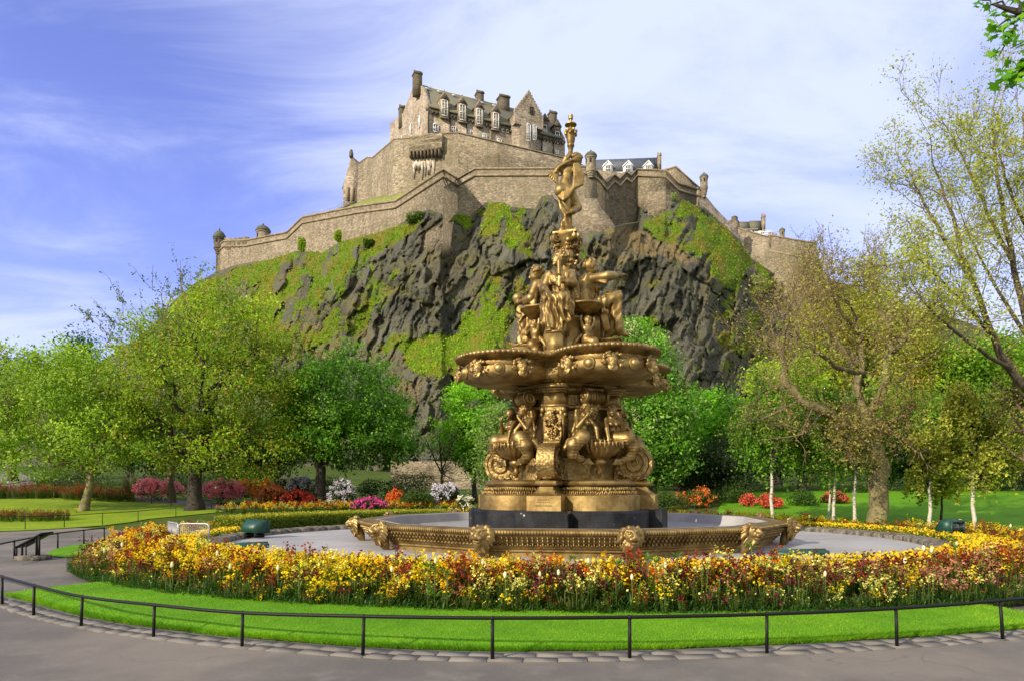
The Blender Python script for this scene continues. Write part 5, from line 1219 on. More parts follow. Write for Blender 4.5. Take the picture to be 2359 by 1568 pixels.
for k in range(6): S.path([(-.22, -.04, 1.68), (-.34 + .015*k, -.06, 1.60 - .028*k), (-.47 + .045*k, -.07, 1.50 - .045*k)], [.05, .042, .022], .006)
for k in range(26): u = k/25; S.ell((-.28 + .42*u, -.10 - .03*math.sin(u*3), 1.58 + .33*u**.6 + .01*(k % 2)), .042, .012)   # garland over the shoulder
for q in range(5):
    o_ = (q - 2)*.047
    S.path([(.20 + o_*.4, -.08, 1.80), (.25 + o_, -.16, 1.50), (.22 + o_, -.22, 1.22), (.06 + o_*.6, -.22 - .01*q, 1.0 + o_*1.2), (-.12, -.20, .90 + o_*1.0), (-.23, -.10, .93)], [.05, .042, .036, .034, .032, .020], .006)
for q in range(5): S.path([(-.20 + .02*q, -.06 + .01*q, .86), (-.16 + .015*q, -.10, .62), (-.05 + .03*q, -.11, .42), (-.14 + .045*q, -.07, .18), (-.16 + .06*q, -.03, .0)], [.03, .035, .04, .05, .06], .02)
S.folds((-.62, -.42, 0), (.3, .42, .5), lambda X: np.sin(50*X[..., 0] + 12*X[..., 2]), .010)
S.ell((0, 0, .0), (.24, .22, .04), .02)
TB = fpart(S.mesh('torch_bearer'), 'torch_bearer', 'gold', deg=6, z=8.35); TB.scale = (1.12, 1.12, 1.0)
tm = MB().lathe([(.045, 2.10), (.05, 2.2), (.07, 2.3), (.085, 2.32), (.085, 2.36), (.075, 2.38), (.10, 2.48), (.115, 2.66), (.125, 2.68), (.10, 2.70), (.04, 2.78), (.035, 2.84), (.05, 2.86), (.14, 2.875), (.14, 2.895), (.06, 2.92), (.03, 2.93), (.03, 3.03), (.055, 3.04), (.055, 3.14), (.02, 3.15)], 24, (.09, 0, 0))
for k in range(36): a = 2*math.pi*k/18; tm.ball((.09 + .13*math.sin(a), -.13*math.cos(a), 2.68 + .045*math.sin(k*2.1)), (.04, .035, .045), rotz(a), 6, 4)
to = fpart(tm, 'torch', 'gold', TB, z=0); to.location = (0, 0, 0); auto_smooth(to, 40)

# twelve-sided lower basin with a lion's head at every corner
VA = 8.0; RV = 5.42; AP = RV*math.cos(math.pi/12)
def dod(o_, z, n=8):
    out_ = []
    for k in range(12):
        a0, a1 = ang(VA + 30*k), ang(VA + 30*(k + 1)); rr_ = (AP + o_)/math.cos(math.pi/12); p0 = np.array([rr_*math.sin(a0), -rr_*math.cos(a0), z]); p1 = np.array([rr_*math.sin(a1), -rr_*math.cos(a1), z])
        out_ += [p0 + (p1 - p0)*j/n for j in range(n)]
    return out_
bw = fpart(MB().rings(np.array([dod(*q) for q in ((-.30, .10), (-.30, .17), (-.34, .18), (-.34, .44), (-.28, .46), (-.28, .50), (-.24, .515), (-.22, .56), (-.17, .66), (-.10, .73), (-.06, .755), (-.06, .775), (-.03, .785), (.01, .80), (.03, .835), (.015, .875), (-.02, .895), (-.40, .90), (-.46, .88), (-.46, .3))]), caps=False), 'basin_wall', 'gold', smooth=25)
fpart(MB().rings(np.array([dod(*q) for q in ((-.44, .70), (-.44, .895), (-.47, .898), (-.50, .88), (-.60, .64), (-.75, .55), (-1.1, .52), (-3.8, .47))]), caps=False), 'basin_lining', 'pool', smooth=30)
for k in range(12):
    bd, dn = MB(), MB()
    a0, a1 = ang(VA + 30*k), ang(VA + 30*(k + 1)); am = (a0 + a1)/2; nrm_ = np.array([math.sin(am), -math.cos(am), 0]); tg = np.array([math.cos(am), math.sin(am), 0]); L = 2*AP*math.tan(math.pi/12)
    for j in range(46): u = (j + .5)/46 - .5; bd.ball(nrm_*(AP + .005) + tg*u*L*.93 + [0, 0, .838], (.026, .05, .050), rotz(am), 6, 5)
    for j in range(26):
        u = (j + .5)/26 - .5
        for o_, z_, hh in ((-.20, .60, .07), (-.145, .675, .07), (-.085, .735, .05)): dn.box(nrm_*(AP + o_) + tg*u*L*.9 + [0, 0, z_], (.026, .10, hh), rotz(am))
        dn.box(nrm_*(AP - .205) + tg*(u + .5/26)*L*.9 + [0, 0, .585], (.07, .05, .03), rotz(am))
    fpart(bd, 'gadroon_rim', 'gold', bw, z=0, smooth=60); fpart(dn, 'dentil_course', 'gold', bw, z=0)
S = SDF((-.34, -.42, -.62), (.34, .32, .30), .0135); g_ = np.random.default_rng(31)
S.box((0, .20, -.02), (.17, .10, .12), .03, .03); S.ell((0, -.05, .02), (.15, .16, .155), .03); S.ell((0, -.21, -.045), (.088, .10, .07), .03); S.ell((0, -.29, -.015), (.045, .03, .03), .02); S.ell((0, -.19, -.125), (.065, .07, .035), .02)
S.ell((0, -.27, -.092), (.06, .06, .014), .01, None, True); S.cap((0, -.17, .10), (0, -.27, .01), .04, .035, .02)
for sg in (-1, 1):
    S.ell((sg*.075, -.195, .055), (.036, .03, .024), .015, None, True); S.ell((sg*.075, -.175, .052), .024, .006); S.cap((sg*.03, -.20, .095), (sg*.12, -.15, .105), .028, .02, .015); S.ell((sg*.13, -.08, .13), (.035, .025, .035), .015); S.ell((sg*.06, -.25, -.05), (.05, .05, .045), .02)
for k in range(64):
    a_ = g_.uniform(0, 2*np.pi); rr_ = g_.uniform(.15, .24); x_, z_ = rr_*math.cos(a_), rr_*math.sin(a_)
    S.cap((x_*.85, -.04 - .03*g_.random(), z_*.85), (x_*1.15, .0, z_*1.15 - .06), .038, .018, .012)
for k in range(5): S.cap((0, -.16 + .02*k, -.18), ((k - 2)*.05, -.08, -.34), .04, .02, .02)
S.path([(0, .0, -.15), (0, .06, -.32), (0, .14, -.50)], [.13, .10, .05], .04); S.ell((0, .13, -.52), (.07, .06, .05), .02)
lion_me = S.mesh('lion_head')
for k in range(12): fpart(lion_me, 'lion_head', 'gold', bw, deg=VA + 30*k, r=RV - .03, z=.80)
# ------------------------------------------------------------------ trees
def leaf_quads(c, nrm_, size, col, aspect=.55, jit=.8):
    """a small pointed leaf at each centre, facing roughly along nrm_"""
    n = len(c); nr = nrm_ + rng.normal(0, jit, (n, 3)); nr /= np.linalg.norm(nr, axis=1, keepdims=True) + 1e-9
    a = np.cross(nr, rng.normal(0, 1, (n, 3))); a /= np.linalg.norm(a, axis=1, keepdims=True) + 1e-9; b_ = np.cross(nr, a)
    s_ = (size*rng.uniform(.65, 1.25, n))[:, None]
    V = np.stack([c - a*s_*.5, c + b_*s_*aspect*.5 + nr*s_*.06, c + a*s_*.5 - nr*s_*.10, c - b_*s_*aspect*.5 + nr*s_*.06], 1).reshape(-1, 3)
    return V, np.arange(4*n).reshape(-1, 4), np.repeat(col, 4, 0)
def curve(p0, p1, sag=.0, wob=.1, n=6):
    p0, p1 = np.asarray(p0, float), np.asarray(p1, float); t_ = np.linspace(0, 1, n)[:, None]; L = np.linalg.norm(p1 - p0)
    p = p0 + (p1 - p0)*t_; p[:, 2] += sag*L*np.sin(t_[:, 0]*np.pi); q = rng.normal(0, wob*L/ n, (n, 3)); q[0] = q[-1] = 0
    return p + q
def crown_points(blobs, n, shell=.45):
    """cluster centres spread through the outer part of a few overlapping ellipsoids"""
    B = np.array(blobs, float); w_ = B[:, 3]*B[:, 4]*B[:, 5]; k = rng.choice(len(B), n, p=w_**.8/np.sum(w_**.8))
    d = rng.normal(0, 1, (n, 3)); d /= np.linalg.norm(d, axis=1, keepdims=True); r = (1 - shell*rng.random(n)**1.5)[:, None]*(1 + .10*rng.normal(0, 1, n))[:, None]
    p = B[k, :3] + d*r*B[k, 3:6]; return p, d
def tree(name, base, blobs, label, cat='tree', trunk=(.25, .14), fork=2.0, lean=(0, 0), clusters=300, per=45, leaf=.2, spread=.42, cols=((.05, .11, .012), (.11, .19, .02)), bark='bark', limbs=9, group=None, aspect=.55, twigs=True, flat=.6, droop=0.0, pts=None, extra=None):
    base = np.asarray(base, float); root = empty(name, base, label=label, cat=cat, group=group)
    fk = np.array([lean[0], lean[1], fork]); tm_ = MB()
    tp = curve((0, 0, -.15), fk, 0, .10, 7); rr_ = np.linspace(trunk[0], trunk[1], 7)*1.0; rr_[0] *= 1.55; rr_[1] *= 1.12; tm_.tube(tp, rr_, 12)
    cp, cd = crown_points(blobs, clusters) if pts is None else pts
    tgt = cp[rng.choice(len(cp), min(limbs, len(cp)), replace=False)]; nodes = []
    for q in tgt:
        c = curve(fk - [0, 0, fork*.12*rng.random()], q*.85 + fk*.15, .10, .35, 8); tm_.tube(c, np.linspace(trunk[1]*.62, .025, 8), 6, caps=False); nodes.append(c[2:])
    nodes = np.vstack(nodes)
    if twigs:
        for q in cp[::2 if clusters > 160 else 1]:
            k = np.argmin(np.linalg.norm(nodes - q, axis=1)); tm_.tube(curve(nodes[k], q, .05, .4, 4), np.linspace(.022, .007, 4), 3, caps=False)
    obj('trunk', tm_.mesh('trunk', True), M[bark], root)
    n = len(cp)*per; c = np.repeat(cp, per, 0); d = np.repeat(cd, per, 0); g = rng.normal(0, spread, (n, 3)); g[:, 2] *= flat
    if droop: g[:, 2] -= droop*np.abs(rng.normal(0, 1, n)); g[:, :2] *= .6
    u = np.repeat(rng.random(len(cp)), per)[:, None]; cA, cB = np.array(cols[0]), np.array(cols[1]); col = (cA*(1 - u) + cB*u)*rng.uniform(.70, 1.35, (n, 1))*1.12; big_ = np.repeat(fbm(cp[:, 0]*.5, cp[:, 1]*.5, cp[:, 2]*.5, 2), per)[:, None]; col = col*(1 + .55*big_)*np.array([1, 1, 1]) + np.maximum(big_, 0)*np.array([.05, .02, 0])
    if len(cols) > 2:
        mk = rng.random(n) < .14; col[mk] = np.array(cols[2])*rng.uniform(.8, 1.2, (mk.sum(), 1))
    V_, F_, C_ = leaf_quads(c + g, d*.5 + [0, 0, .45], np.full(n, leaf), col, aspect)
    if extra is not None:
        V2, F2, C2 = extra; F2 = F2 + len(V_); V_ = np.vstack([V_, V2]); F_ = np.vstack([F_, F2]); C_ = np.vstack([C_, C2])
    obj('crown', mesh('crown', V_, F_, C_), M['leaf'], root)
    return root
def pxblob(base, Y, px, py, rx, ry, rz=None):
    """ellipsoid seen at (px, py) with half-sizes in photograph pixels, as an offset from the trunk's foot"""
    c = P(px, py, Y) - base; k = Y/FPX; return (c[0], c[1], c[2], rx*k, (rz or rx)*k, ry*k)
def gY(px, Y, dz=0): x = (px - CX)/FPX*Y; return np.array([x, Y, float(G(x, Y)) + dz])

# the pale leaning cherry on the left lawn
b0 = gY(193, 35); B = lambda *q: pxblob(b0, 35, *q)
tree('cherry_tree', b0, [B(60, 950, 130, 110), B(190, 900, 130, 110), B(240, 1010, 110, 80), B(60, 1040, 130, 60), B(120, 850, 90, 60), B(-40, 980, 90, 90)], 'spreading cherry with a thin pale leaning trunk and light green leaves on the lawn', trunk=(.24, .15), fork=2.0, lean=(.42, 0), clusters=470, per=62, leaf=.17, spread=.36, cols=((.13, .24, .022), (.27, .38, .05)), bark='bark_moss', limbs=11)
# the broad olive-leaved tree with a dark trunk
b0 = gY(448, 36); B = lambda *q: pxblob(b0, 36, *q)
tree('broad_tree', b0, [B(470, 900, 190, 120), B(545, 760, 120, 100), B(390, 800, 110, 90), B(600, 960, 110, 110), B(400, 1010, 130, 80), B(540, 1050, 120, 55), B(640, 850, 75, 90), B(490, 690, 70, 60), B(300, 950, 60, 90)], 'largest olive green tree, thick black trunk, crown reaching up before the crag', trunk=(.40, .30), fork=2.3, clusters=680, per=60, leaf=.17, spread=.38, cols=((.10, .20, .012), (.25, .35, .025), (.30, .22, .04)), bark='bark_dark', limbs=13)
# its sparse leading shoots against the sky, a young tree behind
def shoots(name, base, ends, label, col, leaf=.17, n_l=26, r0=.05, bark='twig', group=None, fork=3.0, trunk_r=.12, side=7, cat='tree'):
    root = empty(name, base, label=label, cat=cat, group=group); tm_ = MB(); LC, LN, LK = [], [], []
    fk = np.array([0, 0, fork]); tm_.tube(curve((0, 0, -.1), fk, 0, .1, 5), np.linspace(trunk_r*1.3, trunk_r, 5), 8)
    for e in ends:
        c = curve(fk, np.asarray(e) - base, .06, .35, 10); tm_.tube(c, np.linspace(r0, .012, 10), 5, caps=False)
        for k in range(side):
            i_ = rng.integers(3, 9); d = c[9] - c[i_ - 2]; d = d/np.linalg.norm(d) + rng.normal(0, .55, 3); q = c[i_] + d*rng.uniform(.5, 1.5); tw_ = curve(c[i_], q, .03, .3, 5); tm_.tube(tw_, np.linspace(.018, .007, 5), 3, caps=False)
            t_ = rng.random((n_l, 1)); LC.append(tw_[0]*(1 - t_) + tw_[-1]*t_ + rng.normal(0, .10, (n_l, 3)))
        t_ = rng.random((n_l*2, 1))**.6; k_ = np.minimum((t_*9).astype(int), 8)[:, 0]; LC.append(c[k_] + (c[k_+1] - c[k_])*rng.random((n_l*2, 1)) + rng.normal(0, .12, (n_l*2, 3)))
    LC = np.vstack(LC); col = np.array(col)*rng.uniform(.6, 1.35, (len(LC), 1))
    obj('trunk', tm_.mesh('trunk', True), M[bark], root); V_, F_, C_ = leaf_quads(LC, np.tile([0, -.3, .5], (len(LC), 1)), np.full(len(LC), leaf), col)
    obj('crown', mesh('crown', V_, F_, C_), M['leaf'], root); return root
b0 = gY(400, 40); E = [P(a, b_, 40 + random.uniform(-2, 2)) for a, b_ in ((185, 735), (215, 690), (270, 665), (300, 700), (352, 610), (385, 640), (415, 600), (440, 625), (470, 612), (250, 760), (330, 735), (430, 690), (350, 690), (480, 660), (290, 770), (380, 740))]
shoots('slender_tree', b0, E, 'slender tree whose sparse leafy shoots stand against the blue sky', (.10, .17, .04), .16, 22, .06, fork=5.0, trunk_r=.15, side=8)
# the dark dome-shaped horse chestnut
b0 = gY(737, 38); B = lambda *q: pxblob(b0, 38, *q)
tree('chestnut_tree', b0, [B(790, 900, 125, 100), B(735, 950, 90, 100), B(870, 970, 92, 100), B(800, 1000, 148, 72), B(705, 995, 60, 72), B(908, 1025, 56, 60)], 'dark green domed horse chestnut with a straight dark trunk by the magenta shrub', trunk=(.33, .25), fork=2.6, clusters=520, per=64, leaf=.19, spread=.32, cols=((.035, .115, .010), (.10, .25, .018), (.19, .37, .04)), bark='bark_dark', limbs=11)
# fresh green trees behind the fountain
b0 = gY(1092, 42); B = lambda *q: pxblob(b0, 42, *q)
tree('maple_tree', b0, [B(1090, 950, 78, 72), B(1060, 1010, 60, 55), B(1120, 1000, 70, 70), B(1105, 1060, 60, 40)], 'bright green young maple just left of the fountain pedestal', trunk=(.16, .12), fork=2.6, clusters=250, per=60, leaf=.20, spread=.32, cols=((.09, .24, .012), (.20, .42, .02)), bark='bark_dark', limbs=7)
b0 = gY(1165, 35); B = lambda *q: pxblob(b0, 35, *q)
tree('whitebeam_tree', b0, [B(1160, 1000, 62, 70), B(1150, 1070, 55, 55), B(1195, 980, 40, 50)], 'pale green small tree against the gold pedestal, behind the nymphs', trunk=(.12, .09), fork=1.5, clusters=150, per=42, leaf=.19, spread=.34, cols=((.10, .18, .04), (.20, .29, .09)), limbs=6)
b0 = gY(1500, 37); B = lambda *q: pxblob(b0, 37, *q)
cand = crown_points([B(1455, 775, 50, 30), B(1490, 800, 50, 30), B(1500, 960, 90, 60)], 130)[0]; nC = 26; cc = np.repeat(cand, nC, 0) + rng.normal(0, .1, (len(cand)*nC, 3))*[1, 1, 2.4]
tree('flowering_chestnut', b0, [B(1460, 800, 58, 60), B(1480, 880, 90, 90), B(1510, 970, 95, 90), B(1480, 1060, 75, 70), B(1540, 1040, 60, 70)], 'tall horse chestnut with creamy flower candles rising behind the great basin', trunk=(.30, .2), fork=3.0, clusters=470, per=60, leaf=.20, spread=.34, cols=((.05, .15, .012), (.13, .31, .022), (.28, .40, .12)), limbs=11, extra=leaf_quads(cc, np.tile([0, -.4, .4], (len(cc), 1)), np.full(len(cc), .12), np.tile([.55, .56, .38], (len(cc), 1))))
b0 = gY(1625, 45); B = lambda *q: pxblob(b0, 45, *q)
tree('lime_tree', b0, [B(1600, 960, 55, 60), B(1660, 970, 60, 65), B(1640, 1040, 80, 60)], 'mid green round tree at the foot of the crag, right of the flowering chestnut', trunk=(.22, .15), fork=3.0, clusters=250, per=58, leaf=.22, spread=.38, cols=((.06, .19, .012), (.14, .34, .02)), limbs=8)
b0 = gY(1655, 39); B = lambda *q: pxblob(b0, 39, *q)
tree('holly_tree', b0, [B(1660, 1060, 75, 50), B(1610, 1090, 50, 40), B(1700, 1095, 45, 40)], 'low blackish green holly mass beneath the round lime', trunk=(.2, .15), fork=1.0, clusters=200, per=42, leaf=.18, spread=.36, cols=((.014, .034, .010), (.035, .065, .016)), bark='bark_dark', limbs=6)
# small bare tree beside the maple
def grow(mb, p, d, L, r, depth, tips, wob=.28, split=(2, 3), shrink=.72, up=.10, ang_=.6, minr=.006):
    n = 5; pts_ = [np.array(p, float)]; d = np.array(d, float)
    for k in range(n - 1):
        d = d + rng.normal(0, wob, 3)*.5 + [0, 0, up*.4]; d /= np.linalg.norm(d); pts_.append(pts_[-1] + d*L/(n - 1))
    mb.tube(pts_, np.linspace(r, max(r*.62, minr), n), 7 if depth > 3 else (4 if depth > 1 else 3), caps=False)
    if depth == 0: tips.append(pts_[-1]); tips.append(pts_[2]); return
    for k in range(rng.integers(split[0], split[1] + 1) + (1 if depth == 1 else 0)):
        i_ = 4 if k == 0 else rng.integers(1, 5); dd = d + rng.normal(0, ang_, 3)*(.6 if k == 0 else 1.0); dd /= np.linalg.norm(dd)
        grow(mb, pts_[i_], dd, L*shrink*rng.uniform(.75, 1.2), max(r*(.66 if k == 0 else .48), minr), depth - 1, tips, wob, split, shrink, up, ang_, minr)
def bare_tree(name, base, arms, label, depth, leaf=None, bark='bark_moss', twigbark='twig', trunk=None, shrink=.72, cat='tree', n_leaf=3, up=.10, ang_=.62, group=None, sp=.16, split=(2, 3), bl=.27):
    """arms: list of (start, end, radius) surveyed limbs; finer branches grow from them. leaf: (size, colA, colB)"""
    root = empty(name, base, label=label, cat=cat, group=group); tm_, tw_ = MB(), MB(); tips = []
    for pts_, r0, r1 in arms:
        c = smoothpath([np.asarray(q, float) - base for q in pts_], 14); c[1:-1] += rng.normal(0, r0*.18, (12, 3)); tm_.tube(c, np.linspace(r0, r1, 14), 10)
        if depth >= 0:
            for i_ in range(4, 14):
                if r0 > .3 and i_ < 13: continue
                d = c[i_] - c[i_ - 1]; d /= np.linalg.norm(d); grow(tw_, c[i_], d*.7 + rng.normal(0, ang_, 3), np.linalg.norm(c[-1] - c[0])*bl*rng.uniform(.7, 1.2), max(.02, r1*.6), depth, tips, up=up, shrink=shrink, ang_=ang_, split=split)
    obj('trunk', tm_.mesh('trunk', True), M[bark], root)
    if tw_.n: obj('branches', tw_.mesh('branches', True), M[twigbark], root)
    if leaf and tips:
        tp = np.repeat(np.array(tips), n_leaf, 0); tp = tp + rng.normal(0, sp, tp.shape); u = rng.random((len(tp), 1)); col = (np.array(leaf[1])*(1 - u) + np.array(leaf[2])*u)*rng.uniform(.7, 1.25, (len(tp), 1))
        V_, F_, C_ = leaf_quads(tp, np.tile([0, -.3, .5], (len(tp), 1)), np.full(len(tp), leaf[0]), col); obj('crown', mesh('crown', V_, F_, C_), M['leaf'], root)
    return root
b0 = gY(1018, 40)
bare_tree('bare_tree', b0, [([b0 - [0, 0, .1], P(1018, 1110, 40), P(1017, 1085, 40)], .09, .06), ([P(1017, 1090, 40), P(1000, 1055, 40), P(985, 1020, 40)], .05, .03), ([P(1017, 1085, 40), P(1030, 1050, 40), P(1045, 1010, 40)], .05, .03), ([P(1017, 1085, 40), P(1015, 1050, 40), P(1012, 1015, 40)], .05, .03)], 'little leafless tree in front of the tan garden wall', 2, (.10, (.14, .16, .03), (.2, .22, .06)), bark='bark_dark', twigbark='bark_dark', n_leaf=1)

# the gnarled, nearly leafless tree on the right
Y0 = 25.8; b0 = gY(2022, Y0); Q = lambda a, b_, dy=0: P(a, b_, Y0 + dy)
arms = [([b0 - [0, 0, .15], Q(2018, 1140), Q(2028, 1075), Q(2022, 1045), Q(2008, 1000), Q(2000, 960)], .37, .24),
        ([Q(2006, 1000), Q(1955, 975, -.6), Q(1890, 945, -1.2), Q(1835, 905, -1.4), Q(1803, 868, -1.2), Q(1806, 830, -1.0), Q(1788, 790, -.6)], .20, .06),
        ([Q(2000, 965), Q(1975, 900, .5), Q(1985, 840, .8), Q(1980, 770, 1.0), Q(1960, 700, 1.2)], .18, .05),
        ([Q(2002, 960), Q(2030, 900, -.5), Q(2045, 830, -.8), Q(2052, 760, -.6), Q(2055, 690, 0)], .19, .05),
        ([Q(2045, 830, -.8), Q(2075, 790, -1.2), Q(2120, 735, -1.5), Q(2145, 700, -1.5)], .11, .04),
        ([Q(1985, 840, .8), Q(1930, 790, 1.5), Q(1880, 720, 2), Q(1850, 660, 2.2)], .12, .04),
        ([Q(1990, 860, .5), Q(1935, 850, -1), Q(1870, 800, -2), Q(1830, 760, -2.4)], .10, .04),
        ([Q(2052, 760, -.6), Q(2020, 700, .6), Q(2015, 640, 1)], .09, .03),
        ([Q(1980, 770, 1), Q(1925, 700, 0), Q(1905, 640, 0)], .09, .03),
        ([Q(2008, 990), Q(2060, 965, -1.2), Q(2095, 955, -1.8)], .11, .04),
        ([Q(2005, 1000), Q(1970, 1010, -1), Q(1940, 1000, -1.6)], .07, .03)]
bare_tree('gnarled_tree', b0, arms, 'gnarled bare tree with a thick mossy twisting trunk and a haze of brown twigs', 3, (.10, (.27, .18, .07), (.32, .33, .06)), n_leaf=2, shrink=.72, up=.02, ang_=.75, split=(2, 4), sp=.25)
# the tall budding tree whose limbs lean in from the right edge
Y0 = 24.0; b0 = gY(2430, Y0); Q = lambda a, b_, dy=0: P(a, b_, Y0 + dy)
arms = [([b0 - [0, 0, .15], Q(2425, 1060), Q(2400, 930)], .30, .24),
        ([Q(2400, 940), Q(2330, 850, -.6), Q(2290, 780, -1), Q(2240, 650, -1.2), Q(2200, 520, -1), Q(2170, 430, -.6)], .15, .035),
        ([Q(2402, 935), Q(2370, 780, .6), Q(2330, 600, 1), Q(2300, 430, 1.2), Q(2285, 280, 1.4)], .15, .035),
        ([Q(2405, 930), Q(2400, 760, 0), Q(2380, 560, 0), Q(2365, 380, .3), Q(2355, 270, .5)], .15, .035),
        ([Q(2290, 780, -1), Q(2220, 700, -1.6), Q(2160, 640, -2), Q(2110, 590, -2.2)], .075, .022),
        ([Q(2240, 650, -1.2), Q(2180, 560, -.6), Q(2130, 470, 0), Q(2095, 400, .2)], .075, .022),
        ([Q(2330, 600, 1), Q(2270, 480, 1.6), Q(2225, 380, 2), Q(2190, 310, 2.2)], .08, .022),
        ([Q(2330, 850, -.6), Q(2250, 800, -2), Q(2170, 740, -3), Q(2120, 690, -3.4)], .075, .022),
        ([Q(2370, 780, .6), Q(2310, 690, 2), Q(2260, 600, 3), Q(2215, 500, 3.4)], .08, .022),
        ([Q(2380, 560, 0), Q(2330, 450, -.8), Q(2300, 350, -1)], .075, .022),
        ([Q(2400, 760), Q(2440, 600), Q(2450, 420)], .10, .03)]
bare_tree('budding_tree', b0, arms, 'tall tree breaking into yellow green leaf, its limbs leaning in high on the right', 3, (.10, (.25, .31, .06), (.42, .43, .08)), bark='bark', twigbark='twig', n_leaf=7, shrink=.66, up=.12, ang_=.55, sp=.20, bl=.20)
# distant thin trees on the skyline right of the battery
for px, w_, py, lab in ((1872, 34, 512, 'thin pale tree on the skyline beside the battery corner'), (2000, 46, 515, 'thin twiggy tree rising behind the gnarled tree crown')):
    b0 = gY(px, 66); zt = P(px, py, 66)[2]; ends = [np.array([b0[0] + random.uniform(-w_, w_)/FPX*66, 66 + random.uniform(-1.5, 1.5), zt - random.uniform(0, 5)]) for k in range(26)]
    shoots('skyline_tree', b0, ends, lab, (.28, .27, .10), .16, 14, .10, fork=13.0 if px < 1900 else 12.0, trunk_r=.25, side=9, group='thin trees on the skyline')
# weeping birches with white stems
m, t, b, o = new_mat('birch_bark'); v = objco(t); n = t.noise(t.mapping(v, (3, 3, 14)), 1.0, 4, .7); t.put(b.inputs['Base Color'], t.mix(t.mr(n, .54, .64), (.46, .43, .36), (.06, .05, .045))); b.inputs['Roughness'].default_value = .7; M['birch'] = m
def birch(px, py, Yb, blobs, label, cols, r=.075, strands=260, leaf=.15, bark='birch', hang=(1.0, 2.6), per=26):
    base = gY(px, Yb); root = empty('weeping_birch', base, label=label, cat='tree', group='birches behind the flower ring')
    bl = [pxblob(base, Yb, *q) for q in blobs]; top = max(q[2] + q[5] for q in bl); tm_, tw_ = MB(), MB(); tm_.tube(curve((0, 0, -.1), (rng.normal(0, .1), 0, top*.68), 0, .06, 9), np.linspace(r, .02, 9), 9)
    ng = max(8, strands//9); gp_, gd_ = crown_points(bl, ng, .8); cp = np.repeat(gp_, 9, 0) + rng.normal(0, .20, (ng*9, 3)); cd = np.repeat(gd_, 9, 0); strands = len(cp); L = np.repeat(rng.uniform(*hang, ng), 9)*rng.uniform(.6, 1.15, strands); LC = []
    for q, l in zip(cp, L):
        l = min(l, max(.25, q[2] - rng.uniform(1.0, 4.6))); c = np.array([q, q + [cd[0, 0]*.1, 0, -l*.4], q + [rng.normal(0, .12), rng.normal(0, .12), -l]]); tw_.tube(c, [.008, .005, .003], 3, caps=False); t_ = rng.random((per, 1)); LC.append(c[0]*(1 - t_) + c[2]*t_ + rng.normal(0, .07, (per, 3)))
        if rng.random() < .2: tw_.tube(curve((0, 0, max(1.5, q[2]*.75)), q, .1, .2, 4), [.03, .02, .015, .01], 3, caps=False)
    LC = np.vstack(LC); u = np.repeat(np.repeat(rng.random(ng), 9), per)[:, None]; col = (np.array(cols[0])*(1 - u) + np.array(cols[1])*u)*rng.uniform(.6, 1.4, (len(LC), 1))*np.repeat(np.repeat(rng.uniform(.6, 1.3, ng), 9), per)[:, None]
    obj('trunk', tm_.mesh('trunk', True), M[bark], root); obj('branches', tw_.mesh('branches'), M['bark_dark'], root); V_, F_, C_ = leaf_quads(LC, np.tile([0, -.4, .3], (len(LC), 1)), np.full(len(LC), leaf), col); obj('crown', mesh('crown', V_, F_, C_), M['leaf'], root); return root
gr1 = ((.08, .21, .012), (.19, .36, .025)); yl = ((.24, .30, .03), (.48, .48, .09))
birch(1780, 1180, 28.5, [(1780, 950, 80, 80), (1735, 985, 60, 60), (1825, 985, 60, 60), (1770, 890, 50, 40)], 'weeping birch alone by the scarlet azalea, bright green hanging sprays', gr1, .085, 420)
birch(1908, 1187, 28, [(1890, 985, 45, 70)], 'thinnest of the white birch stems, close against its neighbour', gr1, .055, 140)
birch(1918, 1189, 27.5, [(1925, 960, 60, 80)], 'white birch stem just right of the thinnest one', gr1, .075, 260)
birch(1967, 1190, 27, [(1975, 970, 60, 80)], 'white birch stem between the pair and the gnarled trunk', gr1, .08, 260)
birch(2036, 1185, 31, [(2060, 1010, 60, 80), (2100, 1040, 40, 60)], 'dim birch stem half hidden behind the gnarled trunk', ((.03, .09, .012), (.08, .16, .02)), .06, 260)
birch(2139, 1190, 27, [(2150, 1010, 50, 60), (2130, 1080, 35, 40)], 'spotted birch stem with yellowish leaves at the edge of the lawn slope', yl, .085, 200, .17, hang=(.5, 1.4))
birch(2166, 1183, 28.5, [(2170, 1090, 50, 45)], 'short tree with a dark stem between two birches on the lawn slope', yl, .06, 130, .17, 'bark_dark', (.3, .9))
birch(2242, 1192, 26, [(2250, 960, 95, 75), (2230, 1050, 95, 60), (2310, 1020, 70, 80), (2200, 900, 60, 60)], 'yellow leaved birch with the whitest stem on the lawn slope', yl, .085, 460, .15, hang=(.5, 1.8))
# trees further back
def back_tree(px, Yb, blobs, label, cols, leaf=.32, clusters=260, per=38, name='background_tree', spread=.6, group='trees at the foot of the hill'):
    b0 = gY(px, Yb); tree(name, b0, [pxblob(b0, Yb, *q) for q in blobs], label, trunk=(.3, .2), fork=3.0, clusters=clusters, per=per, leaf=leaf, spread=spread, cols=cols, limbs=8, group=group, bark='bark_dark', twigs=False)
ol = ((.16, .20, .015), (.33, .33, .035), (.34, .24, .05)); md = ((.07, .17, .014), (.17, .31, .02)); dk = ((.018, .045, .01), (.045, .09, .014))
back_tree(30, 52, [(20, 880, 90, 70), (90, 900, 70, 60), (-60, 920, 90, 70)], 'broad light tree behind the leaning cherry at the far left', ((.10, .16, .03), (.2, .25, .06)))
back_tree(185, 56, [(185, 830, 30, 55), (180, 900, 50, 60)], 'pointed dark green tree standing above the cherry crown', ((.03, .10, .02), (.07, .17, .03)), clusters=150)
back_tree(300, 50, [(270, 990, 90, 80), (360, 1020, 90, 80)], 'shadowy tree between the cherry and the olive green tree', dk, .26)
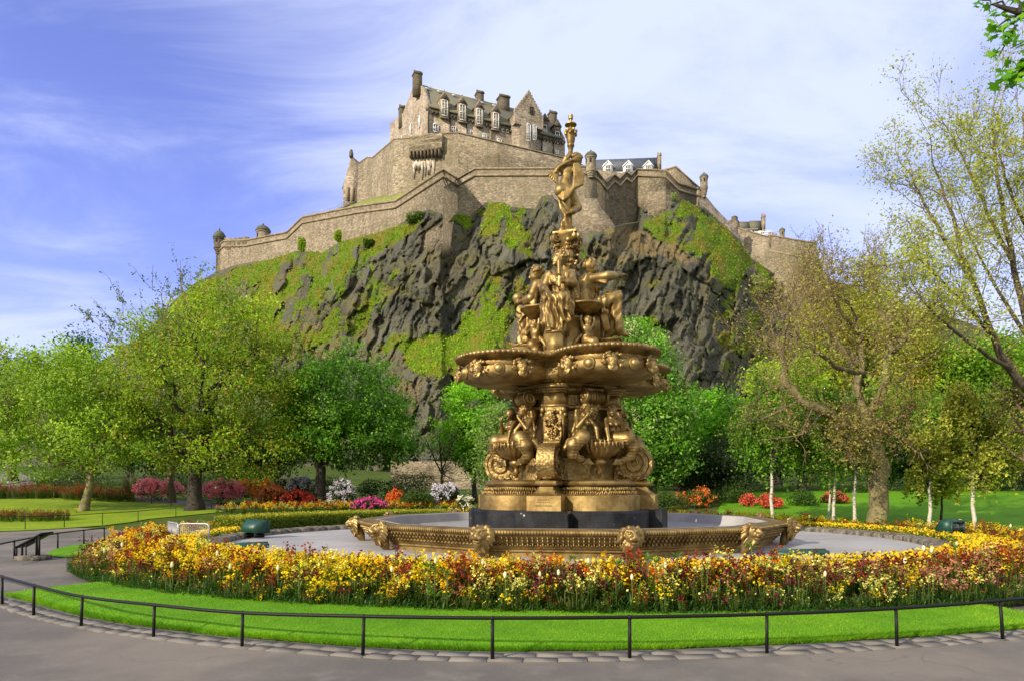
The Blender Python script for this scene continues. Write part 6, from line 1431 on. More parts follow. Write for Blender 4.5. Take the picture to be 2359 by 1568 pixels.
back_tree(640, 50, [(620, 1010, 80, 70), (560, 1060, 90, 50)], 'deep green tree behind the dark domed chestnut', dk, .26)
back_tree(1790, 55, [(1780, 900, 60, 70), (1840, 880, 70, 90), (1760, 980, 60, 60)], 'light willow-like tree under the dark cliff on the right', ((.13, .24, .015), (.28, .38, .03)), .3)
back_tree(1900, 62, [(1900, 790, 70, 110), (1960, 730, 60, 70), (1850, 850, 50, 70)], 'olive tree behind the gnarled one, below the battery', ol)
back_tree(2010, 66, [(2010, 740, 80, 70), (2060, 800, 70, 90), (1960, 820, 60, 80)], 'yellow green tree on the slope behind the gnarled trunk', ((.17, .27, .015), (.33, .40, .03), (.34, .27, .05)))
back_tree(2110, 60, [(2110, 800, 80, 80), (2160, 860, 70, 80), (2080, 900, 70, 80)], 'olive tree below the tall budding limbs', ol)
back_tree(2240, 58, [(2240, 830, 90, 60), (2310, 860, 80, 70), (2200, 900, 70, 80)], 'soft green tree low behind the yellow birch', md)
back_tree(2350, 62, [(2350, 820, 80, 60), (2400, 900, 80, 90)], 'green tree behind the limbs at the right edge', md)
back_tree(2040, 48, [(2040, 960, 90, 80), (2110, 980, 80, 80), (1970, 990, 60, 70)], 'leafy green tree directly behind the gnarled trunk', md, .24)
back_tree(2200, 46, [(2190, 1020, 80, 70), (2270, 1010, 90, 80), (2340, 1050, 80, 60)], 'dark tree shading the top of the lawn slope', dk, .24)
back_tree(1850, 46, [(1850, 1000, 80, 80), (1790, 1050, 70, 50), (1910, 1050, 60, 50)], 'shaded green tree behind the weeping birches', ((.03, .075, .012), (.07, .14, .02)), .24)
back_tree(1560, 50, [(1560, 990, 70, 70), (1520, 1060, 60, 50)], 'green tree filling the gap behind the flowering chestnut', ((.03, .09, .012), (.08, .18, .02)), .26)
# the maple whose twig hangs into the top right corner; its trunk stands outside the picture
tb = np.array([9.4, 5.6, 0.0]); root = empty('overhanging_maple', tb, label='maple twig with large lobed leaves hanging into the top right corner', cat='tree')
tm_ = MB(); tm_.tube([(0, 0, -.1), (.05, 0, 2), (0, .1, 4.5), (.1, .1, 7.5)], [.3, .24, .2, .14], 12)
Qm = lambda a, b_, dy=0: P(a, b_, 6.3 + dy) - tb
limb = [np.array([.02, .1, 5.4]), Qm(2520, 10), Qm(2420, 40), Qm(2350, 30), Qm(2290, 12)]; tm_.tube(smoothpath(limb, 20), np.linspace(.08, .012, 20), 7)
tw_list = []
for a_, b_ in (((2420, 40), (2330, 110)), ((2400, 60), (2350, 175)), ((2350, 175), (2300, 192)), ((2350, 30), (2285, 70)), ((2340, 60), (2300, 130)), ((2330, 20), (2260, 2)), ((2380, 150), (2315, 182)), ((2440, 160), (2350, 140)), ((2420, 40), (2440, 160)), ((2350, 30), (2330, -40)), ((2420, 40), (2380, -60))):
    c = curve(Qm(*a_), Qm(*b_, random.uniform(-.15, .15)), .04, .25, 6); tm_.tube(c, np.linspace(.014, .005, 6), 5, caps=False); tw_list.append(c)
obj('trunk', tm_.mesh('trunk', True), M['bark_dark'], root)
lob = np.array([(0, 0), (.25, -.12), (.52, .02), (.36, .18), (.62, .42), (.34, .42), (.30, .56), (.12, .52), (0, 1.0), (-.12, .52), (-.30, .56), (-.34, .42), (-.62, .42), (-.36, .18), (-.52, .02), (-.25, -.12)]) - [0, .3]
VV, TT, CC = [], [], []; n0 = 0
for c in tw_list:
    for k in range(15):
        p = c[rng.integers(1, 6)] + rng.normal(0, .045, 3) + [0, 0, -.02]; nr = np.array([rng.normal(0, .5), -.5 + rng.normal(0, .5), .6]); nr /= np.linalg.norm(nr); dwn = np.array([rng.normal(0, .8), rng.normal(0, .3), -.7]); dwn -= nr*(dwn @ nr); dwn /= np.linalg.norm(dwn); sx_ = np.cross(dwn, nr); s_ = rng.uniform(.07, .125)
        v = p + s_*(lob[:, :1]*sx_ + lob[:, 1:]*dwn) + nr*s_*(.25*np.abs(lob[:, :1])**1.5*-1 - .1*lob[:, 1:]**2); v = np.vstack([v, p]); VV.append(v); TT += [[n0 + 16, n0 + i_, n0 + (i_ + 1) % 16] for i_ in range(16)]; n0 += 17
        CC.append(np.tile(np.array([.06, .21, .012])*(1 - (q := rng.random())) + np.array([.17, .38, .015])*q, (17, 1)))
obj('crown', mesh('crown', np.vstack(VV), [np.array(TT)], np.vstack(CC)), M['leaf'], root)
# ------------------------------------------------------------------ railings, board, barrier, floodlights, hedge, shrubs
def railing(name, label, feet, tops, r=.017, rail=.016, sq=False):
    f0 = np.array(feet[0]); root = empty(name, f0, label=label, cat='railing')
    for f, t_ in zip(feet, tops):
        f, t_ = np.array(f) - f0, np.array(t_) - f0
        mb = MB(); L = t_ - f
        mb.tube([f - [0, 0, .1], f + L*.5, t_], [r, r*.95, r*.9], 8); mb.ball(t_, (r*1.25,)*3, None, 8, 5); mb.build('post', M['iron'], root)
    c = smoothpath([np.array(t_) - f0 for t_ in tops], len(tops)*6); MB().tube(c, rail, 8).build('rail', M['iron'], root)
    return root
FT_TOP = [(-160, 1282), (-75, 1306), (5, 1327), (79, 1347), (190, 1373), (356, 1392), (559, 1410), (838, 1418), (1134, 1422), (1450, 1420), (1766, 1413), (2063, 1400), (2303, 1382), (2535, 1358)]
feet = [gp(*q) for q in FENCE]; tops = []
for f, t_ in zip(feet, FT_TOP): Yt = f[1] + .02; tops.append(P(t_[0], t_[1], Yt))
railing('railing', 'long low black railing curving along the front kerb of the grass', feet, tops, .019, .019)
def px_rail(name, label, q, h_px, **kw):
    feet = [gp(a, b_) for a, b_ in q]; tops = [P(a, b_ - h, f[1]) for (a, b_), f, h in zip(q, feet, h_px)]; return railing(name, label, feet, tops, **kw)
px_rail('path_railing', 'short black railing beside the information board on the inner path', [(-60, 1308), (33, 1286), (133, 1264), (193, 1253), (240, 1245)], [43, 41, 37, 33, 30], r=.022, rail=.018)
px_rail('lawn_railing', 'thin railing along the near edge of the far left lawn', [(-130, 1226), (-40, 1222), (58, 1219), (148, 1215), (236, 1209), (318, 1200), (405, 1190)], [33, 32, 31, 29, 28, 24, 22], r=.016, rail=.014)
px_rail('garden_railing', 'railing between the big dark trunk and the pink rhododendrons', [(308, 1155), (349, 1160), (394, 1166), (440, 1171), (487, 1174), (540, 1178)], [20, 21, 32, 22, 22, 20], r=.018, rail=.014)
px_rail('upper_railing', 'distant railing curving round the bed of brown wallflowers', [(-30, 1136), (24, 1133), (58, 1129), (108, 1127), (160, 1130), (200, 1133)], [22, 20, 22, 20, 19, 18], r=.02, rail=.016)
# sloping information board on a stone slab
s0 = gp(64, 1291); IB = empty('information_board', s0, label='sloping black information board on legs standing on a stone slab', cat='sign')
w3 = lambda a, b_, dy=0: P(a, b_, s0[1] + dy) - s0
sl = MB(); c = w3(64, 1288); sl.box((0, .18, .05), (.60, .42, .12)); sl.build('slab', M['kerb'], IB)
lb, le = w3(34, 1262, .12), w3(96, 1229, .12); b_ = MB(); dd = le - lb
b_.prism([lb, lb + [0, .42, 0.0], le + [0, .42, 0], le], (-.01, 0, .035)); b_.build('panel', M['iron'], IB)
for px, y0, y1, r in ((50, 1288, 1254, .014), (60, 1288, 1249, .014), (83, 1287, 1238, .016), (90, 1287, 1233, .026), (38, 1288, 1259, .02)): MB().tube([w3(px, y0, .14), w3(px, y1, .14)], r, 8).build('leg', M['iron'], IB)
for px, y0, y1 in ((52, 1286, 1252), (86, 1286, 1236)): MB().tube([w3(px, y0, .46), w3(px, y1, .46)], .016, 8).build('leg', M['iron'], IB)
# two low steel barriers in the flowers
def barrier(a, b_, label, grp):
    a, b_ = np.array(a, float), np.array(b_, float); root = empty('barrier', a, label=label, cat='barrier', group=grp); L = np.linalg.norm((b_ - a)[:2]); u = (b_ - a)/L; u[2] = 0; h = .62; rr_ = .10
    pt = [(0, 0), (0, h - rr_)] + [(rr_ - rr_*math.cos(t_), h - rr_ + rr_*math.sin(t_)) for t_ in np.linspace(.2, 1.57, 5)] + [(L - rr_ + rr_*math.sin(t_), h - rr_ + rr_*math.cos(t_)) for t_ in np.linspace(0, 1.4, 5)] + [(L, h - rr_), (L, 0)]
    MB().tube([u*q + [0, 0, z] for q, z in pt], .019, 8).build('frame', M['zinc'], root)
    mb = MB(); n = max(5, int(L/.055))
    for k in range(1, n): mb.tube([u*L*k/n + [0, 0, .06], u*L*k/n + [0, 0, h]], .006, 5)
    mb.tube([[0, 0, .06], u*L + [0, 0, .06]], .014, 6); mb.build('bars', M['zinc'], root)
c0 = P(412, 1256, 16.6); c1 = P(482, 1256, 16.4); c2 = P(386, 1250, 17.4); c0[2] = c1[2] = c2[2] = .20
barrier(c0, c1, 'wider steel barrier panel facing the path among the yellow flowers', 'steel barriers'); barrier(c2, c0 + [-.03, .02, 0], 'narrow steel barrier panel seen edge-on beside the wider one', 'steel barriers')
# green floodlight housings round the pool
def flood(px, py, Y, w_, h, d, yaw, label, tilt=.12, open_=True):
    c = P(px, py, Y); root = empty('floodlight', c, yaw, label=label, cat='floodlight', group='green floodlights round the pool')
    b_ = MB(); R_ = []
    for y, ww, z0, z1 in ((-d/2, w_, 0, h*.92), (0, w_*.97, 0, h), (d/2, w_*.72, .02, h*.62)): R_.append([[-ww/2, y, z0], [ww/2, y, z0], [ww/2, y, z1*.75], [ww/2*.86, y, z1], [-ww/2*.86, y, z1], [-ww/2, y, z1*.75]])
    b_.rings(np.array(R_)); b_.build('housing', M['green_metal'], root)
    f = MB(); f.box((0, -d/2 - .012, h*.46), (w_*.84, .02, h*.66)); f.build('lens', M['glass_dark'], root)
    rm = MB()
    for z in (.04, h*.86): rm.box((0, -d/2 - .02, z), (w_*.98, .04, .04))
    for x in (-w_*.46, w_*.46): rm.box((x, -d/2 - .02, h*.45), (.045, .04, h*.86))
    rm.build('rim', M['green_metal'], root); 
    for x in (-w_*.3, w_*.3): MB().box((x, 0, -.06), (.05, .3, .12)).build('bracket', M['iron'], root)
flood(585, 1226, 18.3, .70, .36, .40, 2.6, 'green floodlight box on the kerb before the clipped hedge')
flood(578, 1262, 13.6, .72, .11, .30, -2.6, 'green floodlight mostly sunk behind the orange flowers near the grey pool')
flood(2184, 1232, 17.2, .66, .42, .40, .55, 'green floodlight box tipped among yellow flowers at the pool edge')
flood(1850, 1277, 12.6, 1.1, .09, .26, 3.3, 'long low green floodlight cover under the basin wall')
# clipped golden hedge along the back of the pool
def mass(name, label, cat, c, nrm_, cols, leaf, mat='leaf', core=None, **kw):
    n = len(c); u = rng.random((n, 1)); col = (np.array(cols[0])*(1 - u) + np.array(cols[1])*u)*rng.uniform(.7, 1.25, (n, 1)); V_, F_, C_ = leaf_quads(c, nrm_, np.full(n, leaf), col); return V_, F_, C_
ah = np.linspace(rad(172), rad(118), 60); inn = pol(ah, re(ah, (POOL[0] + .62, POOL[1] + .62))); outr = pol(ah, re(ah, (POOL[0] + 1.45, POOL[1] + 1.45)))
hz = .84; R_ = np.array([[[*(i_*.93 + o_*.07), .3], [*(i_*.93 + o_*.07), hz - .09], [*(i_*.8 + o_*.2), hz - .04], [*(i_*.2 + o_*.8), hz - .04], [*(i_*.07 + o_*.93), hz - .09], [*(i_*.07 + o_*.93), .3]] for i_, o_ in zip(inn, outr)][1:-1])
hr_ = empty('clipped_hedge', (0, 0, 0), label='low clipped golden green hedge curving along the back of the pool kerb', cat='hedge'); hr_.location = (*inn[30], .4)
hb = MB().rings(R_); ho = hb.build('stems', simple_mat('hedge_inside', (.03, .05, .01), .9), hr_); ho.matrix_parent_inverse = Matrix.Translation(-hr_.location)
n = 15000; k = rng.integers(0, 59, n); f = rng.random((n, 1)); side = rng.random(n); pI = inn[k]*(1 - f) + inn[k + 1]*f; pO = outr[k]*(1 - f) + outr[k + 1]*f
s_ = np.where(side < .5, 0.0, rng.random(n))[:, None]; xy = pI*(1 - s_) + pO*s_; z = np.where(side < .5, rng.uniform(.42, hz, n), hz + rng.normal(0, .02, n)); nrm_ = np.where((side < .5)[:, None], np.array([.3, -.8, .2]), np.array([0, 0, 1.0]))
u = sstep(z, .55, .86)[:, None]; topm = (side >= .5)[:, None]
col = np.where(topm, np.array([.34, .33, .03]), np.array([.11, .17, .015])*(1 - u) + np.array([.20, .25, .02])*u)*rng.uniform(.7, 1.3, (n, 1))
ex = np.arange(n) < 1600; kk = np.where(rng.random(n) < .5, 0, 59); xy[ex] = (inn[kk]*(1 - f) + outr[kk]*f)[ex]; z[ex] = rng.uniform(.4, hz, n)[ex]
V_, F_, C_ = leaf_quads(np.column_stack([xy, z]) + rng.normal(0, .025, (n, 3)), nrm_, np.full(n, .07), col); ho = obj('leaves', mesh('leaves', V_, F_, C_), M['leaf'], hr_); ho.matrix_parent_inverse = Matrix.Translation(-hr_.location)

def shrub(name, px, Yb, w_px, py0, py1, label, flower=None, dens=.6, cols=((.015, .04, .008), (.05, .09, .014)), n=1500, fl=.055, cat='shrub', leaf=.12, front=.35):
    """a mound of leaves from py1 (foot) up to py0 with trusses of flowers over its sunny side"""
    k = Yb/FPX; c = P(px, (py0 + py1)/2, Yb); rx, rz = w_px/2*k, (py1 - py0)/2*k; foot = np.array([c[0], c[1], min(float(G(c[0], c[1])), c[2] - rz*.8)]); root = empty(name, foot, label=label, cat=cat)
    nb = 7; sub = [(rng.uniform(-.62, .62)*rx, rng.uniform(-.5, .5)*rx, c[2] - foot[2] + rng.uniform(-.35, .35)*rz, rx*rng.uniform(.34, .5), rx*rng.uniform(.3, .45), rz*rng.uniform(.5, .68)) for _ in range(nb)] + [(0, 0, c[2] - foot[2] - rz*.1, rx*.8, rx*.6, rz*.85)]
    cp, cd = crown_points(sub, n, .35); cp[:, 2] = np.maximum(cp[:, 2], .05); u = rng.random((n, 1)); col = (np.array(cols[0])*(1 - u) + np.array(cols[1])*u)*rng.uniform(.75, 1.25, (n, 1))
    V_, F_, C_ = leaf_quads(cp, cd, np.full(n, leaf), col); obj('foliage', mesh('foliage', V_, F_, C_), M['leaf'], root)
    st = MB()
    for q in range(5): st.tube(curve((rng.normal(0, .1), rng.normal(0, .1), -.05), cp[rng.integers(0, n)]*.7, 0, .2, 4), [.03, .02, .015, .01], 4)
    obj('stems', st.mesh('stems'), M['bark_dark'], root)
    if flower:
        tc_, td = crown_points(sub, int(130*dens*max(1, rx*rz*1.4)), .08); mk = (td[:, 2]*.9 - td[:, 1]*.7 + front > .25); tc_ = tc_[mk] + td[mk]*.03; per = 22
        cc = np.repeat(tc_, per, 0) + rng.normal(0, fl*1.1, (len(tc_)*per, 3)); q = rng.random((len(cc), 1)); f0, f1 = np.array(flower[0]), np.array(flower[1]); V_, F_, C_ = leaf_quads(cc, np.tile([-.2, -.5, .5], (len(cc), 1)), np.full(len(cc), fl*1.5), f0*(1 - q) + f1*q, .8); obj('blossom', mesh('blossom', V_, F_, C_), M['petal'], root)
    return root
PINK = ((.76, .14, .27), (.88, .38, .52)); ORG = ((.70, .17, .02), (.80, .34, .06)); RED = ((.30, .02, .02), (.55, .07, .05)); LAV = ((.48, .42, .66), (.72, .68, .82)); MAG = ((.42, .02, .18), (.62, .08, .32)); ORR = ((.62, .10, .02), (.75, .22, .05)); WHT = ((.70, .66, .52), (.80, .78, .66)); RUS = ((.36, .08, .03), (.50, .18, .06))
shrub('rhododendron', 366, 41, 122, 1098, 1152, 'pink rhododendron left of the black trunk, behind the garden railing', PINK, 2.0)
shrub('rhododendron', 508, 40, 108, 1100, 1158, 'pink rhododendron just right of the black trunk', PINK, 2.0)
shrub('azalea', 590, 41.5, 108, 1098, 1152, 'orange azalea glowing between the pink and the rust red shrubs', ORG, 2.0)
shrub('azalea', 630, 38, 80, 1118, 1166, 'rust coloured azalea in front of the orange one', RUS, 1.8, ((.03, .025, .008), (.09, .05, .015)))
shrub('azalea', 688, 37.5, 74, 1128, 1168, 'dark red azalea beside the chestnut trunk', RED, 2.0, ((.03, .02, .008), (.07, .03, .015)))
shrub('rhododendron', 664, 42, 48, 1090, 1140, 'cream rhododendron behind the dark red azalea', WHT, .7)
shrub('rhododendron', 696, 40.5, 60, 1093, 1150, 'lilac rhododendron left of the chestnut trunk', LAV, 1.0)
shrub('rhododendron', 786, 37, 76, 1096, 1170, 'lilac rhododendron with a dark leafy base right of the chestnut trunk', LAV, .9)
shrub('azalea', 850, 34, 78, 1146, 1173, 'low magenta azalea in front of the dark chestnut', MAG, 1.3)
shrub('azalea', 910, 38, 38, 1126, 1160, 'small orange red azalea between green shrubs', ORR, 1.5)
shrub('laurel', 965, 36, 90, 1128, 1172, 'green laurel mound left of the lilac bush by the fountain', None, cols=((.02, .05, .008), (.07, .12, .014)))
shrub('rhododendron', 1026, 36.5, 70, 1110, 1160, 'lilac rhododendron nearest the left side of the fountain', LAV, 1.3)
shrub('rhododendron', 1072, 35.5, 44, 1140, 1170, 'little white flowered shrub at the edge of the basin', WHT, .4)
shrub('laurel', 740, 43, 110, 1090, 1150, 'dark laurel in the shade of the chestnut', None)
shrub('laurel', 870, 41, 110, 1095, 1155, 'dark shrub under the right side of the chestnut crown', None)
shrub('laurel', 945, 44, 110, 1078, 1150, 'green shrub before the tan garden wall, right of the dark chestnut', None, cols=((.03, .07, .01), (.08, .14, .02)), n=2000); shrub('laurel', 1130, 37, 70, 1125, 1172, 'dark shrub hidden partly by the gold pedestal drum', None)
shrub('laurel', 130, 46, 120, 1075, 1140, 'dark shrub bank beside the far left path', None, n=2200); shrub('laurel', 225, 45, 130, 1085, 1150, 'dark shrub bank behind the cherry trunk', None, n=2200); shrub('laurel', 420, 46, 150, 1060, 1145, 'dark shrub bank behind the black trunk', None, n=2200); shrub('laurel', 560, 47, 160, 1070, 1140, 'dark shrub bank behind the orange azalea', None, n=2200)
shrub('azalea', 1600, 36, 92, 1120, 1170, 'salmon azalea among green leaves right of the basin', ORR, .5, ((.06, .08, .012), (.14, .15, .03)))
shrub('rhododendron', 1600, 40, 120, 1082, 1140, 'dark rhododendron with a few dusky pink blooms, right of the fountain', ((.40, .16, .22), (.55, .30, .36)), .18)
shrub('azalea', 1770, 35, 54, 1135, 1170, 'scarlet azalea at the foot of the lone weeping birch', ((.50, .05, .03), (.66, .14, .07)), 2.0)
shrub('azalea', 1722, 36, 30, 1138, 1168, 'small scarlet azalea left of the larger scarlet one', ((.42, .05, .03), (.60, .13, .07)), 1.4)
shrub('azalea', 1925, 37, 66, 1128, 1164, 'dull red azalea behind the pair of birch stems', ((.42, .05, .03), (.58, .13, .07)), .9)
shrub('laurel', 1845, 36, 90, 1122, 1176, 'green shrub between the scarlet azalea and the birches', None, cols=((.03, .08, .01), (.08, .15, .02)))
shrub('laurel', 1520, 35, 80, 1128, 1175, 'green shrub touching the right end of the black plinth', None, cols=((.03, .07, .01), (.08, .14, .02)))
shrub('laurel', 1675, 38, 100, 1105, 1172, 'bushy green shrub left of the scarlet azaleas', None, cols=((.025, .06, .01), (.08, .13, .02)))
shrub('laurel', 2080, 47, 160, 1090, 1160, 'dark shrub at the back of the lawn behind the gnarled trunk', None, n=2400); shrub('laurel', 2230, 49, 170, 1080, 1150, 'dark shrub at the top of the lawn slope', None, n=2400); shrub('laurel', 2350, 49, 140, 1075, 1140, 'dark shrub at the right end of the lawn slope', None, n=2400); shrub('laurel', 1960, 44, 120, 1100, 1165, 'dark shrub behind the middle birch stem', None, n=2000)
# bushes that sit on the crag
def crag_bush(px, py, w_, h, label, cols):
    r_ = int(np.argmin(np.abs(cols_of(px)))); rr_ = int(np.clip(np.argmin(np.abs(PYg[:, r_] - py)), 0, NR - 1)); p = Pr[rr_, r_]; shrub('crag_bush', px, p[1] - .2, w_, py - h, py + 2, label, None, cols=cols, n=900, leaf=.42)
def cols_of(px): return cols - px
crag_bush(960, 512, 66, 26, 'dark green bush at the foot of the curtain wall beside the bastion', ((.03, .07, .01), (.09, .15, .015))); crag_bush(1188, 706, 40, 36, 'dark green bush clinging to the cliff left of the seated figures', ((.025, .06, .01), (.06, .11, .015)))
crag_bush(1746, 672, 54, 46, 'pale silvery green bush low on the right side of the crag', ((.20, .26, .08), (.33, .38, .16))); crag_bush(1552, 462, 12, 18, 'tiny pale shrub under the bastion corner', ((.2, .28, .1), (.32, .38, .18))); crag_bush(850, 572, 30, 22, 'small dark gorse bush halfway along the wall foot', ((.04, .08, .01), (.10, .16, .015)))
crag_bush(697, 580, 22, 34, 'bright ivy clump climbing the curtain wall, western one', ((.16, .27, .015), (.30, .42, .02))); crag_bush(782, 556, 26, 28, 'bright ivy clump on the curtain wall, nearer the bastion', ((.16, .27, .015), (.30, .42, .02)))
# spiky leaved plant near the pink rhododendron
b0 = gY(300, 41); root = empty('flax_plant', b0, label='grey green flax plant with long sword leaves behind the cherry trunk', cat='plant'); VV, FF = [], []
for k in range(60):
    a = rng.uniform(0, 2*np.pi); L = rng.uniform(1.0, 1.9); out_ = rng.uniform(.2, .9); d = np.array([math.cos(a), math.sin(a), 0]); s_ = np.array([-d[1], d[0], 0])*.05; q = [np.zeros(3) + d*.1, d*out_*.5 + [0, 0, L*.6], d*out_ + [0, 0, L]]; VV += [q[0] - s_, q[0] + s_, q[1] - s_, q[1] + s_, q[2] - s_*.1, q[2] + s_*.1]; FF += [[6*k, 6*k + 1, 6*k + 3, 6*k + 2], [6*k + 2, 6*k + 3, 6*k + 5, 6*k + 4]]
obj('leaves', mesh('leaves', VV, [np.array(FF)], np.tile([.16, .19, .10], (len(VV), 1))*rng.uniform(.7, 1.3, (len(VV), 1))), M['leaf'], root)
# tan garden wall and road edge seen through the gap left of the fountain
gw_ = MB(); q = wall_pts([(900, 1062, 58), (1240, 1060, 58)]); add_wall(gw_, q, 0, .6); o_ = gw_.build('garden_wall', M['upper_stone']); tag(o_, label='low tan retaining wall seen through the gap left of the fountain', cat='wall')
# ------------------------------------------------------------------ flowers
YEL, GOL, DRD, RST, CRM, MGN, ORA, PNK = (.82, .64, .012), (.82, .50, .008), (.12, .007, .010), (.34, .045, .012), (.76, .70, .22), (.26, .02, .075), (.76, .17, .008), (.55, .25, .17)
def plant(seed, fc, h=.40, stems=6, leaves=13, flor=11, fs=.034, w_=.11, lc=(.045, .10, .014)):
    """a wallflower: leafy stems with a head of four-petalled flowers"""
    g = np.random.default_rng(seed); V, F, C, K = [], [], [], []
    def quad(a, b_, c, d, col, k): n = len(V); V.extend([a, b_, c, d]); F.append([n, n+1, n+2, n+3]); C.extend([col]*4); K.append(k)
    for s in range(stems):
        a = g.uniform(0, 6.28); r = g.uniform(.2, 1)*w_; x0 = np.array([math.cos(a)*r*.5, math.sin(a)*r*.5, 0]); hh = h*g.uniform(.72, 1.12); x1 = np.array([math.cos(a)*r*1.25, math.sin(a)*r*1.25, hh])
        sd = np.array([.004, .003, 0]); quad(x0 - sd, x0 + sd, x1 + sd*.7, x1 - sd*.7, np.array([.09, .15, .03]), 0)
        for k in range(leaves):
            u = g.uniform(.03, .80); p = x0*(1 - u) + x1*u; b = g.uniform(0, 6.28); L = g.uniform(.05, .10)*(1.15 - .5*u); d = np.array([math.cos(b), math.sin(b), g.uniform(.1, .9)]); d /= np.linalg.norm(d); sd = np.cross(d, [0, 0, 1.0]); sd /= np.linalg.norm(sd) + 1e-9; sd *= L*.11
            m_ = p + d*L*.55 + [0, 0, .006]; cc = np.array(lc)*g.uniform(.6, 1.7)*np.array([1 + .5*u, 1, 1]); quad(p, m_ + sd, p + d*L - [0, 0, L*.12], m_ - sd, cc, 0)
        f0 = np.array(fc)
        for k in range(flor):
            p = x1 + np.array([g.normal(0, .021), g.normal(0, .021), g.uniform(-.075, .022)]); nr = np.array([g.normal(0, .6), g.normal(-.2, .6), .7]); nr /= np.linalg.norm(nr); e1 = np.cross(nr, g.normal(0, 1, 3)); e1 /= np.linalg.norm(e1); e2 = np.cross(nr, e1); z_ = fs*g.uniform(.7, 1.15)*.5; cc = f0*g.uniform(.7, 1.2)
            quad(p - e1*z_ - e2*z_*.5, p - e1*z_ + e2*z_*.5 + nr*z_*.25, p + e1*z_ + e2*z_*.5, p + e1*z_ - e2*z_*.5 + nr*z_*.25, cc, 1); quad(p - e2*z_ - e1*z_*.5, p - e2*z_ + e1*z_*.5 + nr*z_*.3, p + e2*z_ + e1*z_*.5, p + e2*z_ - e1*z_*.5 + nr*z_*.3, cc*.94, 1)
    return np.array(V), np.array(F), np.array(C), np.array(K)
KINDS = [('yellow', YEL), ('golden', GOL), ('crimson', DRD), ('rust red', RST), ('cream', CRM), ('magenta', MGN), ('orange', ORA), ('pinkish', PNK), ('brown', (.24, .10, .035))]
VAR = [[plant(10*i_ + j_, f, h=(.40, .33, .46, .33)[j_], stems=(6, 6, 7, 8)[j_], leaves=(13, 13, 13, 17)[j_], flor=(8, 7, 8, 1)[j_], fs=.029) for j_ in range(4)] for i_, (nm, f) in enumerate(KINDS)]
def flower_meshes(v, name):
    V, F, C, K = v; me = mesh(name, V, F, C); me.materials.append(M['leaf']); return me
def merged(name, items, low=None):
    """items: (variant arrays, position, yaw, scale) -> one mesh"""
    VV, FF, CC = [], [], []; n = 0
    for (V, F, C, K), p, yaw, s_ in items:
        c, s = math.cos(yaw)*s_, math.sin(yaw)*s_; q = np.column_stack([V[:, 0]*c - V[:, 1]*s + p[0], V[:, 0]*s + V[:, 1]*c + p[1], V[:, 2]*s_ + p[2]]); VV.append(q); FF.append(F + n); CC.append(C*random.uniform(.85, 1.15)); n += len(q)
    return mesh(name, np.vstack(VV), np.vstack(FF), np.vstack(CC))
# where each plant of the ring bed stands, in drifts of colour
spots = []
N_ = 4300; a_s = rng.uniform(0, 2*np.pi, N_*3); t_s = np.where(np.sin(a_s) < .1, rng.uniform(.40, 1.0, N_*3), rng.uniform(.30, 1.0, N_*3))
pts = bedpt(a_s, t_s)
keep = (rng.random(N_*3) < .50) & (pts[:, 1] < 27.5)
back = pts[:, 1] > 19
keep &= ~(back & (rng.random(N_*3) < .35)); keep &= ~((t_s > .80) & (rng.random(N_*3) < .30))
inview = np.abs(pts[:, 0]/pts[:, 1] - .12) < 1.0
pts, a_s, t_s = pts[keep & inview], a_s[keep & inview], t_s[keep & inview]
lowedge = sstep(t_s, .86, 1.0)
nA = fbm(pts[:, 0]*.55, pts[:, 1]*.55, 2., 3) + rng.normal(0, .22, len(pts)); nB = fbm(pts[:, 0]*.8, pts[:, 1]*.8, 9., 3) + rng.normal(0, .25, len(pts))
nA = nA + .30*sstep(-t_s, -.75, -.40) - .10
kind = np.where(nA > .16, 0, np.where(nA > .02, 1, np.where(nA > -.10, np.where(nB > .1, 6, 3), np.where(nA > -.34, np.where(nB > .0, 2, 3), np.where(nB > .12, 4, 7)))))
rx_ = rng.random(len(pts)); kind = np.where(rx_ < .06, 5, np.where(rx_ < .13, 4, np.where(rx_ < .16, 1, np.where(rx_ < .28, 0, np.where(rx_ < .46, 2, np.where(rx_ < .56, 3, kind))))))
dist = np.hypot(pts[:, 0], pts[:, 1]) + 90*(np.abs(pts[:, 0]/pts[:, 1]) > .74); order = np.argsort(dist); items = []; nind = 0
LAB = {0: 'bright yellow wallflower plant at the front edge of the ring bed', 1: 'golden wallflower plant at the front edge of the ring bed', 2: 'dark crimson wallflower plant at the front edge of the ring bed', 3: 'rust red wallflower plant at the front edge of the ring bed', 4: 'cream wallflower plant at the front edge of the ring bed', 5: 'magenta wallflower plant at the front edge of the ring bed', 6: 'orange wallflower plant at the front edge of the ring bed', 7: 'pinkish wallflower plant at the front edge of the ring bed'}
MEV = [[flower_meshes(v, 'wallflower') for v in row] for row in VAR]
lowflow = {}
for r_, i_ in enumerate(order):
    k = int(kind[i_]); j_ = int(rng.integers(0, 3)); j_ = 3 if rng.random() < .22 + .50*sstep(t_s[i_], .74, .93) else j_; p = pts[i_].copy(); p[2] -= .02; s_ = rng.uniform(.68, 1.22)*(1 - .18*lowedge[i_])*(1 - .30*float(sstep(-t_s[i_], -.52, -.30))); yaw = rng.uniform(0, 6.28)
    if nind < 300:
        o_ = obj('wallflower', MEV[k][j_], None, None, p, (0, 0, yaw), s_); tag(o_, LAB[k], 'flower', 'wallflowers along the front of the ring bed'); nind += 1
    else: items.append((VAR[k][j_], p, yaw, s_))
tag(obj('wallflower_mass', merged('wallflower_mass', items), M['leaf']), 'mixed yellow, orange and crimson wallflowers filling the ring bed', 'flowers', kind='stuff')
